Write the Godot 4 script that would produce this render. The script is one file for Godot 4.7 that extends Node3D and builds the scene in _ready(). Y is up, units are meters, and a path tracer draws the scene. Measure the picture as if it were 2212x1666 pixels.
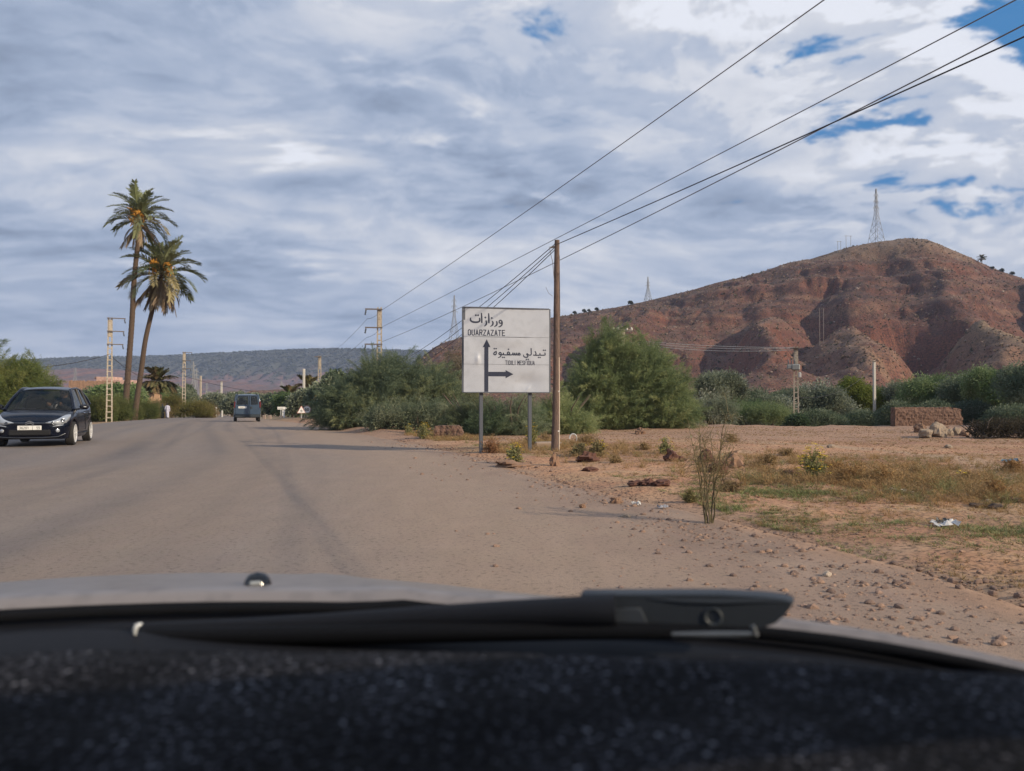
extends Node3D

# ---------------------------------------------------------------- helpers
const FOCAL := 1708.0        # focal length in units of a 2212 x 1666 frame
const EYE := Vector3(0, 1.1, 0)
const PITCH := 0.02166
var rng := RandomNumberGenerator.new()
var taken := {}
var mats := {}

class Mb:
	var v := PackedVector3Array()
	var c := PackedColorArray()
	var uv := PackedVector2Array()
	var ix := PackedInt32Array()
	var col := Color(1, 1, 1)
	var use_c := false
	func p(a: Vector3, t := Vector2.ZERO) -> int:
		v.append(a); c.append(col); uv.append(t)
		return v.size() - 1
	func tri(a: int, b: int, d: int):
		ix.append(a); ix.append(b); ix.append(d)
	func quad(a: int, b: int, d: int, e: int):      # corners in order, clockwise seen from the front
		ix.append(a); ix.append(b); ix.append(d); ix.append(a); ix.append(d); ix.append(e)
	func qv(a: Vector3, b: Vector3, d: Vector3, e: Vector3):
		quad(p(a, Vector2(0, 0)), p(b, Vector2(1, 0)), p(d, Vector2(1, 1)), p(e, Vector2(0, 1)))
	func tv(a: Vector3, b: Vector3, d: Vector3):
		tri(p(a), p(b), p(d))
	func box(t: Transform3D, s: Vector3, top := 1.0):  # centred box, top face scaled
		var h = s * 0.5
		var k = []
		for y in [-1, 1]:
			var f = top if y > 0 else 1.0
			for q in [[-1, -1], [1, -1], [1, 1], [-1, 1]]:
				k.append(t * Vector3(q[0] * h.x * f, y * h.y, q[1] * h.z * f))
		for f in [[0, 1, 5, 4], [1, 2, 6, 5], [2, 3, 7, 6], [3, 0, 4, 7], [4, 5, 6, 7], [3, 2, 1, 0]]:
			qv(k[f[3]], k[f[2]], k[f[1]], k[f[0]])
	func bx(at: Vector3, s: Vector3):
		box(Transform3D(Basis(), at), s)
	func bar(a: Vector3, b: Vector3, w: float, w2 := -1.0):   # square bar between two points
		var d = b - a
		var y = d.normalized()
		var x = y.cross(Vector3.RIGHT if absf(y.x) < 0.8 else Vector3.BACK).normalized()
		box(Transform3D(Basis(x, y, x.cross(y)), (a + b) * 0.5), Vector3(w, d.length(), w2 if w2 > 0 else w))
	func bev(t: Transform3D, s: Vector3, r: float):      # chamfered box
		var h = s * 0.5
		r = minf(r, minf(h.x, minf(h.y, h.z)) * 0.95)
		var dirs = []
		for sx in [-1, 1]:
			for sy in [-1, 1]:
				for sz in [-1, 1]:
					dirs.append(Vector3(sx, sy, sz))
		var pt = func(d: Vector3, ax: int): # corner point lying on face of axis ax
			var q = Vector3(d.x * (h.x - r), d.y * (h.y - r), d.z * (h.z - r))
			q[ax] = d[ax] * h[ax]
			return t * q
		for ax in 3:
			var u = (ax + 1) % 3
			var w = (ax + 2) % 3
			for sgn in [-1, 1]:
				var ps = []
				for q in [[-1, -1], [1, -1], [1, 1], [-1, 1]]:
					var d = Vector3.ZERO
					d[ax] = sgn; d[u] = q[0]; d[w] = q[1]
					ps.append(pt.call(d, ax))
				if sgn > 0: qv(ps[3], ps[2], ps[1], ps[0])
				else: qv(ps[0], ps[1], ps[2], ps[3])
			for q in [[-1, -1], [1, -1], [1, 1], [-1, 1]]:   # edges along ax
				var d0 = Vector3.ZERO
				d0[ax] = -1; d0[u] = q[0]; d0[w] = q[1]
				var d1 = d0
				d1[ax] = 1
				var e = [pt.call(d0, u), pt.call(d1, u), pt.call(d1, w), pt.call(d0, w)]
				if q[0] * q[1] > 0: qv(e[0], e[1], e[2], e[3])
				else: qv(e[3], e[2], e[1], e[0])
		for d in dirs:
			var e = [pt.call(d, 0), pt.call(d, 1), pt.call(d, 2)]
			if d.x * d.y * d.z > 0: tv(e[2], e[1], e[0])
			else: tv(e[0], e[1], e[2])
	func tube(path: Array, rad, sides := 6, cap := true):
		var n = path.size()
		var x := Vector3.ZERO
		var prev := []
		for i in n:
			var d: Vector3 = (path[mini(i + 1, n - 1)] - path[maxi(i - 1, 0)]).normalized()
			if i == 0:
				x = d.cross(Vector3.RIGHT if absf(d.x) < 0.8 else Vector3.BACK).normalized()
			else:
				x = (x - d * x.dot(d)).normalized()
			var y := d.cross(x)
			var r: float = rad[i] if rad is Array or rad is PackedFloat32Array else rad
			var ring := []
			for k in sides:
				var a := TAU * k / sides
				ring.append(p(path[i] + (x * cos(a) + y * sin(a)) * r, Vector2(float(k) / sides, i)))
			if i > 0:
				for k in sides:
					var k2 := (k + 1) % sides
					quad(prev[k], ring[k], ring[k2], prev[k2])
			elif cap:
				var c0 := p(path[0])
				for k in sides: tri(c0, p(v[ring[k]]), p(v[ring[(k + 1) % sides]]))
			if i == n - 1 and cap:
				var c1 := p(path[i])
				for k in sides: tri(c1, p(v[ring[(k + 1) % sides]]), p(v[ring[k]]))
			prev = ring
	func loft(rings: Array, closed := true, cap0 := false, cap1 := false):   # rings of equal length
		var prev := []
		for i in rings.size():
			var cur := []
			for q in rings[i]: cur.append(p(q))
			if i > 0:
				var m = cur.size()
				for k in (m if closed else m - 1):
					var k2 = (k + 1) % m
					quad(prev[k], prev[k2], cur[k2], cur[k])
			prev = cur
		if cap0: fan(rings[0], false)
		if cap1: fan(rings[-1], true)
	func fan(ring: Array, flip: bool):
		var m := Vector3.ZERO
		for q in ring: m += q
		var c0 := p(m / ring.size())
		var ids := []
		for q in ring: ids.append(p(q))
		for k in ids.size():
			if flip: tri(c0, ids[k], ids[(k + 1) % ids.size()])
			else: tri(c0, ids[(k + 1) % ids.size()], ids[k])
	func disc_lathe(t: Transform3D, prof: Array, sides := 20):   # prof: (radius, along y)
		var rings := []
		for q in prof:
			var r := []
			for k in sides:
				var a := TAU * k / sides
				r.append(t * Vector3(cos(a) * q.x, q.y, sin(a) * q.x))
			rings.append(r)
		loft(rings)
	func poly(outline: PackedVector2Array, t: Transform3D, depth: float):   # extruded along +z of t
		var tr := Geometry2D.triangulate_polygon(outline)
		var f := []
		var b := []
		for q in outline:
			f.append(p(t * Vector3(q.x, q.y, depth)))
		for q in outline:
			b.append(p(t * Vector3(q.x, q.y, 0)))
		for i in range(0, tr.size(), 3):
			tri(f[tr[i]], f[tr[i + 1]], f[tr[i + 2]])
			tri(b[tr[i]], b[tr[i + 2]], b[tr[i + 1]])
		var n := outline.size()
		if depth != 0.0:
			for i in n:
				var a := outline[i]
				var e := outline[(i + 1) % n]
				qv(t * Vector3(a.x, a.y, 0), t * Vector3(e.x, e.y, 0), t * Vector3(e.x, e.y, depth), t * Vector3(a.x, a.y, depth))
	func mesh(m: Material, smooth := true) -> ArrayMesh:
		var a := []
		a.resize(Mesh.ARRAY_MAX)
		a[Mesh.ARRAY_VERTEX] = v
		if smooth:
			var n := PackedVector3Array()
			n.resize(v.size())
			for i in range(0, ix.size(), 3):
				var q := v[ix[i]]
				var w := (v[ix[i + 2]] - q).cross(v[ix[i + 1]] - q)
				n[ix[i]] += w; n[ix[i + 1]] += w; n[ix[i + 2]] += w
			for i in n.size():
				n[i] = n[i].normalized() if n[i].length_squared() > 0.0 else Vector3.UP
			a[Mesh.ARRAY_NORMAL] = n
		if use_c: a[Mesh.ARRAY_COLOR] = c
		a[Mesh.ARRAY_TEX_UV] = uv
		a[Mesh.ARRAY_INDEX] = ix
		var am := ArrayMesh.new()
		am.add_surface_from_arrays(Mesh.PRIMITIVE_TRIANGLES, a)
		am.surface_set_material(0, m)
		return am

func px(u: float, w: float, d: float) -> Vector3:    # the place d metres ahead that is seen at (u, w)
	var r := Vector3((u - 1106.0) / FOCAL, -(w - 833.0) / FOCAL, -1.0).rotated(Vector3.RIGHT, PITCH)
	return EYE + r * (d / -r.z)

func lin(r: float, g: float, b: float) -> Color:
	return Color(r, g, b).linear_to_srgb()

func mat(r: float, g: float, b: float, rough := 0.8, metal := 0.0) -> StandardMaterial3D:
	var m := StandardMaterial3D.new()
	m.albedo_color = lin(r, g, b)
	m.roughness = rough
	m.metallic = metal
	return m

func noise_tex(seed_: int, freq: float, size := 512, ramp: Array = [], oct := 4, normal := false, gain := 0.5) -> NoiseTexture2D:
	var n := FastNoiseLite.new()
	n.seed = seed_
	n.frequency = freq
	n.fractal_octaves = oct
	n.fractal_gain = gain
	var t := NoiseTexture2D.new()
	t.width = size; t.height = size
	t.seamless = true
	t.noise = n
	t.as_normal_map = normal
	if ramp.size():
		var g := Gradient.new()
		g.offsets = PackedFloat32Array(ramp.map(func(q): return q[0]))
		g.colors = PackedColorArray(ramp.map(func(q): return Color(q[1], q[1], q[1]) if not q[1] is Color else q[1]))
		t.color_ramp = g
	return t

func tri_uv(m: StandardMaterial3D, s: float, world := true):
	m.uv1_triplanar = true
	m.uv1_world_triplanar = world
	m.uv1_scale = Vector3(s, s, s)

func numbered(called: String) -> String:
	taken[called] = taken.get(called, 0) + 1
	return called if taken[called] == 1 else "%s_%03d" % [called, taken[called] - 1]

func tag(o: Node3D, label: String, category: String, group := "", kind := ""):
	if label: o.set_meta("label", label)
	if category: o.set_meta("category", category)
	if group: o.set_meta("group", group)
	if kind: o.set_meta("kind", kind)

func thing(called: String, label: String, category: String, at := Vector3.ZERO, turn := 0.0, group := "") -> Node3D:
	var o := Node3D.new()
	o.name = numbered(called)
	add_child(o)
	o.position = at
	o.rotation.y = turn
	tag(o, label, category, group)
	return o

func obj(called: String, mesh: Mesh, parent: Node3D = null, at := Vector3.ZERO) -> MeshInstance3D:
	var o := MeshInstance3D.new()
	o.name = called if parent else numbered(called)
	o.mesh = mesh
	o.position = at
	(parent if parent else self).add_child(o, true)
	return o

func part(called: String, b: Mb, m: Material, parent: Node3D, smooth := true) -> MeshInstance3D:
	return obj(called, b.mesh(m, smooth), parent)

func many(called: String, mesh: Mesh, places: Array, colors: Array, parent: Node3D = null, stuff := true) -> MultiMeshInstance3D:
	var mm := MultiMesh.new()
	mm.transform_format = MultiMesh.TRANSFORM_3D
	mm.use_colors = colors.size() > 0
	mm.mesh = mesh
	mm.instance_count = places.size()
	for i in places.size():
		mm.set_instance_transform(i, places[i])
		if colors.size(): mm.set_instance_color(i, colors[i])
	var o := MultiMeshInstance3D.new()
	o.name = called if parent else numbered(called)
	o.multimesh = mm
	(parent if parent else self).add_child(o, true)
	if stuff: o.set_meta("kind", "stuff")
	return o

func rnd(a: float, b: float) -> float:
	return rng.randf_range(a, b)

func rvec() -> Vector3:
	return Vector3(rng.randfn(), rng.randfn(), rng.randfn()).normalized()

func aim(dir: Vector3, roll := 0.0) -> Basis:       # a basis whose y points along dir
	var y := dir.normalized()
	var x := y.cross(Vector3.RIGHT if absf(y.x) < 0.9 else Vector3.BACK).normalized()
	return Basis(x, y, x.cross(y)) * Basis(Vector3.UP, roll)

func table(t: Array, x: float) -> float:            # piecewise linear look-up of [x, y] pairs
	if x <= t[0][0]: return t[0][1]
	for i in range(1, t.size()):
		if x <= t[i][0]:
			return lerpf(t[i - 1][1], t[i][1], (x - t[i - 1][0]) / (t[i][0] - t[i - 1][0]))
	return t[-1][1]

func soft(t: Array, x: float, w: float) -> float:   # the same with rounded corners
	return 0.25 * table(t, x - w) + 0.5 * table(t, x) + 0.25 * table(t, x + w)

# ---------------------------------------------------------------- terrain
const RIGHT_EDGE := [[-60.0, 22.0], [0.0, 2.2], [4.5, 1.25], [7.2, 0.80], [9.9, 0.28], [12.0, -0.15], [15.7, -1.0], [34.0, -8.1], [50.0, -13.8], [80.0, -24.2], [120.0, -38.5], [160.0, -54.0], [230.0, -82.0]]
const ROAD_WIDE := 11.5
var n1 := FastNoiseLite.new()
var n2 := FastNoiseLite.new()
var n3 := FastNoiseLite.new()

func right_edge(d: float) -> float:
	return soft(RIGHT_EDGE, d, 1.5)

func profile(d: float) -> float:
	if d < 25.0: return 0.0
	if d < 60.0: return -0.0002 * (d - 25.0) ** 2
	return -0.245 - 0.014 * (d - 60.0)

func sst(a: float, b: float, x: float) -> float:
	return smoothstep(a, b, x)

func shoulder(d: float) -> float:       # how far the gravel reaches beyond the asphalt
	return 0.45 + 1.10 * sst(13.0, 4.5, d) + 0.12 * n1.get_noise_2d(d * 3.0, 77.0) - 0.35 * sst(26.0, 34.0, d)

func ground_y(x: float, d: float) -> float:
	var base := profile(minf(d, 230.0))
	var t := x - right_edge(minf(d, 230.0))
	var y := base
	if t > 0.0:
		# gravel shoulder, then lumpy earth that ends in a lip and drops to the orchards
		var wide := shoulder(d)
		y -= 0.07 * sst(0.0, 0.3, wide - t)
		var e := sst(wide - 0.15, wide + 0.8, t)
		y += e * (0.06 + 0.035 * n1.get_noise_2d(x * 7.0, d * 7.0) + 0.05 * n1.get_noise_2d(x * 2.2, d * 2.2 + 90.0))
		y += 0.006 * n2.get_noise_2d(x * 30.0, d * 30.0) * e
		y += 0.10 * sst(24.0, 31.0, d) * e * (0.7 + n1.get_noise_2d(x * 3.0, 7.0))
		y -= 1.9 * sst(33.0 + 1.5 * n1.get_noise_2d(x * 2.0, 40.0), 52.0, d) * sst(3.0, 9.0, t)
		y += 0.45 * sst(33.0, 60.0, d) * sst(3.0, 9.0, t) * (1.0 - sst(60.0, 120.0, d))
		y -= 0.006 * maxf(0.0, minf(d, 260.0) - 60.0) * sst(3.0, 9.0, t) * 0.0
	elif t < -ROAD_WIDE:
		var q := -ROAD_WIDE - t
		y -= 0.2 * sst(0.0, 2.5, q)
		y += 0.07 * n1.get_noise_2d(x * 2.0, d * 2.0) * sst(0.3, 2.0, q)
	else:
		y -= 0.07 * sst(0.0, 0.5, minf(-t, t + ROAD_WIDE))
	if d > 230.0:
		y = lerpf(y, -3.0, sst(230.0, 400.0, d))
	return y

func on_ground(x: float, d: float, up := 0.0) -> Vector3:
	var t := x - right_edge(minf(d, 230.0))
	if t <= (shoulder(d) - 0.05 if d < 230.0 else 0.0) and t >= -ROAD_WIDE: return Vector3(x, profile(d) + up, -d)
	return Vector3(x, ground_y(x, d) + up, -d)

func at_u(u: float, d: float, up := 0.0) -> Vector3:   # on the ground, in the column u of the view, d ahead
	return on_ground((u - 1106.0) / FOCAL * d, d, up)

# ---------------------------------------------------------------- sky
func make_sky() -> Image:
	var w := 4096
	var h := 2048
	var a := FastNoiseLite.new(); a.seed = 11; a.frequency = 1.0; a.fractal_octaves = 7; a.fractal_gain = 0.55
	var b := FastNoiseLite.new(); b.seed = 34; b.frequency = 1.0; b.fractal_octaves = 3; b.fractal_gain = 0.4
	var e := FastNoiseLite.new(); e.seed = 5; e.frequency = 1.0; e.fractal_octaves = 7; e.fractal_gain = 0.58
	var f := PackedFloat32Array()
	f.resize(w * h * 3)
	var sun := Vector3(0.80, 0.42, 0.43).normalized()
	var azs := []
	for i in w:
		var az := TAU * (i + 0.5) / w
		azs.append(Vector2(sin(az), -cos(az)))
	var half := h / 2
	var k := 0
	for j in h:
		if j >= half + 4:
			for i in w:
				f[k] = 0.24; f[k + 1] = 0.2; f[k + 2] = 0.17
				k += 3
			continue
		var el := maxf(PI * 0.5 - PI * (j + 0.5) / h, 0.002)
		var ce := cos(el)
		var se := sin(el)
		var inv := 1.0 / (se + 0.17)
		var low := smoothstep(0.26, 0.0, se)
		for i in w:
			var dx: float = azs[i].x * ce
			var dz: float = azs[i].y * ce
			var qx := dx * inv
			var qz := dz * inv
			# how broken the deck is: clearer overhead to the right of the road
			var side := dx * 0.55 + se * 1.18 - dz * 0.05
			var broken := smoothstep(0.425, 0.82, side + 0.12 * b.get_noise_2d(qx * 0.5 + 9.0, qz * 0.5 + 3.0))
			var wx := qx + 0.16 * b.get_noise_2d(qx * 0.9, qz * 0.9)
			var wz := qz + 0.16 * b.get_noise_2d(qx * 0.9 + 40.0, qz * 0.9)
			# long soft streaks of the stratus, drawn out across the view
			var st := b.get_noise_2d(wx * 0.42 - wz * 0.36 + 5.2, wz * 0.95 + wx * 0.42)
			var s2 := a.get_noise_2d(wx * 0.9 - wz * 0.4 + 7.0, wz * 2.0 + wx * 0.7)
			# puffs
			var pf := e.get_noise_2d(wx * 2.0, wz * 2.7 + 11.0)
			var pd := e.get_noise_2d((wx + 0.05) * 2.0, (wz + 0.04) * 2.7 + 11.0)
			var fine := e.get_noise_2d(wx * 3.6 + 60.0, wz * 4.4)
			var dens := 1.45 + 0.25 * st + 0.50 * fine + (1.5 + 1.6 * broken) * pf - 1.22 * broken
			var cover := smoothstep(-0.05, 0.50, dens)
			var lum := 0.525 + 0.20 * st + 0.10 * s2 + 0.08 * pf + 0.11 * fine
			lum += 0.14 * broken + clampf((pf - pd) * 1.6, -0.16, 0.20) * (0.12 + 0.88 * broken)
			var crest := a.get_noise_2d(wx * 0.6 + 31.0, wz * 0.9)
			lum += 0.18 * smoothstep(0.08, 0.50, pf) * smoothstep(0.05, 0.40, crest)
			lum += 0.06 * smoothstep(0.3, 0.8, se)
			var c := dx * sun.x + se * sun.y + dz * sun.z
			lum += 0.16 * smoothstep(0.4, 1.0, c)
			lum = lerpf(lum, 0.50 + 0.16 * s2 + 0.10 * st, low * 0.7)
			lum = clampf(lum * 0.97 - 0.04 * smoothstep(0.35, -0.55, dx), 0.27, 0.78)
			var warm := smoothstep(0.32, 0.70, lum)
			var cr := lum * lerpf(0.795, 0.965, warm)
			var cg := lum * lerpf(0.985, 1.0, warm)
			var cb := lum * lerpf(1.36, 1.10, warm)
			var br := lerpf(0.060, 0.24, low)
			var bg := lerpf(0.215, 0.42, low)
			var bb := lerpf(0.47, 0.64, low)
			f[k] = lerpf(br, cr, cover)
			f[k + 1] = lerpf(bg, cg, cover)
			f[k + 2] = lerpf(bb, cb, cover)
			k += 3
	return Image.create_from_data(w, h, false, Image.FORMAT_RGBF, f.to_byte_array())

# ---------------------------------------------------------------- ground and road
func lines_around(a: float, b: float, step: float, far: float, grow := 1.22) -> PackedFloat32Array:
	var out := []
	var x := a
	while x <= b:
		out.append(x); x += step
	var s := step
	x = out[-1]
	while x < far:
		s *= grow; x += s; out.append(x)
	s = step
	x = a
	while x > -far:
		s *= grow; x -= s; out.push_front(x)
	return PackedFloat32Array(out)

func earth_color(x: float, d: float) -> Color:
	var t := x - right_edge(minf(d, 230.0))
	var a := n1.get_noise_2d(x * 1.3, d * 2.6)
	var b := n2.get_noise_2d(x * 6.0, d * 9.0)
	var c := Color(0.47, 0.255, 0.140)                     # orange earth
	c = c.lerp(Color(0.32, 0.155, 0.086), clampf(0.5 + 2.0 * a, 0, 1) * 0.75)   # redder patches
	c = c.lerp(Color(0.46, 0.31, 0.18), clampf(0.2 + 1.9 * b, 0, 1) * 0.55)    # straw and dust
	if t > -4.0:
		var wide := shoulder(d)
		var g := sst(wide + 0.35, wide - 0.1, t + 0.4 * n1.get_noise_2d(x * 4.0, d * 4.0))
		c = c.lerp(Color(0.34, 0.225, 0.150), g * 0.7)      # grey brown gravel shoulder
		var gr := n1.get_noise_2d(x * 0.9 + 50.0, d * 1.9)
		c = c.lerp(Color(0.24, 0.20, 0.085), clampf(gr * 2.4 - 0.25, 0, 1) * 0.4 * (1.0 - g) * sst(3.0, 7.0, d) * sst(26.0, 16.0, d))
		# a trodden path that winds through the field
		var pathx := 5.6 + 1.9 * sin((d - 9.0) * 0.28) + 0.12 * (d - 9.0)
		c = c.lerp(Color(0.44, 0.30, 0.19), sst(0.45, 0.12, absf(x - pathx) + 0.15 * b) * sst(6.0, 9.0, d) * sst(26.0, 18.0, d) * 0.8)
		c = c.lerp(Color(0.36, 0.225, 0.150), sst(19.0, 24.0, d) * sst(40.0, 36.0, d) * 0.75)    # driven-on strip
	else:
		c = c.lerp(Color(0.30, 0.22, 0.12), 0.6)
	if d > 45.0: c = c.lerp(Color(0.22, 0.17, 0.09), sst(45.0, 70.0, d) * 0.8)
	return c

func make_ground():
	var m := mat(1, 1, 1, 0.95)
	m.vertex_color_use_as_albedo = true
	m.albedo_texture = noise_tex(3, 0.02, 1024, [[0.0, 0.40], [0.36, 0.72], [0.47, 0.97], [0.62, 1.03], [0.75, 1.18], [1.0, 1.25]], 7, false, 0.68)
	m.detail_enabled = true
	m.detail_blend_mode = BaseMaterial3D.BLEND_MODE_MUL
	m.detail_albedo = noise_tex(5, 0.03, 1024, [[0.0, 0.40], [0.26, 0.66], [0.35, 0.96], [0.6, 1.0], [1.0, 1.1]], 6, false, 0.62)
	m.heightmap_enabled = true
	m.heightmap_texture = noise_tex(4, 0.02, 1024, [], 7, false, 0.6)
	m.heightmap_scale = 0.45
	tri_uv(m, 0.55)
	var xs := lines_around(-9.5, 20.0, 0.13, 5200.0)
	var ds := lines_around(3.0, 36.0, 0.13, 5200.0)
	var b := Mb.new()
	b.use_c = true
	for j in ds.size():
		for i in xs.size():
			var x := xs[i]
			var d := ds[j]
			b.v.append(Vector3(x, ground_y(x, d), -d))
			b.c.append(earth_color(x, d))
			b.uv.append(Vector2(x, d) * 0.31)
	var w := xs.size()
	for j in ds.size() - 1:
		for i in w - 1:
			var k := j * w + i
			b.quad(k, k + w, k + w + 1, k + 1)
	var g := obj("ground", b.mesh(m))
	g.set_meta("kind", "structure")
	tag(g, "orange brown bare earth with straw and stones beside the road", "ground")

func make_road():
	var m := mat(1, 1, 1, 0.9)
	m.vertex_color_use_as_albedo = true
	m.albedo_texture = noise_tex(8, 0.10, 1024, [[0.0, 0.66], [0.36, 0.90], [0.5, 1.0], [0.66, 1.06], [1.0, 1.3]], 5, false, 0.7)
	m.detail_enabled = true
	m.detail_blend_mode = BaseMaterial3D.BLEND_MODE_MUL
	m.detail_albedo = noise_tex(10, 0.018, 1024, [[0.0, 0.55], [0.22, 0.82], [0.32, 0.97], [0.55, 1.0], [1.0, 1.08]], 7, false, 0.62)
	m.heightmap_enabled = true
	m.heightmap_texture = noise_tex(9, 0.2, 512, [], 3)
	m.heightmap_scale = 0.25
	tri_uv(m, 0.9)
	var b := Mb.new()
	b.use_c = true
	var d := -14.0
	var rows := 0
	var lane := 116
	var cols := lane + 18
	while d < 230.0:
		var r := right_edge(d)
		var sh := shoulder(d)
		for i in cols:
			var out := clampf(float(i - lane + 1) / (cols - lane), 0.0, 1.0)     # across the gravel shoulder
			var t := ROAD_WIDE * minf(float(i) / (lane - 1), 1.0) + out * sh
			var f := t / ROAD_WIDE
			var x := r - ROAD_WIDE + t + 0.10 * n1.get_noise_2d(d * 5.0, 3.0) * out
			var edge := minf(f, (1.0 - out) * 0.2)
			b.v.append(Vector3(x, profile(d) + 0.004 - 0.05 * sst(0.012, 0.0, edge), -d))
			# dusty brown grey asphalt, streaked along its length
			var s := n1.get_noise_2d(t * 9.0, d * 0.12)
			var s2 := n2.get_noise_2d(t * 2.2, d * 0.05 + 30.0)
			var q := n1.get_noise_2d(x * 1.2 + 200.0, d * 1.2)
			var c := Color(0.215, 0.180, 0.160)
			c = c.lerp(Color(0.175, 0.145, 0.134), clampf(0.5 + s * 1.3, 0, 1) * 0.6)
			c = c.lerp(Color(0.24, 0.180, 0.135), clampf(0.45 + s2 * 1.5 + q * 0.6, 0, 1) * 0.55)
			# tyre tracks
			for tr in [[4.7, 0.36, 0.70], [5.3, 0.14, 0.35], [6.5, 0.26, 0.48], [7.6, 0.20, 0.45], [2.3, 0.35, 0.42], [3.3, 0.22, 0.32], [8.8, 0.16, 0.30]]:
				var off: float = t - tr[0] - 0.25 * sin(d * 0.09 + tr[0])
				c = c.lerp(Color(0.115, 0.10, 0.098), exp(-off * off / (tr[1] * tr[1])) * tr[2] * (0.7 + 0.9 * n1.get_noise_2d(d * 0.8, tr[0] * 20.0)))
			# sand drifting in from the right-hand edge
			c = c.lerp(Color(0.31, 0.225, 0.165), sst(0.58, 0.95, f + 0.08 * s2 + 0.05 * q) * 0.95)
			c = c.lerp(Color(0.17, 0.148, 0.138), sst(0.34, 0.10, f) * 0.7)
			# the crumbling margin takes the colour of the shoulder
			c = c.lerp(Color(0.30, 0.212, 0.155).lerp(Color(0.25, 0.172, 0.128), clampf(0.4 + 1.4 * n2.get_noise_2d(x * 7.0, d * 5.0), 0, 1)), sst(0.93, 1.04, f + 0.035 * n1.get_noise_2d(x * 4.0, d * 3.0)))
			c = c.lerp(Color(0.36, 0.215, 0.130), sst(0.65, 1.0, out + 0.3 * n1.get_noise_2d(x * 6.0, d * 6.0)) * 0.8)
			c *= 1.0 + (0.10 + 0.22 * out) * n2.get_noise_2d(x * 22.0, d * 12.0)
			b.c.append(c)
			b.uv.append(Vector2(t, d * 0.8) * 0.22)
		rows += 1
		d += 0.22 if d < 30.0 else 0.5 if d < 60 else 2.0
	for j in rows - 1:
		for i in cols - 1:
			var k := j * cols + i
			b.quad(k, k + cols, k + cols + 1, k + 1)
	var o := obj("road", b.mesh(m))
	tag(o, "dusty unmarked asphalt road with dark tyre tracks", "road", "", "structure")

# ---------------------------------------------------------------- hills
# crest line: [x / distance, height / distance] as seen from the road, and the range of the crest
const CREST := [[-0.32, -0.03], [-0.20, -0.01], [-0.16, 0.012], [-0.135, 0.036], [-0.118, 0.056], [-0.097, 0.074], [-0.062, 0.085], [0.0, 0.099], [0.055, 0.109], [0.096, 0.117], [0.131, 0.123], [0.172, 0.131], [0.213, 0.141], [0.266, 0.156], [0.313, 0.165], [0.348, 0.177], [0.383, 0.186], [0.424, 0.198], [0.459, 0.206], [0.5, 0.2105], [0.529, 0.2095], [0.559, 0.196], [0.588, 0.184], [0.617, 0.170], [0.648, 0.160], [0.72, 0.132], [0.85, 0.09], [1.0, 0.05]]
# spurs: foot end and upper end (x, distance, height), width
const SPURS := [[128.0, 256.0, 1.0, 164.0, 372.0, 37.0, 37.0], [112.0, 330.0, 8.0, 150.0, 376.0, 34.0, 26.0], [88.0, 278.0, 1.0, 158.0, 500.0, 76.0, 34.0], [166.0, 250.0, 1.0, 206.0, 350.0, 40.0, 34.0], [225.0, 320.0, 24.0, 290.0, 365.0, 44.0, 44.0], [222.0, 395.0, 40.0, 285.0, 520.0, 98.0, 34.0], [172.0, 400.0, 40.0, 205.0, 500.0, 82.0, 30.0], [26.0, 320.0, 3.0, 78.0, 470.0, 58.0, 34.0], [-20.0, 380.0, 8.0, 10.0, 480.0, 46.0, 32.0], [300.0, 420.0, 45.0, 330.0, 500.0, 80.0, 36.0]]
# gullies: upper end, lower end (x, distance), depth, width
const GULLIES := [[242.0, 500.0, 205.0, 400.0, 9.0, 15.0], [205.0, 400.0, 146.0, 262.0, 16.0, 15.0], [150.0, 440.0, 190.0, 395.0, 10.0, 14.0], [150.0, 480.0, 66.0, 285.0, 9.0, 13.0], [186.0, 470.0, 120.0, 330.0, 7.0, 10.0], [300.0, 470.0, 250.0, 390.0, 7.0, 12.0], [60.0, 470.0, 12.0, 330.0, 6.0, 12.0]]

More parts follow.
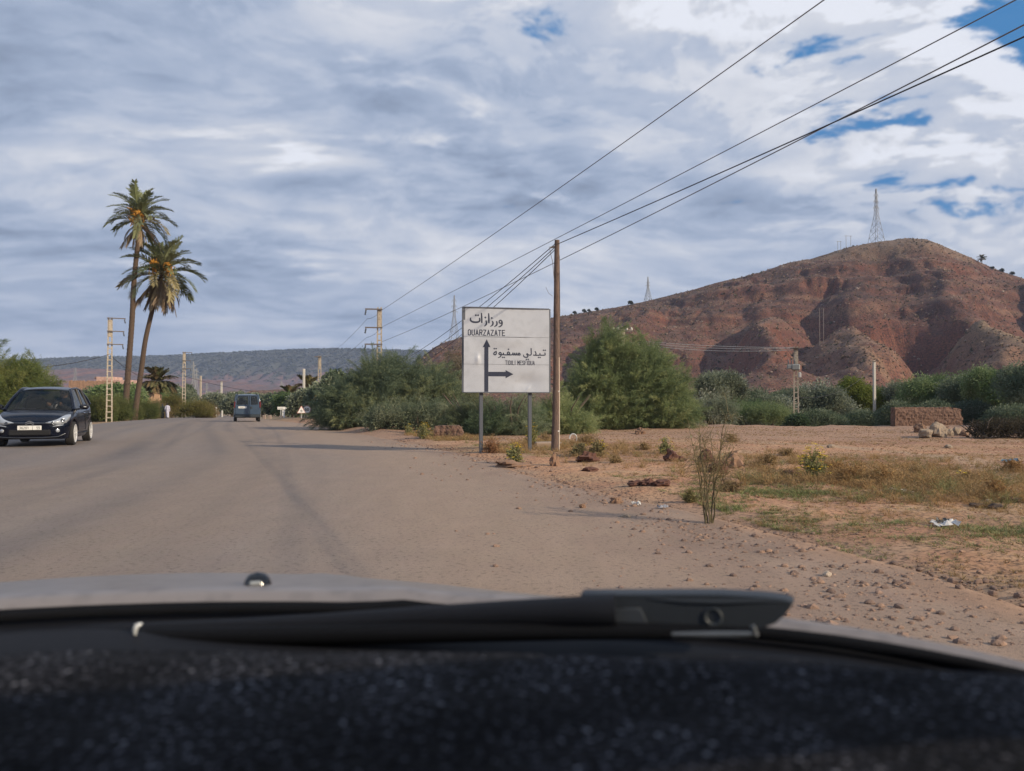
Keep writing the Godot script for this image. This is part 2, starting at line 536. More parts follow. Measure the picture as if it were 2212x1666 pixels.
func hill_y(x: float, d: float) -> float:
	var wx := x + 11.0 * n1.get_noise_2d(x * 0.09, d * 0.09)
	var wd := d + 11.0 * n1.get_noise_2d(x * 0.09 + 70.0, d * 0.09)
	var k := x / d
	var rc := 545.0 - 40.0 * sst(0.0, -0.12, k)
	var top := soft(CREST, k, 0.008) * rc + 1.1
	var f := sst(0.0, 1.0, (wd - 300.0) / (rc - 300.0))
	var g := clampf((wd - 270.0) / (rc - 270.0), 0.0, 1.0)
	var y := top * (0.32 * f + 0.68 * pow(g, 1.35))
	if d > rc: y = top - 0.10 * (d - rc) - 0.0012 * (d - rc) ** 2
	for s in SPURS:
		var a := Vector2(s[0], s[1])
		var e := Vector2(s[3], s[4])
		var q := Vector2(wx, wd)
		var along := clampf((q - a).dot(e - a) / (e - a).length_squared(), -0.15, 1.0)
		var off := q.distance_to(a + (e - a) * along)
		var hh := lerpf(s[2], s[5], pow(clampf(along, 0, 1), 0.8))
		var bump: float = hh * exp(-pow(off / s[6], 2.0) * 1.6)
		var m := maxf(y, bump)
		y = lerpf(m, m + 2.0, exp(-pow((y - bump) / 5.0, 2.0))) if d < rc else y
	# gullies that run down the slope, ledges and rough ground
	var away := sst(rc + 10.0, rc - 35.0, d)
	for s in GULLIES:
		var a := Vector2(s[0], s[1])
		var e := Vector2(s[2], s[3])
		var q := Vector2(wx, wd)
		var off := q.distance_to(a + (e - a) * clampf((q - a).dot(e - a) / (e - a).length_squared(), 0.0, 1.0))
		y -= s[4] * exp(-pow(off / s[5], 2.0)) * away
	var gl := absf(n1.get_noise_2d(wx * 0.34, wd * 0.06))
	y -= 1.6 * exp(-gl * gl / 0.003) * away * sst(6.0, 22.0, y)
	y += 0.6 * n1.get_noise_2d(x * 0.9, d * 0.5) * (0.25 + 0.75 * away)
	y += 0.30 * n2.get_noise_2d(x * 4.0, d * 2.2) * (0.4 + 0.6 * away)
	y += 1.35 * sin(y * 0.36 + 3.0 * n1.get_noise_2d(x * 0.12, d * 0.12)) * away * (0.4 + 0.6 * sst(40.0, 70.0, y))
	# runs out into the plain
	return y - 5.0 + 4.0 * sst(240.0, 330.0, d) - 8.0 * sst(285.0, 235.0, d)

func make_hill():
	var m := mat(1, 1, 1, 0.97)
	m.vertex_color_use_as_albedo = true
	m.albedo_texture = noise_tex(21, 0.03, 512, [[0.0, 0.35], [0.42, 0.72], [0.55, 1.0], [1.0, 1.35]], 6)
	m.heightmap_enabled = true
	m.heightmap_texture = noise_tex(22, 0.04, 512, [], 6)
	m.heightmap_scale = 22.0
	tri_uv(m, 0.05)
	var b := Mb.new()
	b.use_c = true
	var x0 := -95.0
	var st := 1.7
	var nx := 330
	var d0 := 236.0
	var nd := 215
	var sd := 1.8
	for j in nd:
		for i in nx:
			var x := x0 + st * i
			var d := d0 + sd * j
			b.v.append(Vector3(x, hill_y(x, d), -d))
			b.uv.append(Vector2(x, d))
	for j in nd:
		for i in nx:
			var k := j * nx + i
			var q := b.v[k]
			var gx := (b.v[j * nx + mini(i + 1, nx - 1)].y - b.v[j * nx + maxi(i - 1, 0)].y) / (2.0 * st)
			var gd := (b.v[mini(j + 1, nd - 1) * nx + i].y - b.v[maxi(j - 1, 0) * nx + i].y) / (2.0 * sd)
			var steep := sqrt(gx * gx + gd * gd)
			var a := n1.get_noise_2d(q.x * 0.7, q.z * 0.7 + q.y)
			var e := n2.get_noise_2d(q.x * 2.5, q.z * 2.5)
			var band := n1.get_noise_2d(q.x * 0.06 + 300.0, (q.y + 5.0 * n1.get_noise_2d(q.x * 0.15, 5.0)) * 1.5)
			var thin := n1.get_noise_2d(q.x * 0.10 + 700.0, (q.y + 4.0 * a) * 5.0)
			var c := Color(0.128, 0.050, 0.032)
			c = c.lerp(Color(0.195, 0.122, 0.080), clampf(0.30 + 1.2 * e + 1.4 * a - (steep - 0.42) * 2.0, 0, 1) * 0.8)    # dry grass
			c = c.lerp(Color(0.165, 0.054, 0.032), clampf(a * 2.0 + steep - 0.45, 0, 1) * 0.55)       # bare red earth
			c = c.lerp(Color(0.095, 0.044, 0.034), clampf(band * 3.5, 0, 1) * 0.85 * sst(20.0, 50.0, q.y))
			c = c.lerp(Color(0.20, 0.122, 0.082), clampf(-band * 3.0 - 0.15, 0, 1) * 0.6 * sst(20.0, 50.0, q.y))
			c *= 1.0 - 0.40 * clampf(thin * 3.5, 0, 1) * sst(25.0, 60.0, q.y)
			c *= 1.0 + 0.30 * n1.get_noise_2d(q.x * 0.25, q.z * 0.25)
			c = c.lerp(Color(0.215, 0.148, 0.098), sst(90.0, 108.0, q.y + 14.0 * a) * 0.75)            # pale cap of the summit
			if q.x > 180.0 and -q.z < 390.0 and q.y > 12.0:
				c = c.lerp(Color(0.235, 0.175, 0.100), sst(180.0, 215.0, q.x) * sst(395.0, 365.0, -q.z) * sst(12.0, 26.0, q.y + 12.0 * a) * 0.7)
			if q.x > 110.0 and q.x < 205.0 and -q.z < 395.0 and q.y > 4.0:     # dry tan mound at the foot
				c = c.lerp(Color(0.235, 0.140, 0.085), sst(118.0, 140.0, q.x) * sst(200.0, 185.0, q.x) * sst(392.0, 372.0, -q.z) * sst(4.0, 16.0, q.y + 10.0 * a) * clampf(0.55 + 0.9 * a, 0.0, 0.8))
			b.c.append(c)
	for j in nd - 1:
		for i in nx - 1:
			var k := j * nx + i
			b.quad(k, k + nx, k + nx + 1, k + 1)
	var o := obj("red_hill", b.mesh(m))
	tag(o, "broad red earth hill with gullied spurs behind the orchard", "hill", "", "structure")
	# tufts and boulders that dot its slopes
	var tuft := Mb.new()
	for i in 10:
		var dir := (rvec() + Vector3(0, 0.8, 0)).normalized()
		var s := rvec().cross(dir).normalized() * 0.28
		tuft.tv(-s + dir * 0.1, dir * rnd(0.7, 1.1), s + dir * 0.1)
	var tm := mat(1, 1, 1, 0.9)
	tm.vertex_color_use_as_albedo = true
	var places := []
	var cols := []
	for i in 34000:
		var x := rnd(-80, 440)
		var d := rnd(245, 560)
		if absf(x / d - 0.3) > 0.42: continue
		var y := hill_y(x, d)
		if y < 0.5: continue
		if n1.get_noise_2d(x * 0.5, d * 0.5) < rnd(-0.5, 0.3): continue
		var s := rnd(0.35, 0.95) * (1.9 if rng.randf() < 0.03 else 1.0)
		places.append(Transform3D(Basis(Vector3.UP, rnd(0, TAU)).scaled(Vector3(s * 1.3, s, s * 1.3)), Vector3(x, y - 0.1, -d)))
		cols.append(Color(0.27, 0.20, 0.135).lerp(Color(0.16, 0.11, 0.075), rng.randf()) if rng.randf() < 0.68 else Color(0.075, 0.07, 0.045))
	var g := many("hillside_scrub", tuft.mesh(tm, false), places, cols)
	tag(g, "dry tufts and low scrub scattered over the red hill", "scrub", "", "stuff")
	var st_m := mat(1, 1, 1, 0.9)
	st_m.vertex_color_use_as_albedo = true
	places = []
	cols = []
	for i in 5000:
		var x := rnd(-80, 440)
		var d := rnd(245, 560)
		var y := hill_y(x, d)
		if y < 1.0: continue
		if n2.get_noise_2d(x * 0.5, d * 0.5) < 0.0 and y < 92.0: continue
		var s := rnd(0.15, 0.45) * (1.8 if rng.randf() < 0.05 else 1.0)
		places.append(Transform3D(Basis(rvec(), rnd(0, TAU)).scaled(Vector3(s * 1.4, s, s)), Vector3(x, y, -d)))
		cols.append(Color(0.22, 0.14, 0.105).lerp(Color(0.27, 0.22, 0.18), rng.randf()))
	g = many("hillside_stones", rock_mesh(5, 1.0, 0.35, st_m, 1), places, cols)
	tag(g, "pale stones strewn over the red hill", "stones", "", "stuff")

# a long ridge: crest given as [x / distance, height / distance] pairs at a range
func ridge(called: String, label: String, crest: Array, far: float, deep: float, foot: float, m: Material, colour: Callable, rough: float, wide := 200, tall := 60, gul := 0.35) -> MeshInstance3D:
	var b := Mb.new()
	b.use_c = true
	var k0: float = crest[0][0]
	var k1: float = crest[-1][0]
	var lines := tall + 8
	for j in lines:
		for i in wide:
			var k := lerpf(k0, k1, float(i) / (wide - 1))
			var f := float(j) / (tall - 1)
			var d := far - deep * (1.0 - f)
			var x := k * far
			var top := soft(crest, k, 0.01) * far
			var y: float
			if f <= 1.0:
				var s := f * f * (3.0 - 2.0 * f)
				y = lerpf(foot, top, lerpf(s, pow(f, 1.3), 0.5))
				var g := absf(n1.get_noise_2d(x * 240.0 / far, f * 30.0))
				y -= gul * top * 0.4 * exp(-g * g / 0.012) * sin(clampf(f, 0, 1) * PI)
				y += rough * n2.get_noise_2d(x * 1200.0 / far, f * 300.0) * f
			else:
				y = top - (f - 1.0) * (top - foot) * 2.2
			b.v.append(Vector3(x, y, -d))
			b.c.append(colour.call(x / far, minf(f, 1.0)))
			b.uv.append(Vector2(k, f))
	for j in lines - 1:
		for i in wide - 1:
			var q := j * wide + i
			b.quad(q, q + wide, q + wide + 1, q + 1)
	var o := obj(called, b.mesh(m))
	tag(o, label, "hills", "", "structure")
	return o

const PLATEAU := [[-1.1, 0.050], [-0.70, 0.052], [-0.62, 0.054], [-0.55, 0.0575], [-0.47, 0.059], [-0.43, 0.060], [-0.38, 0.063], [-0.33, 0.065], [-0.28, 0.0675], [-0.23, 0.069], [-0.16, 0.0675], [-0.10, 0.066], [0.1, 0.064], [0.4, 0.055]]

func make_far_hills():
	var m := mat(1, 1, 1, 0.98)
	m.vertex_color_use_as_albedo = true
	m.albedo_texture = noise_tex(31, 0.05, 512, [[0.0, 0.6], [0.5, 1.0], [1.0, 1.2]], 5)
	tri_uv(m, 0.003)
	ridge("plateau", "long flat wooded plateau along the horizon", PLATEAU, 3200.0, 1000.0, -4.0, m,
		func(k, f): return Color(0.13, 0.072, 0.065).lerp(Color(0.062, 0.066, 0.052), sst(0.40, 0.58, f + 0.25 * n1.get_noise_2d(k * 900.0, f * 30.0))), 8.0, 320, 70)
	ridge("foothills", "brown bare foothills below the wooded plateau", [[-1.0, 0.02], [-0.66, 0.028], [-0.60, 0.040], [-0.55, 0.044], [-0.50, 0.043], [-0.45, 0.036], [-0.40, 0.031], [-0.35, 0.027], [-0.30, 0.022], [-0.24, 0.020], [-0.18, 0.013], [-0.12, 0.010], [0.0, 0.0]], 1900.0, 700.0, -4.0, m,
		func(k, f): return Color(0.165, 0.085, 0.070).lerp(Color(0.10, 0.072, 0.068), clampf(0.5 + 2.0 * n1.get_noise_2d(k * 500.0, f * 25.0), 0, 1)), 4.0, 240, 50)
	ridge("earth_mound", "low pinkish earth mound behind the flat-roofed house", [[-0.62, 0.0], [-0.575, 0.010], [-0.535, 0.023], [-0.51, 0.026], [-0.485, 0.021], [-0.45, 0.014], [-0.40, 0.006], [-0.36, 0.0]], 900.0, 220.0, -5.0, m,
		func(k, f): return Color(0.25, 0.15, 0.105), 1.5, 90, 30, 0.2)
	# trees that dot the plateau
	var tm := mat(1, 1, 1, 0.95)
	tm.vertex_color_use_as_albedo = true
	var b := Mb.new()
	for i in 16:
		var q := rvec()
		q.y = absf(q.y)
		var s := rvec().cross(q).normalized() * 0.5
		b.tv(q * 0.55 - s, q * 1.05, q * 0.55 + s)
	var places := []
	var cols := []
	for i in 14000:
		var f := rnd(0.34, 1.0)
		var k := rnd(-0.72, -0.02)
		if rng.randf() > sst(0.36, 0.62, f + 0.22 * n1.get_noise_2d(k * 900.0, f * 30.0)): continue
		var top := soft(PLATEAU, k, 0.01) * 3200.0
		var s := f * f * (3.0 - 2.0 * f)
		var y := lerpf(-4.0, top, lerpf(s, pow(f, 1.3), 0.5))
		var g := absf(n1.get_noise_2d(k * 3200.0 * 240.0 / 3200.0, f * 30.0))
		y -= 0.35 * top * 0.4 * exp(-g * g / 0.012) * sin(f * PI)
		var z := rnd(3.5, 7.5)
		places.append(Transform3D(Basis(Vector3.UP, rnd(0, TAU)).scaled(Vector3(z, z * rnd(0.7, 1.0), z)), Vector3(k * 3200.0, y, -(3200.0 - 1000.0 * (1.0 - f)))))
		cols.append(Color(0.034, 0.046, 0.028).lerp(Color(0.07, 0.076, 0.046), rng.randf()))
	var w := many("far_woodland", b.mesh(tm, false), places, cols)
	tag(w, "dark scattered woodland covering the far plateau", "woodland", "", "stuff")

func rock_mesh(seed_: int, size: float, rough: float, m: Material, sub := 2) -> ArrayMesh:
	var r := RandomNumberGenerator.new()
	r.seed = seed_
	var nn := FastNoiseLite.new()
	nn.seed = seed_
	nn.frequency = 0.9
	var s := SphereMesh.new()
	s.radius = 1.0; s.height = 2.0
	s.radial_segments = 6 + 5 * sub
	s.rings = 3 + 3 * sub
	var arr := s.get_mesh_arrays()
	var b := Mb.new()
	var cuts := []
	for i in 7:
		cuts.append([Vector3(r.randfn(), r.randfn(), r.randfn()).normalized(), r.randf_range(0.62, 0.95)])
	for q in arr[Mesh.ARRAY_VERTEX]:
		var k: Vector3 = q
		for ct in cuts:
			var over: float = k.dot(ct[0]) - ct[1]
			if over > 0: k -= ct[0] * over * 0.85
		k *= 1.0 + rough * nn.get_noise_3d(q.x * 1.3, q.y * 1.3, q.z * 1.3) + 0.3 * rough * nn.get_noise_3d(q.x * 5, q.y * 5, q.z * 5)
		b.v.append(k * size); b.c.append(Color(1, 1, 1)); b.uv.append(Vector2.ZERO)
	b.ix = arr[Mesh.ARRAY_INDEX]
	return b.mesh(m, false)

# ---------------------------------------------------------------- the car the picture is taken from
const YAW := 0.2793
const MID := -0.30           # its middle, left of the eye

func car_ray(u: float, w: float) -> Vector3:     # direction in the car's own axes
	return (px(u, w, 1.0) - EYE).rotated(Vector3.UP, -YAW)

func on_sheet(u: float, w: float, o: Vector3, n: Vector3) -> Vector3:
	var r := car_ray(u, w)
	return EYE + r * ((o - EYE).dot(n) / r.dot(n))

func rear_edge(x: float) -> float:
	return 0.915 - 0.50 * (x - MID) * (x - MID)

func bonnet_pt(x: float, s: float) -> Vector3:
	var q := absf(x - MID)
	var drop := 0.197 + 0.125 * s + 0.080 * s * s + 0.05 * q * q * minf(s / 0.3, 1.0) + 0.55 * pow(maxf(0.0, q - 0.74), 2.0)
	drop += 0.9 * pow(maxf(0.0, s - 0.72), 2.0) * 2.2
	drop += 0.004 * exp(-pow((q - 0.42 + 0.1 * s) / 0.03, 2.0)) * -1.0
	drop += 0.012 * exp(-s / 0.012)
	return Vector3(x, 1.1 - drop, -(rear_edge(x) + s))

func make_own_car():
	var o := thing("own_car", "nearest car, its dark dashboard, wiper and dusty grey bonnet filling the bottom", "car", Vector3.ZERO, YAW)
	var paint := mat(0.235, 0.205, 0.188, 0.42, 0.25)
	paint.roughness_texture = noise_tex(61, 0.02, 256, [[0.0, 0.75], [1.0, 1.0]])
	paint.albedo_texture = noise_tex(62, 0.03, 512, [[0.0, 0.80], [0.5, 1.0], [1.0, 1.08]], 5)
	tri_uv(paint, 1.6, false)
	var black := mat(0.0075, 0.0085, 0.012, 0.6)
	black.metallic_specular = 0.3
	var rubber := mat(0.005, 0.0055, 0.007, 0.7)
	rubber.metallic_specular = 0.2
	var b := Mb.new()
	for j in 40:
		for i in 61:
			b.p(bonnet_pt(MID + lerpf(-0.90, 0.90, i / 60.0), 1.02 * pow(j / 39.0, 1.2)))
	for j in 39:
		for i in 60:
			var k := j * 61 + i
			b.quad(k, k + 61, k + 62, k + 1)
	var bon := part("bonnet", b, paint, o)
	# front and sides below the bonnet
	b = Mb.new()
	var rim := []
	for i in 61: rim.append(bonnet_pt(MID + lerpf(-0.90, 0.90, i / 60.0), 1.02))
	var low := []
	for q in rim: low.append(Vector3(q.x, 0.22, q.z + 0.03))
	b.loft([low, rim], false)
	for s in [-1, 1]:
		var a := []
		var e := []
		for j in 12:
			var q := bonnet_pt(MID + 0.90 * s, 1.02 * j / 11.0)
			a.append(q)
			e.append(Vector3(q.x, 0.25 if absf(j - 6) > 3 else 0.62, q.z))
		b.loft([a, e], false)
		b.bx(Vector3(MID + 0.885 * s, 0.55, 1.0), Vector3(0.04, 0.66, 2.95))
	b.bx(Vector3(MID, 0.58, 2.48), Vector3(1.78, 0.74, 0.05))
	part("body_side", b, paint, o)
	# washer nozzle: a round black dome
	b = Mb.new()
	var at := Vector3.ZERO
	for k in 200:
		at = EYE + car_ray(556, 1263) * (0.90 + 0.003 * k)
		if bonnet_pt(at.x, (-at.z) - rear_edge(at.x)).y > at.y: break
	var prof := []
	for k in 9:
		var f := k / 8.0
		prof.append(Vector2(0.0162 * pow(maxf(0.0, 1.0 - f * f), 0.42), -0.006 + 0.0205 * f))
	b.disc_lathe(Transform3D(Basis(), at), prof, 24)
	var noz := part("washer_nozzle", b, mat(0.006, 0.007, 0.009, 0.12), o)
	b = Mb.new()
	b.bev(Transform3D(Basis(), at + Vector3(-0.002, 0.0045, 0.0138)), Vector3(0.014, 0.005, 0.006), 0.002)
	part("jet", b, mat(0.25, 0.27, 0.28, 0.3), noz)
	# cowl, seal
	b = Mb.new()
	for j in 10:
		for i in 41:
			var x := MID + lerpf(-0.86, 0.90, i / 40.0)
			var f := j / 9.0
			b.p(Vector3(x, 1.1 - (0.212 + 0.05 * f + 0.006 * sin(f * 14.0)) - 0.6 * pow(maxf(0.0, absf(x - MID) - 0.74), 2.0), -(rear_edge(x) + 0.03 - 0.26 * f)))
	for j in 9:
		for i in 40:
			var k := j * 41 + i
			b.quad(k + 41, k, k + 1, k + 42)
	part("cowl", b, black, o)
	b = Mb.new()
	var seal := []
	for i in 41:
		var x := MID + lerpf(-0.86, 0.90, i / 40.0)
		seal.append(Vector3(x, bonnet_pt(x, 0.0).y - 0.004, -rear_edge(x) + 0.012))
	b.tube(seal, 0.006, 6)
	part("bonnet_seal", b, rubber, o)
	# wiper: arm, blade, cap with its rivet
	var dir := Vector3(0.85, 0, 0.527)
	var nrm := dir.cross(Vector3.UP).normalized()
	var o1 := EYE + car_ray(1485, 1330) * 0.70
	var line := []
	var ln2 := []
	for q in [[1255, 1282], [1330, 1281], [1400, 1281], [1480, 1280.5], [1560, 1281], [1640, 1285], [1690, 1290], [1716, 1297], [1712, 1306], [1697, 1326], [1676, 1345], [1650, 1355], [1600, 1358], [1540, 1362], [1470, 1357], [1400, 1352], [1330, 1350], [1258, 1346]]:
		line.append(on_sheet(q[0], q[1], o1, nrm))
	for q in line: ln2.append(q)
	var mid := Vector3.ZERO
	for q in line: mid += q / line.size()
	b = Mb.new()
	var rings := []
	for q in [[0.016, 1.0], [-0.001, 1.0], [-0.004, 0.985], [-0.0065, 0.94]]:
		var r := []
		for z in line: r.append(mid + (z - mid) * q[1] - nrm * -q[0])
		rings.append(r)
	if (EYE - o1).dot(nrm) > 0:
		for r in rings:
			for k in r.size():
				pass
	var sgn := signf((EYE - o1).dot(nrm))
	rings = []
	for q in [[-0.018, 0.96], [-0.016, 1.0], [0.0, 1.0], [0.003, 0.985], [0.0045, 0.93]]:
		var r := []
		for z in line:
			var off: Vector3 = z - mid
			r.append(mid + Vector3(off.x * (1.0 - (1.0 - q[1]) * 0.3), off.y * q[1], off.z * (1.0 - (1.0 - q[1]) * 0.3)) + nrm * sgn * q[0])
		rings.append(r)
	b.loft(rings, true, true, true)
	var wip := mat(0.020, 0.026, 0.034, 0.55)
	var cap := part("wiper_cap", b, wip, o)
	b = Mb.new()
	var rv := on_sheet(1541, 1330, o1, nrm) + nrm * sgn * 0.0045
	var tf := Transform3D(aim(nrm * sgn), rv)
	b.disc_lathe(tf, [Vector2(0.0082, -0.004), Vector2(0.0080, 0.0008), Vector2(0.0070, 0.0016), Vector2(0.0058, 0.0006), Vector2(0.0050, -0.0006), Vector2(0.0, -0.0008)], 24)
	part("rivet", b, mat(0.032, 0.04, 0.048, 0.5), cap)
	b = Mb.new()     # raised rib along the top of the cap
	var rib := []
	for q in [[1400, 1291], [1470, 1297], [1560, 1299], [1640, 1296], [1695, 1296]]: rib.append(on_sheet(q[0], q[1], o1, nrm) + nrm * sgn * 0.004)
	b.tube(rib, [0.001, 0.0022, 0.0026, 0.002, 0.001], 6)
	part("rib", b, wip, cap)
	b = Mb.new()     # narrower plate where the arm enters the cap
	var pl := []
	for q in [[1285, 1316], [1360, 1311], [1385, 1311], [1402, 1346], [1300, 1348]]: pl.append(on_sheet(q[0], q[1], o1, nrm))
	var pr := []
	for q in [0.001, 0.0075, 0.009]:
		var r := []
		for z in pl: r.append(z + nrm * sgn * q)
		pr.append(r)
	b.loft(pr, true, false, true)
	part("hinge_plate", b, mat(0.042, 0.05, 0.062, 0.5), cap)
	# the arm runs left over the cowl
	var arm := []
	var rad := []
	for q in [[1330, 1318, 0.71, 0.0145], [1255, 1320, 0.715, 0.0135], [1100, 1326, 0.735, 0.0125], [900, 1336, 0.76, 0.0115], [700, 1346, 0.775, 0.0095], [500, 1354, 0.785, 0.0078], [300, 1360, 0.795, 0.007], [100, 1364, 0.80, 0.0066], [-160, 1368, 0.82, 0.006]]:
		arm.append(EYE + car_ray(q[0], q[1]) * q[2])
		rad.append(q[3])
	b = Mb.new()
	b.tube(arm, rad, 8)
	part("wiper_arm", b, black, o)
	var bl := []
	for q in [[1640, 1364, 0.67], [1500, 1366, 0.69], [1250, 1362, 0.715], [900, 1368, 0.745], [600, 1374, 0.765], [300, 1376, 0.78], [0, 1378, 0.79], [-200, 1380, 0.80]]:
		bl.append(EYE + car_ray(q[0], q[1]) * q[2])
	b = Mb.new()
	b.tube(bl, [0.003, 0.0065, 0.0085, 0.0095, 0.0095, 0.008, 0.007, 0.006], 8)
	part("wiper_blade", b, rubber, o)
	b = Mb.new()     # small metal clips
	b.tube([EYE + car_ray(1452, 1372) * 0.665, EYE + car_ray(1540, 1372) * 0.655, EYE + car_ray(1625, 1370) * 0.645], [0.0022, 0.003, 0.0022], 6)
	b.tube([EYE + car_ray(1626, 1352) * 0.645, EYE + car_ray(1634, 1374) * 0.645], 0.002, 6)
	part("blade_end", b, mat(0.09, 0.1, 0.11, 0.4), o)
	b = Mb.new()
	b.tube([EYE + car_ray(306, 1347) * 0.772, EYE + car_ray(295, 1352) * 0.768, EYE + car_ray(291, 1362) * 0.768, EYE + car_ray(292, 1374) * 0.77], [0.0012, 0.0026, 0.0024, 0.0010], 6)
	part("hose_clip", b, mat(0.55, 0.58, 0.6, 0.2), o)
	# dashboard: coarse grained dark plastic, worn with dust
	var dash := mat(1, 1, 1, 0.85)
	dash.metallic_specular = 0.22
	dash.albedo_texture = noise_tex(71, 0.075, 1024, [[0.0, Color(0.035, 0.036, 0.042)], [0.50, Color(0.06, 0.062, 0.075)], [0.58, Color(0.10, 0.101, 0.115)], [0.70, Color(0.20, 0.202, 0.225)], [0.82, Color(0.44, 0.445, 0.475)], [1.0, Color(0.9, 0.9, 0.92)]], 3)
	dash.detail_enabled = true
	dash.detail_blend_mode = BaseMaterial3D.BLEND_MODE_MUL
	dash.detail_albedo = noise_tex(73, 0.006, 512, [[0.3, Color(0.62, 0.62, 0.63)], [0.68, Color(1, 1, 1)]], 3)
	dash.heightmap_enabled = true
	dash.heightmap_texture = noise_tex(72, 0.045, 1024, [], 4)
	dash.heightmap_scale = 0.15
	tri_uv(dash, 2.2, false)
	b = Mb.new()
	for j in 41:
		for i in 61:
			var x := MID + lerpf(-0.74, 0.78, i / 60.0)
			var far := 0.605 - 0.46 * (x - MID) * (x - MID)
			var f := lerpf(far, 0.10, j / 40.0)
			var y := 0.945 - 0.012 * sst(0.06, 0.0, far - f)
			y += 0.010 * sst(0.02, 0.12, x - 0.18 - 0.35 * (0.45 - f)) * sst(0.5, 0.42, f) * 0.6
			y -= 0.010 * exp(-pow((x + 0.12) / 0.05, 2.0) - pow((f - 0.36) / 0.03, 2.0))
			y -= 0.06 * sst(0.18, 0.10, f)
			y += 0.006 * n1.get_noise_2d(x * 28.0, f * 40.0)
			b.p(Vector3(x, y, -f))
	for j in 40:
		for i in 60:
			var k := j * 61 + i
			b.quad(k + 61, k, k + 1, k + 62)
	var da := part("dashboard", b, dash, o)
	b = Mb.new()
	b.bev(Transform3D(Basis(), Vector3(MID, 0.72, -0.22)), Vector3(1.5, 0.32, 0.26), 0.03)
	part("dashboard_front", b, mat(0.012, 0.012, 0.014, 0.7), o)
	# cabin around the eye: windscreen, pillars, roof
	b = Mb.new()
	for j in 9:
		for i in 21:
			var f := j / 8.0
			var x := MID + lerpf(-0.84, 0.84, i / 20.0) * lerpf(1.0, 0.84, f)
			b.p(Vector3(x, lerpf(0.915, 1.43, f), -(lerpf(0.70, -0.16, f) - 0.40 * (x - MID) * (x - MID))))
	for j in 8:
		for i in 20:
			var k := j * 21 + i
			b.quad(k, k + 21, k + 22, k + 1)
	var glass := mat(0.9, 0.95, 0.95, 0.0)
	glass.albedo_color.a = 0.03
	glass.metallic_specular = 0.25
	glass.transparency = BaseMaterial3D.TRANSPARENCY_ALPHA
	part("windscreen", b, glass, o)
	var trim := mat(0.08, 0.08, 0.085, 0.8)
	for s in [-1, 1]:
		b = Mb.new()
		b.tube([Vector3(MID + 0.90 * s, 0.86, -0.36), Vector3(MID + 0.83 * s, 1.15, -0.06), Vector3(MID + 0.74 * s, 1.43, 0.34)], 0.045, 8)
		part("pillar", b, trim, o)
		b = Mb.new()
		b.tube([Vector3(MID + 0.84 * s, 0.86, 1.0), Vector3(MID + 0.72 * s, 1.44, 1.05)], 0.05, 8)
		part("pillar", b, trim, o)
		b = Mb.new()
		b.tube([Vector3(MID + 0.80 * s, 0.86, 2.4), Vector3(MID + 0.66 * s, 1.42, 2.0)], 0.07, 8)
		part("pillar", b, trim, o)
	b = Mb.new()
	b.bev(Transform3D(Basis(), Vector3(MID, 1.46, 1.08)), Vector3(1.42, 0.06, 1.95), 0.03)
	part("roof", b, paint, o)
	for s in [-1, 1]:
		for z in [-1.28, 1.35]:
			make_wheel(o, Vector3(MID + 0.80 * s, 0.31, z), 0.31, 0.20, s)

# ---------------------------------------------------------------- vehicles
func make_wheel(parent: Node3D, at: Vector3, r: float, w: float, side: int, spokes := 5):
	var t := Transform3D(Basis(Vector3(0, 1, 0), Vector3(side, 0, 0), Vector3(0, 0, 1)), at)
	var b := Mb.new()
	b.disc_lathe(t, [Vector2(r * 0.64, -w * 0.5), Vector2(r * 0.93, -w * 0.5), Vector2(r, -w * 0.36), Vector2(r, w * 0.36), Vector2(r * 0.94, w * 0.5), Vector2(r * 0.70, w * 0.5), Vector2(r * 0.67, w * 0.40), Vector2(r * 0.64, w * 0.1), Vector2(0.02, w * 0.05)], 28)
	var wh := part("wheel", b, mats.tyre, parent)
	b = Mb.new()
	b.disc_lathe(t, [Vector2(r * 0.66, w * 0.30), Vector2(r * 0.78, w * 0.50), Vector2(r * 0.765, w * 0.56), Vector2(r * 0.68, w * 0.52), Vector2(r * 0.64, w * 0.30)], 28)
	for k in spokes:
		var a := TAU * k / spokes
		for off in [-0.12, 0.12]:
			b.bar(t * Vector3(cos(a + off) * r * 0.62, w * 0.46, sin(a + off) * r * 0.62), t * Vector3(cos(a) * r * 0.10, w * 0.40, sin(a) * r * 0.10), r * 0.10, r * 0.09)
	b.disc_lathe(t, [Vector2(r * 0.17, w * 0.36), Vector2(r * 0.16, w * 0.48), Vector2(0.0, w * 0.50)], 14)
	part("rim", b, mats.alloy, wh)

func pane(b: Mb, a: Vector3, c: Vector3, d: Vector3, e: Vector3, bulge: Vector3, n := 8):
	# corners a c (low), d e (high, d above c); bows out by bulge in the middle
	var k0 := b.v.size()
	for j in n + 1:
		for i in n + 1:
			var fx := float(i) / n
			var fy := float(j) / n
			b.p(a.lerp(c, fx).lerp(e.lerp(d, fx), fy) + bulge * (sin(fx * PI) * 0.7 + 0.3 * sin(fx * PI) * sin(fy * PI)))
	for j in n:
		for i in n:
			var k := k0 + j * (n + 1) + i
			b.quad(k, k + n + 1, k + n + 2, k + 1)

const HATCH := [[-1.97, 0.47, 0.57, 0.30], [-1.95, 0.58, 0.615, 0.24], [-1.90, 0.665, 0.655, 0.21], [-1.82, 0.735, 0.70, 0.195], [-1.70, 0.785, 0.755, 0.185], [-1.55, 0.82, 0.80, 0.18], [-1.20, 0.85, 0.87, 0.18], [-0.85, 0.86, 0.91, 0.18], [0.3, 0.864, 0.95, 0.18], [1.2, 0.85, 1.00, 0.19], [1.6, 0.82, 1.03, 0.22], [1.82, 0.765, 1.03, 0.27], [1.93, 0.70, 0.98, 0.32], [1.97, 0.62, 0.86, 0.38]]

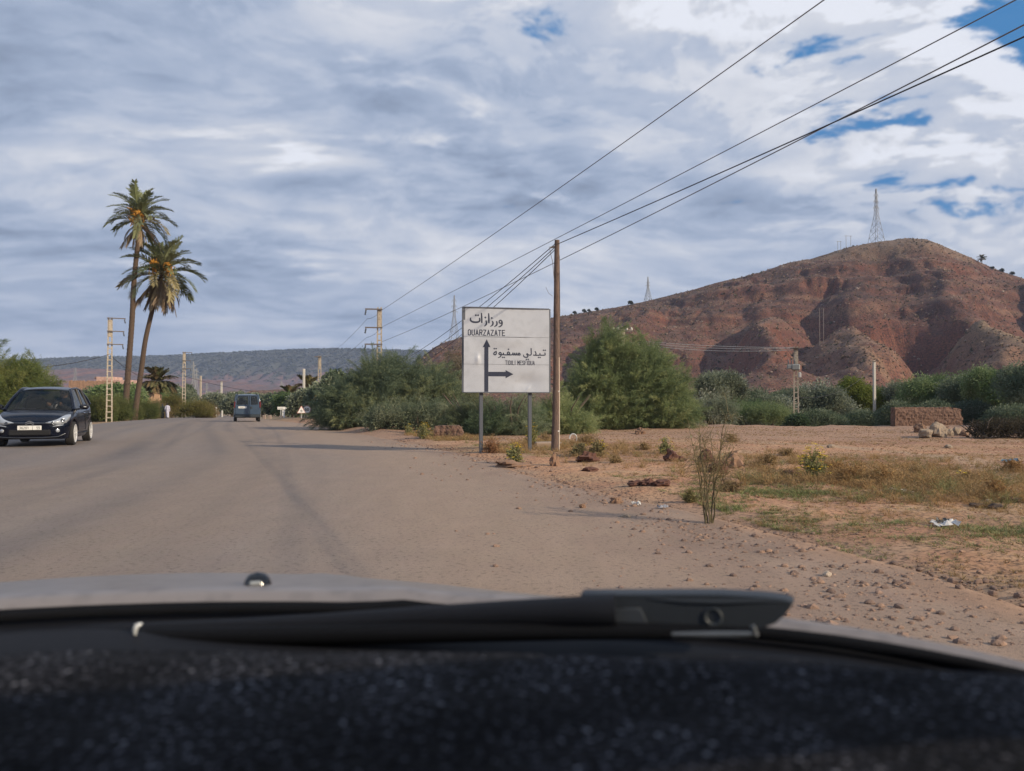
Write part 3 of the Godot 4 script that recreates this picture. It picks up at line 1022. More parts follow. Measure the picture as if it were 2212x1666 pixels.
func hatch(z: float, n: int) -> float:
	var t := []
	for q in HATCH: t.append([q[0], q[n]])
	return table(t, z)

func oncoming_car(at: Vector3, turn: float):
	var o := thing("oncoming_car", "dark blue hatchback coming towards the camera on the left of the road", "car", at, turn)
	var paint := mat(0.003, 0.005, 0.013, 0.25)
	paint.metallic_specular = 0.25
	paint.clearcoat_enabled = true
	paint.clearcoat = 0.3
	paint.clearcoat_roughness = 0.04
	var dust := noise_tex(81, 0.02, 256, [[0.0, 0.7], [1.0, 1.3]])
	paint.albedo_texture = dust
	tri_uv(paint, 0.6, false)
	var black := mat(0.008, 0.008, 0.010, 0.5)
	var glass := mat(0.008, 0.011, 0.013, 0.02)
	glass.transparency = BaseMaterial3D.TRANSPARENCY_ALPHA
	glass.albedo_color.a = 0.62
	glass.metallic_specular = 0.3
	var chrome := mat(0.62, 0.64, 0.66, 0.16, 1.0)
	# lower body
	var b := Mb.new()
	var rings := []
	var z := -1.97
	while z <= 1.9701:
		var w := hatch(z, 1)
		var top := hatch(z, 2)
		var bot := hatch(z, 3)
		var arch := 0.0
		for za in [-1.20, 1.27]:
			var q: float = 0.365 * 0.365 - (z - za) * (z - za)
			if q > 0: arch = maxf(arch, 0.305 + sqrt(q))
		var y1 := maxf(bot, arch)
		var mid := maxf(0.46, arch + 0.03)
		var sh := maxf(top - 0.10, mid + 0.04)
		var cab := sst(-1.25, -0.85, z) * sst(1.95, 1.7, z)
		var cr := 0.035 * (1.0 - cab) * sst(-1.97, -1.7, z)
		var half := [Vector3(0.0, y1, z), Vector3(w * 0.86, y1, z), Vector3(w * 0.975, y1 + 0.015, z), Vector3(w + 0.012, mid, z), Vector3(w + 0.006, lerpf(mid, sh, 0.55), z), Vector3(w - 0.008, sh, z), Vector3(w - 0.045, top - 0.025, z), Vector3(w - 0.10, top, z), Vector3(w * 0.55, top + cr, z), Vector3(0.0, top + cr * 1.35, z)]
		var ring := half.duplicate()
		for k in range(half.size() - 2, 0, -1):
			ring.append(Vector3(-half[k].x, half[k].y, half[k].z))
		rings.append(ring)
		z += 0.0394
	b.loft(rings, true, true, true)
	var body := part("body", b, paint, o)
	# roof and pillars
	b = Mb.new()
	var rr := []
	for q in [[-0.30, 1.425, 0.52], [-0.24, 1.445, 0.555], [0.1, 1.49, 0.575], [0.6, 1.505, 0.575], [1.1, 1.485, 0.555], [1.36, 1.455, 0.535], [1.42, 1.43, 0.52]]:
		var r := []
		for i in 13:
			var f := i / 6.0 - 1.0
			r.append(Vector3(q[2] * f, q[1] + 0.035 * (1.0 - f * f) - 0.02 * pow(absf(f), 6.0), q[0] - 0.07 * (1.0 - f * f) * (1.0 if q[0] < 0 else -0.3)))
		rr.append(r)
	b.loft(rr, false)
	part("roof", b, paint, o)
	for s in [-1, 1]:
		b = Mb.new()
		b.tube([Vector3(0.785 * s, 0.905, -0.92), Vector3(0.70 * s, 1.17, -0.62), Vector3(0.575 * s, 1.435, -0.24), Vector3(0.595 * s, 1.478, 0.1), Vector3(0.595 * s, 1.495, 0.6), Vector3(0.57 * s, 1.47, 1.1), Vector3(0.555 * s, 1.44, 1.38), Vector3(0.67 * s, 1.22, 1.62), Vector3(0.74 * s, 1.05, 1.76)], [0.045, 0.040, 0.035, 0.033, 0.033, 0.035, 0.05, 0.06, 0.06], 8)
		part("pillar", b, paint, o)
		b = Mb.new()
		b.tube([Vector3(0.81 * s, 0.94, 0.32), Vector3(0.60 * s, 1.49, 0.40)], 0.045, 6)
		part("pillar", b, black, o)
		b = Mb.new()
		b.tube([Vector3(0.81 * s, 0.99, 1.22), Vector3(0.60 * s, 1.46, 1.15)], 0.04, 6)
		part("pillar", b, black, o)
		b = Mb.new()
		pane(b, Vector3(0.81 * s, 0.915, -0.74), Vector3(0.815 * s, 0.945, 0.30), Vector3(0.60 * s, 1.47, 0.38), Vector3(0.60 * s, 1.44, -0.16), Vector3(0.02 * s, 0, 0))
		pane(b, Vector3(0.815 * s, 0.945, 0.34), Vector3(0.805 * s, 0.99, 1.20), Vector3(0.59 * s, 1.455, 1.12), Vector3(0.60 * s, 1.48, 0.42), Vector3(0.02 * s, 0, 0))
		pane(b, Vector3(0.80 * s, 0.99, 1.24), Vector3(0.76 * s, 1.03, 1.68), Vector3(0.58 * s, 1.40, 1.36), Vector3(0.59 * s, 1.45, 1.16), Vector3(0.015 * s, 0, 0))
		part("side_window", b, glass, o)
		# door lines and handles
		b = Mb.new()
		for zz in [-0.74, 0.33, 1.20]:
			b.tube([Vector3(0.868 * s, 0.36, zz + 0.04), Vector3(0.882 * s, 0.55, zz), Vector3(0.876 * s, 0.80, zz - 0.01), Vector3(0.862 * s, 0.87, zz - 0.01)], 0.006, 5)
		b.tube([Vector3(0.862 * s, 0.30, -0.75), Vector3(0.874 * s, 0.29, 0.3), Vector3(0.862 * s, 0.30, 0.85)], 0.012, 5)
		part("door_seam", b, black, o)
		for zz in [0.12, 1.02]:
			b = Mb.new()
			b.bev(Transform3D(Basis(), Vector3(0.878 * s, 0.82, zz)), Vector3(0.035, 0.03, 0.17), 0.012)
			part("door_handle", b, chrome, o)
		# mirror
		b = Mb.new()
		b.bev(Transform3D(Basis(Vector3.UP, 0.15 * s), Vector3(0.985 * s, 0.985, -0.62)), Vector3(0.225, 0.135, 0.11), 0.045)
		b.bar(Vector3(0.80 * s, 0.92, -0.66), Vector3(0.93 * s, 0.95, -0.62), 0.05)
		var mi := part("mirror", b, mat(0.008, 0.009, 0.013, 0.15), o)
		b = Mb.new()
		b.bev(Transform3D(Basis(Vector3.UP, 0.15 * s), Vector3(1.01 * s, 0.99, -0.677)), Vector3(0.07, 0.018, 0.012), 0.005)
		part("indicator", b, mat(0.8, 0.8, 0.78, 0.1), mi)
		# headlight: a lens that sweeps back along the corner
		b = Mb.new()
		var lo := []
		var hi := []
		var lo2 := []
		var hi2 := []
		for q in [[0.335, 0.622, 0.640, -1.968], [0.44, 0.602, 0.668, -1.966], [0.545, 0.583, 0.712, -1.948], [0.635, 0.575, 0.752, -1.905], [0.705, 0.588, 0.790, -1.835], [0.757, 0.625, 0.828, -1.745], [0.795, 0.705, 0.858, -1.63], [0.812, 0.775, 0.868, -1.55]]:
			var ob: float = q[0] * s
			var dip: float = 0.035 * sst(0.4, 0.8, q[0])
			var n := Vector3(s * (0.15 + 0.85 * sst(0.5, 0.8, q[0])), 0.1, -(1.0 - 0.7 * sst(0.5, 0.8, q[0]))).normalized()
			lo.append(Vector3(ob, q[1] - 0.03 - dip, q[3]) + n * 0.004)
			hi.append(Vector3(ob, q[2] - 0.03 - dip, q[3] + 0.10 * (q[2] - 0.62)) + n * 0.006)
			lo2.append(Vector3(ob, q[1] - 0.034 - dip, q[3]) - n * 0.09)
			hi2.append(Vector3(ob, q[2] - 0.026 - dip, q[3]) - n * 0.09)
		var mid2 := []
		for i in lo.size():
			mid2.append((lo[i] + hi[i]) * 0.5 + Vector3(s * 0.012, 0, -0.022))
		if s > 0: b.loft([lo2, lo, mid2, hi, hi2], false)
		else: b.loft([hi2, hi, mid2, lo, lo2], false)
		var hl := part("headlight", b, mats.lamp_lens, o)
		for q in [[0.50, 0.64, -1.975, 0.038], [0.70, 0.70, -1.875, 0.052]]:
			b = Mb.new()
			var n := Vector3(s * 0.45, 0.1, -1).normalized()
			b.disc_lathe(Transform3D(aim(n), Vector3(q[0] * s, q[1] - 0.045, q[2] - 0.012)), [Vector2(q[3], 0.0), Vector2(q[3] * 0.9, 0.012), Vector2(q[3] * 0.55, 0.004), Vector2(0, 0.006)], 16)
			part("reflector", b, mat(0.10, 0.11, 0.13, 0.12, 0.6), hl)
		# fog lamp and its bright strip
		b = Mb.new()
		var n2v := Vector3(s * 0.5, 0, -1).normalized()
		b.disc_lathe(Transform3D(aim(n2v), Vector3(0.60 * s, 0.405, -1.935)), [Vector2(0.048, -0.02), Vector2(0.048, 0.012), Vector2(0.036, 0.018), Vector2(0, 0.022)], 18)
		part("fog_lamp", b, mats.lamp_lens, o)
		b = Mb.new()
		b.tube([Vector3(0.50 * s, 0.508, -1.982), Vector3(0.60 * s, 0.525, -1.962), Vector3(0.68 * s, 0.535, -1.91), Vector3(0.715 * s, 0.545, -1.87)], [0.011, 0.014, 0.014, 0.008], 6)
		part("running_light", b, mats.lamp_lens, o)
		b = Mb.new()
		b.bev(Transform3D(Basis(Vector3.UP, -0.9 * s), Vector3(0.70 * s, 0.86, 1.885)), Vector3(0.12, 0.22, 0.10), 0.03)
		part("tail_light", b, mat(0.30, 0.012, 0.01, 0.15), o)
		for za in [-1.20, 1.27]:
			make_wheel(o, Vector3(0.775 * s, 0.305, za), 0.305, 0.195, s, 7)
	# windscreen and rear window
	b = Mb.new()
	pane(b, Vector3(-0.755, 0.905, -0.94), Vector3(0.755, 0.905, -0.94), Vector3(0.55, 1.435, -0.27), Vector3(-0.55, 1.435, -0.27), Vector3(0, 0.01, -0.12), 12)
	part("windscreen", b, glass, o)
	b = Mb.new()
	pane(b, Vector3(0.66, 1.06, 1.78), Vector3(-0.66, 1.06, 1.78), Vector3(-0.50, 1.44, 1.42), Vector3(0.50, 1.44, 1.42), Vector3(0, 0, 0.06))
	part("rear_window", b, glass, o)
	# grille: two bars with the double chevron, lower intake, lip
	b = Mb.new()
	for y in [0.585, 0.615]:
		b.tube([Vector3(-0.40, y, -1.972), Vector3(-0.2, y - 0.006, -1.992), Vector3(0, y - 0.008, -1.998), Vector3(0.2, y - 0.006, -1.992), Vector3(0.40, y, -1.972)], 0.0075, 6)
	part("grille_bar", b, mat(0.14, 0.15, 0.17, 0.25, 0.8), o)
	b = Mb.new()
	for y in [0.555, 0.60]:
		for s in [-1, 1]:
			b.bar(Vector3(0.088 * s, y, -2.004), Vector3(0, y + 0.048, -2.012), 0.012, 0.022)
	part("emblem", b, mat(0.50, 0.52, 0.55, 0.25, 0.8), o)
	b = Mb.new()
	b.bev(Transform3D(Basis(), Vector3(0, 0.36, -1.945)), Vector3(0.92, 0.15, 0.10), 0.03)
	part("intake", b, mat(0.004, 0.004, 0.005, 0.8), o)
	for k in 4:
		b = Mb.new()
		b.bar(Vector3(-0.44, 0.315 + 0.03 * k, -1.997), Vector3(0.44, 0.315 + 0.03 * k, -1.997), 0.009)
		part("intake_slat", b, mat(0.016, 0.017, 0.02, 0.5), o)
	b = Mb.new()
	b.tube([Vector3(-0.76, 0.33, -1.88), Vector3(-0.62, 0.255, -1.965), Vector3(-0.3, 0.235, -2.0), Vector3(0.3, 0.235, -2.0), Vector3(0.62, 0.255, -1.965), Vector3(0.76, 0.33, -1.88)], 0.014, 6)
	part("lip", b, mat(0.045, 0.05, 0.06, 0.3, 0.4), o)
	plate(o, Vector3(0, 0.478, -2.012), Basis(Vector3.UP, PI), 0.52, 0.108, "36201", "55")
	# cabin
	b = Mb.new()
	b.bev(Transform3D(Basis(), Vector3(0, 0.90, -0.62)), Vector3(1.40, 0.06, 0.5), 0.03)
	part("dashboard", b, mat(0.012, 0.012, 0.014, 0.8), o)
	for s in [-1, 1]:
		b = Mb.new()
		b.bev(Transform3D(Basis(Vector3.RIGHT, 0.2), Vector3(0.36 * s, 0.98, 0.36)), Vector3(0.46, 0.54, 0.13), 0.05)
		b.bev(Transform3D(Basis(Vector3.RIGHT, 0.15), Vector3(0.36 * s, 1.31, 0.40)), Vector3(0.26, 0.16, 0.09), 0.035)
		part("seat", b, mat(0.010, 0.010, 0.012, 0.9), o)
	b = Mb.new()
	b.bev(Transform3D(Basis(Vector3.RIGHT, 0.25), Vector3(0, 0.97, 1.25)), Vector3(1.25, 0.45, 0.14), 0.05)
	part("rear_seat", b, mat(0.010, 0.010, 0.012, 0.9), o)
	b = Mb.new()
	var st := []
	for k in 21: st.append(Vector3(-0.36 + 0.18 * cos(TAU * k / 20.0), 0.95 + 0.16 * sin(TAU * k / 20.0), -0.25 + 0.07 * sin(TAU * k / 20.0)))
	b.tube(st, 0.016, 6, false)
	part("steering_wheel", b, black, o)
	b = Mb.new()
	b.bev(Transform3D(Basis(), Vector3(0, 1.36, -0.30)), Vector3(0.24, 0.06, 0.03), 0.012)
	part("rear_view_mirror", b, black, o)
	b = Mb.new()
	b.bev(Transform3D(Basis(Vector3.RIGHT, -0.3), Vector3(0.30, 1.405, -0.10)), Vector3(0.42, 0.02, 0.15), 0.008)
	part("sun_visor", b, mat(0.42, 0.44, 0.45, 0.7), o)
	for s in [-1, 1]:
		b = Mb.new()
		b.tube([Vector3(0.55 * s, 0.925, -1.04), Vector3(0.05 * s, 0.945, -1.08)], 0.009, 5)
		part("wiper", b, black, o)

func glyphs(text: String, size: float, depth: float, m: Material, bold := false) -> TextMesh:
	var f := SystemFont.new()
	f.font_names = PackedStringArray(["Droid Sans"])
	if bold: f.font_weight = 700
	var t := TextMesh.new()
	t.font = f
	t.text = text
	t.font_size = 64
	t.pixel_size = size / 46.0
	t.depth = depth
	t.material = m
	return t

func plate(o: Node3D, at: Vector3, turn: Basis, w: float, h: float, left: String, right: String):
	var b := Mb.new()
	b.bev(Transform3D(turn, at), Vector3(w, h, 0.016), 0.006)
	var pl := part("licence_plate", b, mat(0.66, 0.66, 0.64, 0.4), o)
	var ink := mat(0.02, 0.02, 0.022, 0.6)
	if left:
		for q in [[left, -w * 0.215], [right, w * 0.37], ["|", w * 0.13]]:
			var t := obj("lettering", glyphs(q[0], h * 0.62, 0.004, ink), pl)
			t.transform = Transform3D(turn * Basis.from_scale(Vector3(0.82, 1, 1)), at + turn * Vector3(q[1], 0, 0.0100))
	else:
		b = Mb.new()
		b.box(Transform3D(turn, at + turn * Vector3(-w * 0.12, 0, 0.0100)), Vector3(w * 0.5, h * 0.34, 0.004))
		part("lettering", b, mat(0.25, 0.25, 0.26, 0.6), pl)

const VAN := [[-2.0, 0.55, 0.62, 0.35], [-1.9, 0.70, 0.72, 0.28], [-1.6, 0.79, 0.95, 0.25], [-1.2, 0.82, 1.05, 0.25], [-0.95, 0.83, 1.12, 0.25], [1.9, 0.83, 1.12, 0.27], [1.98, 0.81, 1.12, 0.30]]

func receding_van(at: Vector3, turn: float):
	var o := thing("van", "slate blue family van driving away ahead on the road", "van", at, turn)
	var paint := mat(0.040, 0.068, 0.108, 0.32, 0.2)
	paint.clearcoat_enabled = true
	paint.clearcoat = 0.8
	paint.clearcoat_roughness = 0.15
	var black := mat(0.010, 0.010, 0.012, 0.6)
	var dark := mat(0.020, 0.028, 0.036, 0.5)
	var glass := mat(0.010, 0.015, 0.018, 0.04)
	glass.transparency = BaseMaterial3D.TRANSPARENCY_ALPHA
	glass.albedo_color.a = 0.45
	var b := Mb.new()
	var rings := []
	var z := -2.0
	while z <= 1.981:
		var t := [[], [], []]
		for q in VAN:
			for n in 3: t[n].append([q[0], q[n + 1]])
		var w := table(t[0], z)
		var top := table(t[1], z)
		var bot := table(t[2], z)
		for za in [-1.35, 1.33]:
			var q: float = 0.37 * 0.37 - (z - za) * (z - za)
			if q > 0: bot = maxf(bot, 0.30 + sqrt(q))
		var half := [Vector3(0, bot, z), Vector3(w * 0.9, bot, z), Vector3(w, bot + 0.03, z), Vector3(w + 0.012, maxf(0.6, bot + 0.05), z), Vector3(w, maxf(0.9, bot + 0.1) if top > 1.0 else top - 0.08, z), Vector3(w - 0.03, top - 0.01, z), Vector3(w - 0.09, top, z), Vector3(0, top + 0.01, z)]
		var ring := half.duplicate()
		for k in range(half.size() - 2, 0, -1): ring.append(Vector3(-half[k].x, half[k].y, half[k].z))
		rings.append(ring)
		z += 0.0398
	b.loft(rings, true, true, true)
	part("body", b, paint, o)
	# upper body as an open shell: roof, pillars, door frames round the glass
	b = Mb.new()
	var rr := []
	for q in [[-0.62, 1.62, 0.60], [-0.45, 1.72, 0.64], [0.0, 1.79, 0.66], [1.2, 1.80, 0.66], [1.80, 1.775, 0.65], [1.90, 1.74, 0.63]]:
		var r := []
		for i in 13:
			var f := i / 6.0 - 1.0
			r.append(Vector3(q[2] * f * (1.0 + 0.06 * (1 if absf(f) > 0.9 else 0)), q[1] + 0.03 * (1.0 - f * f) - 0.05 * pow(absf(f), 8.0), q[0] - 0.06 * (1.0 - f * f) * (1.0 if q[0] < 0 else 0.0)))
		rr.append(r)
	b.loft(rr, false)
	part("roof", b, paint, o)
	for s in [-1, 1]:
		b = Mb.new()
		b.tube([Vector3(0.79 * s, 1.10, -1.1), Vector3(0.66 * s, 1.72, -0.45), Vector3(0.685 * s, 1.77, 0.0), Vector3(0.685 * s, 1.78, 1.2), Vector3(0.66 * s, 1.75, 1.84), Vector3(0.735 * s, 1.45, 1.89), Vector3(0.79 * s, 1.10, 1.93)], [0.06, 0.05, 0.045, 0.045, 0.055, 0.06, 0.065], 8)
		part("pillar", b, paint, o)
		b = Mb.new()
		b.tube([Vector3(0.80 * s, 1.1, 0.0), Vector3(0.69 * s, 1.77, 0.05)], 0.05, 6)
		part("pillar", b, paint, o)
		b = Mb.new()
		pane(b, Vector3(0.80 * s, 1.12, -0.95), Vector3(0.80 * s, 1.12, 0.0), Vector3(0.685 * s, 1.74, 0.03), Vector3(0.67 * s, 1.70, -0.45), Vector3(0.015 * s, 0, 0), 5)
		pane(b, Vector3(0.80 * s, 1.12, 0.06), Vector3(0.79 * s, 1.12, 1.88), Vector3(0.67 * s, 1.72, 1.82), Vector3(0.69 * s, 1.75, 0.06), Vector3(0.015 * s, 0, 0), 5)
		part("side_window", b, glass, o)
		b = Mb.new()
		b.bev(Transform3D(Basis(), Vector3(0.965 * s, 1.16, -0.78)), Vector3(0.20, 0.16, 0.10), 0.04)
		b.bar(Vector3(0.80 * s, 1.1, -0.8), Vector3(0.92 * s, 1.13, -0.78), 0.05)
		part("mirror", b, black, o)
		b = Mb.new()
		b.bev(Transform3D(Basis(), Vector3(0.785 * s, 1.13, 1.945)), Vector3(0.10, 0.42, 0.10), 0.025)
		part("tail_light", b, mat(0.12, 0.018, 0.018, 0.25), o)
		for za in [-1.35, 1.33]:
			make_wheel(o, Vector3(0.73 * s, 0.30, za), 0.30, 0.185, s)
		b = Mb.new()
		b.tube([Vector3(0.60 * s, 1.80, -0.2), Vector3(0.60 * s, 1.83, 0.0), Vector3(0.60 * s, 1.83, 1.5), Vector3(0.60 * s, 1.79, 1.7)], 0.018, 6)
		part("roof_rail", b, black, o)
	# rear doors: two unequal leaves, each with its window
	for q in [[-0.76, 0.12], [0.14, 0.74]]:
		b = Mb.new()
		var w: float = q[1] - q[0]
		var cx: float = (q[0] + q[1]) * 0.5
		b.bev(Transform3D(Basis(), Vector3(cx, 0.80, 1.985)), Vector3(w - 0.015, 0.62, 0.05), 0.02)
		var x0: float = q[0] * 0.86
		var x1: float = q[1] * 0.86
		for s in [[q[0] + 0.03, x0 + 0.05], [q[1] - 0.03, x1 - 0.03]]:
			b.bar(Vector3(s[0], 1.09, 1.965), Vector3(s[1], 1.74, 1.885), 0.07, 0.05)
		b.bar(Vector3(q[0], 1.10, 1.97), Vector3(q[1], 1.10, 1.97), 0.06, 0.05)
		b.bar(Vector3(x0, 1.73, 1.885), Vector3(x1, 1.73, 1.885), 0.08, 0.05)
		var dr := part("rear_door", b, paint, o)
		b = Mb.new()
		pane(b, Vector3(q[1] - 0.05, 1.12, 1.975), Vector3(q[0] + 0.05, 1.12, 1.975), Vector3(x0 + 0.07, 1.70, 1.90), Vector3(x1 - 0.05, 1.70, 1.90), Vector3(0, 0, 0.012), 6)
		part("window", b, glass, dr)
		b = Mb.new()
		b.tube([Vector3(q[0] + 0.10, 1.125, 2.0), Vector3(cx, 1.135, 2.01), Vector3(q[1] - 0.10, 1.22, 1.99)], 0.009, 5)
		part("wiper", b, black, dr)
	b = Mb.new()
	b.bev(Transform3D(Basis(), Vector3(0.24, 0.93, 2.015)), Vector3(0.13, 0.17, 0.03), 0.02)
	part("door_handle", b, dark, o)
	plate(o, Vector3(-0.30, 0.955, 2.02), Basis(), 0.52, 0.13, "", "")
	b = Mb.new()
	b.bev(Transform3D(Basis(), Vector3(0, 0.40, 2.0)), Vector3(1.64, 0.24, 0.14), 0.05)
	part("bumper", b, dark, o)
	b = Mb.new()
	pane(b, Vector3(-0.77, 1.10, -1.05), Vector3(0.77, 1.10, -1.05), Vector3(0.62, 1.70, -0.48), Vector3(-0.62, 1.70, -0.48), Vector3(0, 0, -0.08))
	part("windscreen", b, glass, o)
	for q in [[-0.38, 0.2], [0.38, 0.2], [-0.38, 1.15], [0.38, 1.15]]:
		b = Mb.new()
		b.bev(Transform3D(Basis(Vector3.RIGHT, 0.2), Vector3(q[0], 1.1, q[1])), Vector3(0.5, 0.62, 0.14), 0.05)
		b.bev(Transform3D(Basis(), Vector3(q[0], 1.48, q[1] + 0.05)), Vector3(0.26, 0.16, 0.08), 0.03)
		part("seat", b, mat(0.012, 0.012, 0.014, 0.9), o)

# ---------------------------------------------------------------- plants
func leaf_mat(back := 0.35, rough := 0.75) -> StandardMaterial3D:
	var m := mat(1, 1, 1, rough)
	m.vertex_color_use_as_albedo = true
	m.metallic_specular = 0.25
	m.backlight_enabled = true
	m.backlight = Color(back, back, back).linear_to_srgb()
	return m

func spray_mesh(seed_: int, twigs: int, needles: int, nl: float, nw: float, droop: float, m: Material) -> ArrayMesh:
	var r := RandomNumberGenerator.new()
	r.seed = seed_
	var b := Mb.new()
	var stem := func(t): return Vector3(0.10 * sin(t * 2.2), t, 0.06 * sin(t * 3.1))
	var prev: Vector3 = stem.call(0.0)
	for k in 4:
		var q: Vector3 = stem.call((k + 1) / 4.0)
		var w := Vector3(0.007, 0, 0.004) * (1.0 - k * 0.2)
		b.qv(prev - w, q - w * 0.8, q + w * 0.8, prev + w)
		prev = q
	for i in twigs:
		var t := 0.12 + 0.86 * i / twigs
		var o: Vector3 = stem.call(t)
		var a := i * 2.4 + r.randf() * 0.6
		var dir := Vector3(cos(a), r.randf_range(0.5, 1.2), sin(a)).normalized()
		var ln := (0.50 - 0.22 * t) * r.randf_range(0.7, 1.2)
		var p0 := o
		for k in needles:
			var f := (k + 1.0) / needles
			var q := o + dir * ln * f + Vector3(0, -droop * f * f * ln, 0)
			if k % 3 == 2 or k == needles - 1:
				var w := dir.cross(Vector3.UP).normalized() * 0.004
				b.tv(p0 - w, q, p0 + w)
				p0 = q
			for s in 2:
				var nd := (dir * r.randf_range(0.4, 1.0) + Vector3(r.randfn(), r.randfn() - droop * 0.6, r.randfn()) * 0.55).normalized()
				var sw := nd.cross(Vector3(r.randfn(), r.randfn(), r.randfn())).normalized() * nw
				b.tv(q - sw, q + nd * nl * r.randf_range(0.6, 1.15), q + sw)
	return b.mesh(m, false)

func plume_mesh(seed_: int, twigs: int, m: Material, arch := 0.5, nl := 0.11) -> ArrayMesh:
	# one arching plume: it grows along y and bows towards x
	var r := RandomNumberGenerator.new()
	r.seed = seed_
	var b := Mb.new()
	b.use_c = true
	var stem := func(t): return Vector3(arch * t * t * (0.4 + 0.6 * t), t * (1.0 - 0.22 * arch * t * t), 0.05 * sin(t * 4.0))
	b.col = Color(0.8, 0.7, 0.55)
	var pts := []
	for k in 7: pts.append(stem.call(k / 6.0))
	b.tube(pts, [0.011, 0.009, 0.007, 0.005, 0.004, 0.003, 0.0015], 3, false)
	for i in twigs:
		var t := 0.10 + 0.90 * (i + r.randf()) / twigs
		var o: Vector3 = stem.call(t)
		var tan: Vector3 = (stem.call(minf(t + 0.02, 1.02)) - stem.call(t - 0.02)).normalized()
		var a := i * 2.4 + r.randf()
		var side := (Vector3(cos(a), 0, sin(a)) - tan * tan.dot(Vector3(cos(a), 0, sin(a)))).normalized()
		var dir := (tan * r.randf_range(0.9, 1.4) + side * r.randf_range(0.3, 0.7)).normalized()
		var ln := (0.36 - 0.22 * t) * r.randf_range(0.7, 1.25)
		var tone := r.randf_range(0.80, 1.2)
		b.col = Color(tone, tone, tone * 0.95)
		var n := 8
		for k in n:
			var f := (k + 1.0) / n
			var q := o + dir * ln * f + Vector3(0.30 * f * f * ln, 0, 0)
			for s in 2:
				var nd := (dir * r.randf_range(0.5, 1.1) + Vector3(r.randfn() + 0.25, r.randfn(), r.randfn()) * 0.45).normalized()
				var sw := nd.cross(Vector3(r.randfn(), r.randfn(), r.randfn())).normalized() * 0.0042
				b.tv(q - sw, q + nd * nl * r.randf_range(0.6, 1.2), q + sw)
	return b.mesh(m, false)

func plumed(o: Node3D, meshes: Array, domes: Array, n: int, reach: float, pal: Array, wild := 0.2, up := 0.4, inner := 0.35):
	# domes: [middle at the ground, radii]; plumes spring from inside and end near the surface
	var total := 0.0
	for q in domes: total += pow(q[1].x * q[1].y * q[1].z, 0.66)
	for mi in meshes.size():
		var places := []
		var cols := []
		for q in domes:
			for i in int(n * pow(q[1].x * q[1].y * q[1].z, 0.66) / total / meshes.size() + 0.5):
				var dir := rvec()
				dir.y = absf(dir.y)
				var lump := 1.0 + 0.22 * n1.get_noise_3d(dir.x * 11.0 + q[0].x * 7.0, dir.y * 11.0, dir.z * 11.0)
				var tip: Vector3 = q[0] + dir * q[1] * lump * sqrt(rnd(inner, 1.0)) * 1.04
				var d := (dir * 0.6 + Vector3(0, up, 0) + rvec() * wild).normalized()
				var s := reach * rnd(0.7, 1.3)
				var at := tip - d * s
				if at.y < 0.0:
					at.y = rnd(0.0, 0.12)
				var x := Vector3.DOWN - d * Vector3.DOWN.dot(d)
				x = (x + rvec() * 0.25).normalized() if x.length() > 0.1 else rvec()
				x = (x - d * x.dot(d)).normalized()
				places.append(Transform3D(Basis(x, d, x.cross(d)).scaled_local(Vector3(s, s, s)), at))
				var f := clampf(0.5 + 1.0 * n1.get_noise_3d(at.x * 5.0 + o.position.x, at.y * 5.0, at.z * 5.0) + rnd(-0.45, 0.45), 0.0, 1.0)
				cols.append(pal[0].lerp(pal[1], f) if f < 0.75 else pal[1].lerp(pal[2], (f - 0.75) * 4.0))
		many("foliage", meshes[mi], places, cols, o)

func plume_bush(called: String, label: String, at: Vector3, domes: Array, n: int, reach: float, pal: Array, wild := 0.2, up := 0.4):
	var o := thing(called, label, "bush", at)
	plumed(o, sprays + drooping, domes, n, reach * 0.75, pal, wild + 0.18, up, 0.15)
	plumed(o, plumes, domes, n / 9, reach, pal, wild, up, 0.5)
	plumed(o, plumes, domes.map(func(q): return [q[0], q[1] * Vector3(1.06, 1.10, 1.06)]), n / 40, reach * 1.1, pal, wild + 0.1, up + 0.3, 0.85)
	stems(o, 7, 1.4, 1.0, 0.045, mats.bark)

func clump_mesh(seed_: int, leaves: int, ll: float, lw: float, m: Material, flat := 0.75) -> ArrayMesh:
	var r := RandomNumberGenerator.new()
	r.seed = seed_
	var b := Mb.new()
	for i in leaves:
		var q := Vector3(r.randfn(), r.randfn() * flat, r.randfn())
		q = q.normalized() * pow(r.randf(), 0.45) * 0.5
		var d := (q.normalized() * 0.7 + Vector3(r.randfn(), r.randfn() + 0.2, r.randfn()) * 0.6).normalized()
		var s := d.cross(Vector3(r.randfn(), r.randfn(), r.randfn())).normalized()
		var n := d.cross(s) * lw * 0.35
		var l := ll * r.randf_range(0.7, 1.25)
		var i0 := b.p(q)
		var i1 := b.p(q + d * l * 0.45 + s * lw * 0.5 + n)
		var i2 := b.p(q + d * l)
		var i3 := b.p(q + d * l * 0.45 - s * lw * 0.5 + n)
		b.tri(i0, i1, i2); b.tri(i0, i2, i3)
	return b.mesh(m, false)

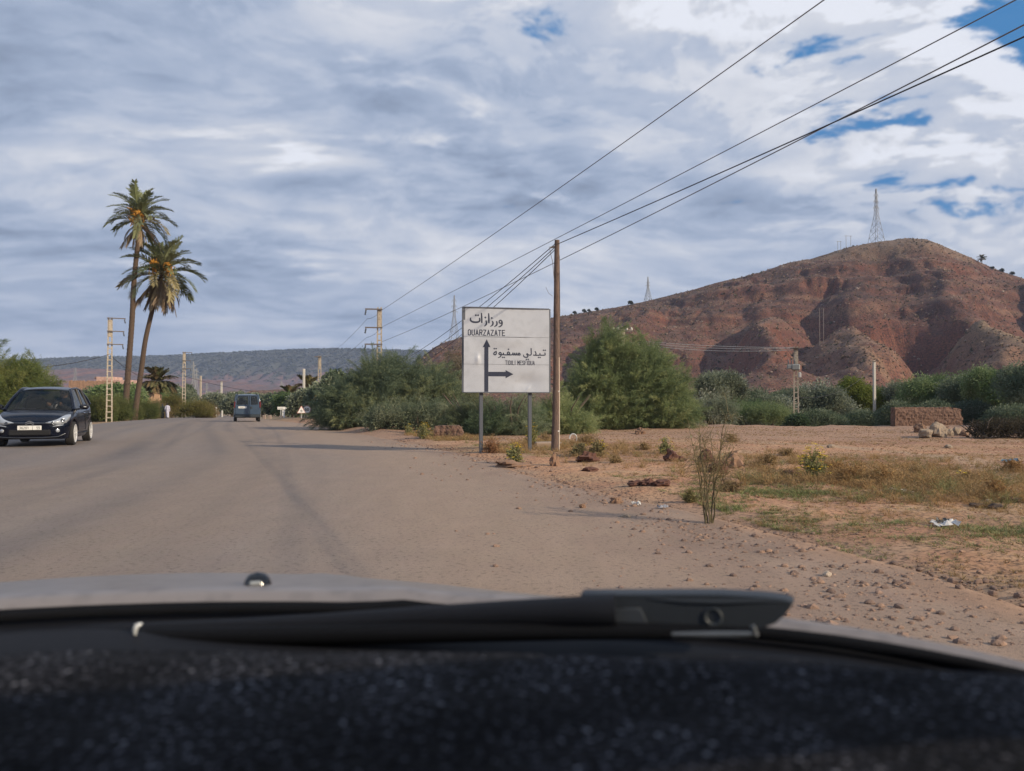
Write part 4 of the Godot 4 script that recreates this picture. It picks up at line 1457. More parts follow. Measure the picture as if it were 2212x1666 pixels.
func frond_mesh(seed_: int, rise: float, bend: float, leaflets: int, ll: float, lw: float, m: Material, limp := 0.0) -> ArrayMesh:
	# one metre long, growing out along x; rise and bend in radians
	var r := RandomNumberGenerator.new()
	r.seed = seed_
	var b := Mb.new()
	b.use_c = true
	var pts := [Vector3.ZERO]
	var n := 14
	for k in n:
		var a := rise - bend * pow((k + 0.5) / n, 1.3)
		pts.append(pts[-1] + Vector3(cos(a), sin(a), 0) / n)
	var side := r.randf_range(-0.25, 0.25)
	for k in pts.size():
		pts[k].z += side * pow(float(k) / n, 2.0)
	b.col = Color(0.9, 0.85, 0.6)
	var rad := []
	for k in pts.size(): rad.append(lerpf(0.013, 0.003, float(k) / n))
	b.tube(pts, rad, 4, false)
	for i in leaflets:
		var f := 0.14 + 0.86 * (i + r.randf() * 0.5) / leaflets
		var g := f * n
		var k := mini(int(g), n - 1)
		var q: Vector3 = pts[k].lerp(pts[k + 1], g - k)
		var ax: Vector3 = (pts[k + 1] - pts[k]).normalized()
		var up := Vector3(0, 0, 1).cross(ax).normalized()
		var l := ll * (0.45 + 0.75 * sin(PI * clampf(f * 0.85 + 0.1, 0, 1))) * r.randf_range(0.8, 1.1)
		for s in [-1.0, 1.0]:
			var d := (ax * r.randf_range(0.75, 1.1) + Vector3(0, 0, s) * r.randf_range(0.6, 0.95) + up * r.randf_range(0.15, 0.55) + Vector3(0, -limp, 0)).normalized()
			var w := d.cross(up).normalized() * lw
			var sag := Vector3(0, -0.18 * l - limp * 0.4 * l, 0)
			var shade := r.randf_range(0.75, 1.2)
			b.col = Color(shade, shade, shade)
			var i0 := b.p(q - w * 0.4)
			var i1 := b.p(q + w * 0.4)
			var i2 := b.p(q + d * l * 0.55 + w)
			var i3 := b.p(q + d * l * 0.55 - w)
			var i4 := b.p(q + d * l + sag)
			b.quad(i0, i3, i2, i1)
			b.tri(i3, i4, i2)
	return b.mesh(m, false)

var sprays := []
var plumes := []
var drooping := []
var clumps := []
var olive := []
var far_clumps := []

func plant_shapes():
	var m := leaf_mat(0.7)
	for k in 3: plumes.append(plume_mesh(90 + k, 26, m, [0.15, 0.32, 0.55][k]))
	for k in 4: sprays.append(spray_mesh(100 + k, 10, 7, 0.14, 0.005, 0.15, m))
	for k in 3: drooping.append(spray_mesh(110 + k, 10, 8, 0.15, 0.005, 0.9, m))
	for k in 3: clumps.append(clump_mesh(120 + k, 60, 0.16, 0.075, m))
	var mo := leaf_mat(0.5, 0.5)
	for k in 3: olive.append(clump_mesh(130 + k, 90, 0.17, 0.042, mo))
	for k in 3: far_clumps.append(clump_mesh(140 + k, 46, 0.26, 0.13, m))

# lobes: [centre, radius] pairs relative to the base
func foliage(o: Node3D, meshes: Array, lobes: Array, n: int, s0: float, s1: float, pal: Array, broom := 0.0, called := "foliage", hollow := 0.25):
	var total := 0.0
	for q in lobes: total += pow(q[1].x * q[1].y * q[1].z, 0.66)
	for mi in meshes.size():
		var places := []
		var cols := []
		for q in lobes:
			var cnt := int(n * pow(q[1].x * q[1].y * q[1].z, 0.66) / total / meshes.size())
			for i in cnt:
				var dir := rvec()
				if dir.y < -0.5: dir.y = -dir.y
				var rr := pow(rnd(hollow, 1.0), 0.40)
				var bump := 1.0 + 0.30 * n1.get_noise_3d(dir.x * 14.0 + q[0].x * 9.0, dir.y * 14.0, dir.z * 14.0 + q[0].z * 9.0)
				var at: Vector3 = q[0] + dir * q[1] * rr * bump
				if at.y < 0.03: at.y = rnd(0.03, 0.3)
				var d := rvec()
				if broom > 0.0:
					d = (at + Vector3(0, 0.4, 0)).normalized() * 0.8 + dir * 0.35 + Vector3(0, 0.15, 0) + rvec() * (1.0 - broom)
				var s := rnd(s0, s1)
				places.append(Transform3D(aim(d, rnd(0, TAU)).scaled_local(Vector3(s, s, s)), at))
				var f := clampf(0.5 + 0.9 * n1.get_noise_3d(at.x * 6.0 + o.position.x, at.y * 6.0, at.z * 6.0) + rnd(-0.35, 0.35), 0.0, 1.0)
				cols.append(pal[0].lerp(pal[1], f) if f < 0.8 or pal.size() < 3 else pal[1].lerp(pal[2], (f - 0.8) * 5.0))
		many(called, meshes[mi], places, cols, o)

func stems(o: Node3D, n: int, h: float, spread: float, r0: float, m: Material, called := "stem"):
	for k in n:
		var a := rnd(0, TAU)
		var q := spread * rnd(0.4, 1.0)
		var b := Mb.new()
		var p0 := Vector3(cos(a) * 0.12, -0.1, sin(a) * 0.12)
		b.tube([p0, p0 + Vector3(cos(a) * q * 0.25, h * 0.35, sin(a) * q * 0.25), p0 + Vector3(cos(a + 0.3) * q * 0.6, h * 0.7, sin(a + 0.3) * q * 0.6), p0 + Vector3(cos(a + 0.2) * q, h, sin(a + 0.2) * q)], [r0, r0 * 0.75, r0 * 0.5, r0 * 0.15], 6)
		part(called, b, m, o)

func bush(called: String, label: String, cat: String, at: Vector3, lobes: Array, meshes: Array, n: int, s0: float, s1: float, pal: Array, broom: float, group := "") -> Node3D:
	var o := thing(called, label, cat, at, 0.0, group)
	var h := 0.0
	var w := 0.0
	for q in lobes:
		h = maxf(h, q[0].y + q[1].y)
		w = maxf(w, absf(q[0].x) + q[1].x)
	foliage(o, meshes, lobes, n, s0, s1, pal, broom)
	stems(o, 5, h * 0.75, w * 0.45, 0.035 + 0.012 * h, mats.bark)
	return o

func tree(called: String, label: String, at: Vector3, h: float, w: float, meshes: Array, n: int, s0: float, s1: float, pal: Array, group := "") -> Node3D:
	var o := thing(called, label, "tree", at, 0.0, group)
	var lobes := [[Vector3(0, h * 0.60, 0), Vector3(w * 0.34, h * 0.36, w * 0.34)]]
	for k in 7:
		var a := k * 0.9 + rnd(0, 0.6)
		var q := w * rnd(0.20, 0.34)
		var r := w * rnd(0.15, 0.24)
		lobes.append([Vector3(cos(a) * q, h * rnd(0.34, 0.80), sin(a) * q), Vector3(r, r * 0.9, r)])
	foliage(o, meshes, lobes, n, s0, s1, pal, 0.0, "crown", 0.15)
	var b := Mb.new()
	var lean := Vector3(rnd(-0.1, 0.1), 0, rnd(-0.1, 0.1)) * h
	b.tube([Vector3(0, -0.15, 0), lean * 0.3 + Vector3(0, h * 0.2, 0), lean * 0.7 + Vector3(0, h * 0.42, 0), lean + Vector3(0, h * 0.7, 0)], [w * 0.05, w * 0.038, w * 0.028, w * 0.01], 8)
	for k in 5:
		var a := rnd(0, TAU)
		var q := Vector3(cos(a), 0, sin(a)) * w * 0.3
		var y := h * rnd(0.2, 0.42)
		b.tube([lean * 0.5 + Vector3(0, y, 0), lean * 0.5 + q * 0.5 + Vector3(0, y + h * 0.16, 0), lean * 0.6 + q + Vector3(0, y + h * 0.3, 0)], [w * 0.02, w * 0.014, w * 0.005], 6)
	part("trunk", b, mats.bark, o)
	return o

var green_fronds := []
var dead_fronds := []
var low_fronds := []

func frond_shapes():
	var m := leaf_mat(0.3, 0.5)
	for q in [[1.45, 0.5], [1.15, 0.8], [0.85, 1.0], [0.5, 1.1], [0.2, 1.1], [-0.1, 1.0]]:
		for k in 2:
			green_fronds.append(frond_mesh(200 + green_fronds.size(), q[0], q[1] + 0.25 + 0.15 * k, 44, 0.20, 0.0125, m))
	for q in [[-0.5, 0.9], [-0.85, 0.6], [-1.1, 0.4]]:
		for k in 2:
			dead_fronds.append(frond_mesh(230 + dead_fronds.size(), q[0], q[1] + 0.1 * k, 30, 0.15, 0.0115, m, 0.8))
	for q in [[1.4, 0.7], [1.0, 1.1], [0.6, 1.3], [0.25, 1.2]]:
		low_fronds.append(frond_mesh(250 + low_fronds.size(), q[0], q[1] + 0.3, 40, 0.26, 0.024, m))

func tinted(mesh: Mesh, c: Color) -> Material:
	var m: StandardMaterial3D = mesh.surface_get_material(0).duplicate()
	m.albedo_color = c.linear_to_srgb()
	return m

func palm(label: String, base: Vector3, path: Array, r0: float, crown_r: float, counts: Array, dates: Array, group: String, seed_: int):
	rng.seed = seed_
	var o := thing("date_palm", label, "palm tree", base, 0.0, group)
	var b := Mb.new()
	var pts := []
	var rad := []
	var n := 110
	var total := path.size() - 1
	for k in n + 1:
		var f := float(k) / n * total
		var i := mini(int(f), total - 1)
		var p0: Vector3 = path[maxi(i - 1, 0)]
		var p1: Vector3 = path[i]
		var p2: Vector3 = path[i + 1]
		var p3: Vector3 = path[mini(i + 2, total)]
		pts.append(p1.cubic_interpolate(p2, p0, p3, f - i))
		var t := float(k) / n
		rad.append(r0 * (1.0 - 0.32 * t + 0.35 * exp(-t * 22.0) + 0.25 * sst(0.95, 1.0, t)) * (1.0 + (0.07 if k % 2 == 0 else -0.05)))
	b.tube(pts, rad, 14)
	part("trunk", b, mats.palm_bark, o)
	var top: Vector3 = path[-1]
	var gm := [tinted(green_fronds[0], Color(0.155, 0.182, 0.088)), tinted(green_fronds[0], Color(0.205, 0.225, 0.12)), tinted(green_fronds[0], Color(0.29, 0.25, 0.13))]
	var dm := [tinted(dead_fronds[0], Color(0.27, 0.205, 0.13)), tinted(dead_fronds[0], Color(0.20, 0.145, 0.095)), tinted(dead_fronds[0], Color(0.36, 0.29, 0.19))]
	# green crown, from the upright spear leaves down to the hanging skirt
	for lv in 6:
		for k in counts[lv]:
			var ms: Mesh = green_fronds[lv * 2 + rng.randi() % 2]
			var f := obj("frond", ms, o)
			var s := crown_r * rnd(0.88, 1.12)
			f.transform = Transform3D((Basis(Vector3.UP, TAU * (k + rnd(-0.3, 0.3)) / counts[lv] + lv * 0.7) * Basis(Vector3.RIGHT, rnd(-0.3, 0.3))).scaled_local(Vector3(s, s, s)), top + Vector3(0, (2.5 - lv) * 0.09, 0))
			f.material_override = gm[2] if lv > 3 and rng.randf() < 0.25 else gm[rng.randi() % 2]
	for k in counts[6]:
		var ms: Mesh = dead_fronds[rng.randi() % dead_fronds.size()]
		var f := obj("dead_frond", ms, o)
		var s := crown_r * rnd(0.6, 0.98)
		f.transform = Transform3D((Basis(Vector3.UP, TAU * (k + rnd(-0.4, 0.4)) / counts[6]) * Basis(Vector3.RIGHT, rnd(-0.4, 0.4))).scaled_local(Vector3(s, s, s)), top + Vector3(0, rnd(-0.7, -0.3), 0))
		f.material_override = dm[rng.randi() % 3]
	# orange date clusters
	for q in dates:
		b = Mb.new()
		b.tube([top, top + q * 0.55 + Vector3(0, 0.25, 0), top + q], 0.03, 5)
		var dc := part("date_cluster", b, mats.date_stalk, o)
		var fr := Mb.new()
		for k in 60:
			var d := Vector3(rng.randfn() * 0.17, 0.15 - absf(rng.randfn()) * 0.55, rng.randfn() * 0.17)
			var e: Vector3 = top + q + d
			fr.tube([top + q + Vector3(0, 0.03, 0), top + q + Vector3(d.x * 0.8, d.y * 0.4, d.z * 0.8), e], [0.006, 0.005, 0.022], 4)
			fr.bx(e, Vector3(0.075, 0.11, 0.075))
		part("dates", fr, mats.dates, dc)

func small_palm(label: String, at: Vector3, h: float, crown_r: float, n: int, seed_: int, group := ""):
	rng.seed = seed_
	var o := thing("low_palm", label, "palm tree", at, 0.0, group)
	var b := Mb.new()
	b.tube([Vector3(0, -0.2, 0), Vector3(0.05, h * 0.5, 0), Vector3(0, h, 0)], [0.28, 0.24, 0.26], 8)
	part("trunk", b, mats.palm_bark, o)
	var gm := [tinted(low_fronds[0], Color(0.10, 0.105, 0.045)), tinted(low_fronds[0], Color(0.15, 0.14, 0.065)), tinted(low_fronds[0], Color(0.20, 0.15, 0.08))]
	for k in n:
		var f := obj("frond", low_fronds[k % low_fronds.size()], o)
		var s := crown_r * rnd(0.85, 1.15)
		f.transform = Transform3D(Basis(Vector3.UP, k * 2.4 + rnd(-0.3, 0.3)).scaled_local(Vector3(s, s, s)), Vector3(0, h, 0))
		f.material_override = gm[rng.randi() % 3]

func flower_bush(label: String, at: Vector3, w: float, h: float, flowers: int, pal: Array, group: String, seed_: int):
	rng.seed = seed_
	var leafy := 0.009 if flowers > 0 else 0.0045
	var o := thing("wild_bush", label, "bush", at, 0.0, group)
	var b := Mb.new()
	b.use_c = true
	for k in int(150 * maxf(0.6, w * 2.2)):
		var dir := rvec()
		dir.y = absf(dir.y) * 1.2 + 0.05
		dir = dir.normalized()
		var q := rnd(0.55, 1.08)
		var e := Vector3(dir.x * w * 0.5 * q, dir.y * h * q, dir.z * w * 0.42 * q)
		var m := Vector3(e.x * 0.45, e.y * 0.58, e.z * 0.45) + rvec() * 0.03
		b.col = pal[0].lerp(pal[1], rng.randf())
		var s := Vector3(-dir.z, 0, dir.x).normalized() * 0.0032
		b.qv(Vector3(e.x * 0.12, -0.02, e.z * 0.12) - s, m - s, m + s, Vector3(e.x * 0.12, -0.02, e.z * 0.12) + s)
		b.tv(m - s, e, m + s)
		for j in 10:
			var f := rnd(0.2, 1.0)
			var c := m.lerp(e, f) if rng.randf() < 0.75 else m * f
			var d := (rvec() + Vector3(0, 0.3, 0)).normalized() * rnd(0.025, 0.06)
			var sd := d.cross(rvec()).normalized() * leafy
			b.col = pal[0].lerp(pal[1], rng.randf())
			b.tv(c - sd, c + d, c + sd)
	part("leaves", b, mats.leaf, o, false)
	if flowers:
		b = Mb.new()
		for k in flowers * 2:
			var dir := rvec()
			dir.y = absf(dir.y) * 1.3
			dir = dir.normalized()
			var c := Vector3(dir.x * w * 0.5, dir.y * h, dir.z * w * 0.42) * rnd(0.92, 1.12)
			for j in 5:
				var e := Vector3(cos(j * 1.257), rnd(-0.1, 0.5), sin(j * 1.257)) * 0.026
				var sd := e.cross(Vector3.UP).normalized() * 0.012
				b.tv(c, c + e + sd, c + e - sd)
		part("flowers", b, mats.petal, o, false)

func dry_sapling(at: Vector3):
	rng.seed = 77
	var o := thing("dry_sapling", "leafless thin-stemmed sapling at the edge of the gravel in front of the field", "shrub", at)
	var m := mat(0.105, 0.085, 0.042, 0.8)
	var fine := mat(0.17, 0.135, 0.06, 0.8)
	var tw := Mb.new()
	var branch: Callable
	var tips := []
	for k in 10:
		var a := k * 2.2 + rnd(-0.3, 0.3)
		var lean := rnd(0.10, 0.27)
		var h := rnd(0.62, 0.92)
		if k == 3: h = 1.05
		var pts := []
		var rad := []
		for j in 8:
			var f := j / 7.0
			pts.append(Vector3(cos(a) * (0.035 + lean * f * f * 0.9) + 0.018 * sin(f * 9.0 + k), h * f - 0.03, sin(a) * (0.035 + lean * f * f) + 0.015 * sin(f * 7.0 + k * 2.0)))
			rad.append(lerpf(0.0072, 0.0018, f))
		var b := Mb.new()
		b.tube(pts, rad, 5)
		part("stem", b, m, o)
		for j in 30:
			var f := rnd(0.38, 1.0)
			var g := f * 7.0
			var i := mini(int(g), 6)
			var q: Vector3 = pts[i].lerp(pts[i + 1], g - i)
			var d := (Vector3(cos(a), 0, sin(a)) * 0.3 + rvec() * 0.8 + Vector3(0, 0.35, 0)).normalized()
			var l := rnd(0.07, 0.24)
			var e := q + d * l
			var mid := q + d * l * 0.5 + Vector3(0, 0.02, 0)
			tw.tube([q, mid, e + Vector3(0, -0.02, 0)], [0.0022, 0.0016, 0.0008], 3, false)
			for z in 2:
				var d2 := (d + rvec() * 0.9).normalized() * l * rnd(0.3, 0.6)
				tw.tube([mid, mid + d2 * 0.5, mid + d2 + Vector3(0, -0.015, 0)], [0.0015, 0.0011, 0.0006], 3, false)
	var t := part("twigs", tw, fine, o)
	t.set_meta("kind", "stuff")
	var b := Mb.new()      # one long wand that rises out of it, with a few pale leaves
	b.tube([Vector3(-0.03, 0, 0), Vector3(-0.10, 0.45, 0.05), Vector3(-0.17, 0.80, 0.05), Vector3(-0.205, 0.97, 0.06)], [0.006, 0.004, 0.0025, 0.0012], 5)
	part("stem", b, fine, o)
	for q in [Vector3(-0.19, 0.87, 0.06), Vector3(-0.16, 0.78, 0.05), Vector3(0.12, 0.62, 0.05), Vector3(0.15, 0.55, 0.02)]:
		b = Mb.new()
		var d := Vector3(rnd(-0.05, 0.05), 0.025, 0.02)
		b.qv(q, q + d * 0.5 + Vector3(0.007, 0.006, 0), q + d, q + d * 0.5 - Vector3(0.007, 0.006, 0))
		part("leaf", b, mat(0.34, 0.35, 0.24, 0.7), o, false)

# ---------------------------------------------------------------- poles, wires, signs
func ladder_pole(label: String, at: Vector3, h: float, w: float, m: Material, arms: Array, turn := 0.0, group := "", ladder := true, cat := "utility pole") -> Node3D:
	# arms: [height, length to the left (-) or right (+)]
	var o := thing("concrete_pole", label, cat, at, turn, group)
	var b := Mb.new()
	if ladder:
		for s in [-1, 1]:
			b.bar(Vector3(s * w * 0.42, -0.4, 0), Vector3(s * w * 0.25, h, 0), w * 0.19, w * 0.22)
			part("leg", b, m, o)
			b = Mb.new()
		var n := int(h / (w * 0.98))
		for k in n:
			var y := h * (0.04 + 0.94 * k / n)
			var hw := lerpf(w * 0.42, w * 0.25, y / h)
			b = Mb.new()
			if y > h * 0.78:
				b.bx(Vector3(0, y + h * 0.47 / n, 0), Vector3(hw * 1.7, h * 0.95 / n, w * 0.34))
			else:
				b.bx(Vector3(0, y, 0), Vector3(hw * 1.9, w * 0.17, w * 0.18))
			part("rung", b, m, o)
	else:
		b.bev(Transform3D(Basis(), Vector3(0, h * 0.5 - 0.2, 0)), Vector3(w, h + 0.4, w * 0.8), w * 0.15)
		part("post", b, m, o)
	for q in arms:
		b = Mb.new()
		b.bar(Vector3(signf(q[1]) * -w * 0.45, q[0], w * 0.35), Vector3(q[1], q[0], w * 0.35), 0.07, 0.09)
		var a := part("cross_arm", b, mats.rust, o)
		if q.size() > 2:
			b = Mb.new()
			var e := Vector3(q[1] * 0.93, q[0] - 0.05, w * 0.35)
			var pr := []
			for k in 7:
				pr.append(Vector2(0.030 if k % 2 == 0 else 0.055, k * 0.05))
			b.disc_lathe(Transform3D(aim(Vector3(-signf(q[1]) * -0.2, -1, 0)), e), pr, 8)
			part("insulator", b, mats.insulator, a)
	return o

func wire(called: String, label: String, a: Vector3, b_: Vector3, sag: float, r: float, m: Material, group := ""):
	var pts := []
	for k in 33:
		var f := k / 32.0
		pts.append(a.lerp(b_, f) - Vector3(0, 4.0 * sag * f * (1.0 - f), 0))
	var b := Mb.new()
	b.tube(pts, r, 6)
	var o := obj(called, b.mesh(m))
	tag(o, label, "cable", group)

func pylon(label: String, at: Vector3, h: float, w: float, m: Material, arms := 3, t := 0.16, group := ""):
	var o := thing("lattice_pylon", label, "pylon", at, rnd(0.2, 0.5), group)
	var half := func(f): return w * 0.5 * (lerpf(1.0, 0.24, f / 0.55) if f < 0.55 else lerpf(0.24, 0.06, (f - 0.55) / 0.45))
	var lv := [0.0, 0.14, 0.27, 0.38, 0.48, 0.56, 0.64, 0.72, 0.80, 0.88, 1.0]
	for sx in [-1, 1]:
		for sz in [-1, 1]:
			var b := Mb.new()
			for k in lv.size() - 1:
				var a0: float = half.call(lv[k])
				var a1: float = half.call(lv[k + 1])
				b.bar(Vector3(sx * a0, lv[k] * h, sz * a0), Vector3(sx * a1, lv[k + 1] * h, sz * a1), t * 1.25)
			part("leg", b, m, o, false)
	var b := Mb.new()
	for k in lv.size() - 1:
		var a0: float = half.call(lv[k])
		var a1: float = half.call(lv[k + 1])
		for r in 4:
			var bs := Basis(Vector3.UP, r * PI * 0.5)
			b.bar(bs * Vector3(-a0, lv[k] * h, a0), bs * Vector3(a1, lv[k + 1] * h, a1), t * 0.8)
			b.bar(bs * Vector3(a0, lv[k] * h, a0), bs * Vector3(-a1, lv[k + 1] * h, a1), t * 0.8)
			b.bar(bs * Vector3(-a1, lv[k + 1] * h, a1), bs * Vector3(a1, lv[k + 1] * h, a1), t * 0.7)
	part("bracing", b, m, o, false)
	for k in arms:
		b = Mb.new()
		var y := h * (0.66 + 0.11 * k)
		var l := w * (0.36 - 0.05 * k)
		for s in [-1, 1]:
			for z in [-1, 1]:
				b.bar(Vector3(0, y, z * w * 0.06), Vector3(s * l, y + 0.2, 0), t)
				b.bar(Vector3(0, y + h * 0.045, z * w * 0.05), Vector3(s * l, y + 0.25, 0), t * 0.8)
			b.bar(Vector3(s * l, y, 0), Vector3(s * l, y - h * 0.03, 0), t * 0.8)
		part("cross_arm", b, m, o, false)

func h_frame(label: String, at: Vector3, h: float, gap: float, t: float, m: Material, lattice := false):
	var o := thing("twin_pole_frame", label, "pylon", at, 0.15)
	for s in [-1, 1]:
		var b := Mb.new()
		var x: float = s * gap * 0.5
		if lattice:
			for q in [[-1, -1], [1, -1], [1, 1], [-1, 1]]:
				b.bar(Vector3(x + q[0] * t * 2.2, 0, q[1] * t * 2.2), Vector3(x + q[0] * t * 1.2, h, q[1] * t * 1.2), t * 0.8)
			for k in 12:
				var sg := 1 if k % 2 == 0 else -1
				b.bar(Vector3(x - sg * t * 2, h * k / 12.0, t * 2), Vector3(x + sg * t * 2, h * (k + 1) / 12.0, t * 2), t * 0.6)
		else:
			b.bar(Vector3(x, 0, 0), Vector3(x, h, 0), t)
		part("pole", b, m, o)
	var b := Mb.new()
	b.bar(Vector3(-gap * 0.8, h * 0.97, 0), Vector3(gap * 0.8, h * 0.97, 0), t)
	part("cross_arm", b, m, o)

# --- the big direction sign ---------------------------------------------------
func sign_z(x: float, y: float) -> float:     # dents and buckled seams of the sheet
	var z := 0.0
	z += 0.004 * sin(x * 3.1 + 1.0) * sin(y * 2.3)
	if y < 0.60: z += 0.002 - 0.022 * (0.60 - y) / 0.6 * (0.55 + 0.6 * x) 
	if y > 1.19: z -= 0.012 * (y - 1.19) / 0.6
	z += 0.010 * sst(0.5, 0.9, absf(x)) * sin(y * 4.0 + x * 2.0)
	if y > 0.60 and y < 1.19: z += 0.020 * sst(0.32, 0.06, absf(y - 1.19) + 0.08 * absf(x)) * sst(0.75, 0.1, absf(x + 0.1)) + 0.004
	z += 0.022 * exp(-pow((x + 0.63) / 0.05, 2.0) - pow((y - 0.70) / 0.10, 2.0))
	z -= 0.010 * exp(-pow((x + 0.56) / 0.06, 2.0) - pow((y - 0.72) / 0.12, 2.0))
	z -= 0.030 * exp(-pow((x - 0.42) / 0.30, 2.0) - pow((y - 0.22) / 0.14, 2.0))
	z += 0.012 * exp(-pow((x - 0.48 - 0.6 * (y - 0.1)) / 0.04, 2.0) - pow((y - 0.07) / 0.06, 2.0))
	z += 0.010 * exp(-pow((x - 0.22) / 0.02, 2.0) - pow((y - 0.27) / 0.02, 2.0))
	return z * 1.15

func stroke(b: Mb, pts: Array, w, close_ends := true):      # a brush stroke laid on the sheet
	var fine := []
	var ww := []
	for i in pts.size() - 1:
		var p0: Vector2 = pts[maxi(i - 1, 0)]
		var p3: Vector2 = pts[mini(i + 2, pts.size() - 1)]
		var n := 6
		for k in n:
			fine.append(pts[i].cubic_interpolate(pts[i + 1], p0, p3, k / float(n)))
			ww.append(lerpf(w[i], w[i + 1], k / float(n)) if w is Array else w)
	fine.append(pts[-1]); ww.append(w[-1] if w is Array else w)
	var put := func(q: Vector2): return Vector3(q.x, q.y, sign_z(q.x, q.y) + 0.0022)
	var l0 := -1
	var r0 := -1
	for i in fine.size():
		var d: Vector2 = (fine[mini(i + 1, fine.size() - 1)] - fine[maxi(i - 1, 0)]).normalized()
		var s: Vector2 = Vector2(-d.y, d.x) * ww[i] * 0.5
		var l := b.p(put.call(fine[i] + s))
		var r := b.p(put.call(fine[i] - s))
		if l0 >= 0: b.quad(l0, l, r, r0)
		l0 = l; r0 = r

func dot(b: Mb, c: Vector2, s: float):       # the rhombic dot of the script
	var put := func(q: Vector2): return Vector3(q.x, q.y, sign_z(q.x, q.y) + 0.0022)
	b.qv(put.call(c + Vector2(-s, 0.1 * s)), put.call(c + Vector2(0.1 * s, s)), put.call(c + Vector2(s, -0.1 * s)), put.call(c + Vector2(-0.1 * s, -s)))

func flat_poly(b: Mb, pts: Array):    # a flat printed shape, cut fine enough to follow the sheet
	var box := Rect2(pts[0], Vector2.ZERO)
	for q in pts: box = box.expand(q)
	var st := 0.06
	var pv := PackedVector2Array(pts)
	var y := box.position.y
	while y < box.end.y:
		var x := box.position.x
		while x < box.end.x:
			var cell := PackedVector2Array([Vector2(x, y), Vector2(x + st, y), Vector2(x + st, y + st), Vector2(x, y + st)])
			for piece in Geometry2D.intersect_polygons(pv, cell):
				var tr := Geometry2D.triangulate_polygon(piece)
				var ids := []
				for q in piece: ids.append(b.p(Vector3(q.x, q.y, sign_z(q.x, q.y) + 0.0022)))
				for i in range(0, tr.size(), 3): b.tri(ids[tr[i]], ids[tr[i + 1]], ids[tr[i + 2]])
			x += st
		y += st

func letters(word: String, x0: float, x1: float, y0: float, h: float, m: Material, parent: Node3D, heavy := 0.165):
	# narrow road-sign capitals from straight strokes on a 4 x 6 grid
	var shapes := {"O": [[0, 1, 0, 5, 1, 6, 3, 6, 4, 5, 4, 1, 3, 0, 1, 0, 0, 1]], "U": [[0, 6, 0, 1, 1, 0, 3, 0, 4, 1, 4, 6]], "A": [[0, 0, 2, 6, 4, 0], [0.8, 1.9, 3.2, 1.9]], "R": [[0, 0, 0, 6, 3, 6, 4, 5.2, 4, 4, 3, 3.1, 0, 3.1], [2.2, 3.1, 4, 0]], "Z": [[0, 6, 4, 6, 0, 0, 4, 0]], "T": [[0, 6, 4, 6], [2, 6, 2, 0]], "E": [[4, 6, 0, 6, 0, 0, 4, 0], [0, 3.1, 3.2, 3.1]], "I": [[2, 0, 2, 6]], "D": [[0, 0, 0, 6, 2.6, 6, 4, 4.8, 4, 1.2, 2.6, 0, 0, 0]], "L": [[0, 6, 0, 0, 4, 0]], "M": [[0, 0, 0, 6, 2, 2.4, 4, 6, 4, 0]], "S": [[4, 5, 3.2, 6, 1, 6, 0, 5, 0, 4, 1, 3.2, 3, 2.9, 4, 2, 4, 1, 3, 0, 0.9, 0, 0, 1]], "F": [[4, 6, 0, 6, 0, 0], [0, 3.1, 3.2, 3.1]]}
	var adv := 0.0
	for ch in word: adv += 3.0 if ch == "I" else 4.2 if ch == " " else 6.3
	var k := (x1 - x0) / (adv - 2.3)
	var x := x0
	var th := h * heavy
	for ch in word:
		if ch == " ":
			x += 4.2 * k
			continue
		var b := Mb.new()
		for line in shapes[ch]:
			var prev := Vector2.INF
			for i in range(0, line.size(), 2):
				var gx: float = line[i] if ch != "I" else 0.4
				var q := Vector2(x + gx * k, y0 + h * line[i + 1] / 6.0)
				if prev != Vector2.INF:
					var d := (q - prev).normalized() * th * 0.42
					var s := Vector2(-d.y, d.x).normalized() * th * 0.5
					flat_poly(b, [prev - d - s, q + d - s, q + d + s, prev - d + s])
				prev = q
		part("letter", b, m, parent)
		x += (3.0 if ch == "I" else 6.3) * k

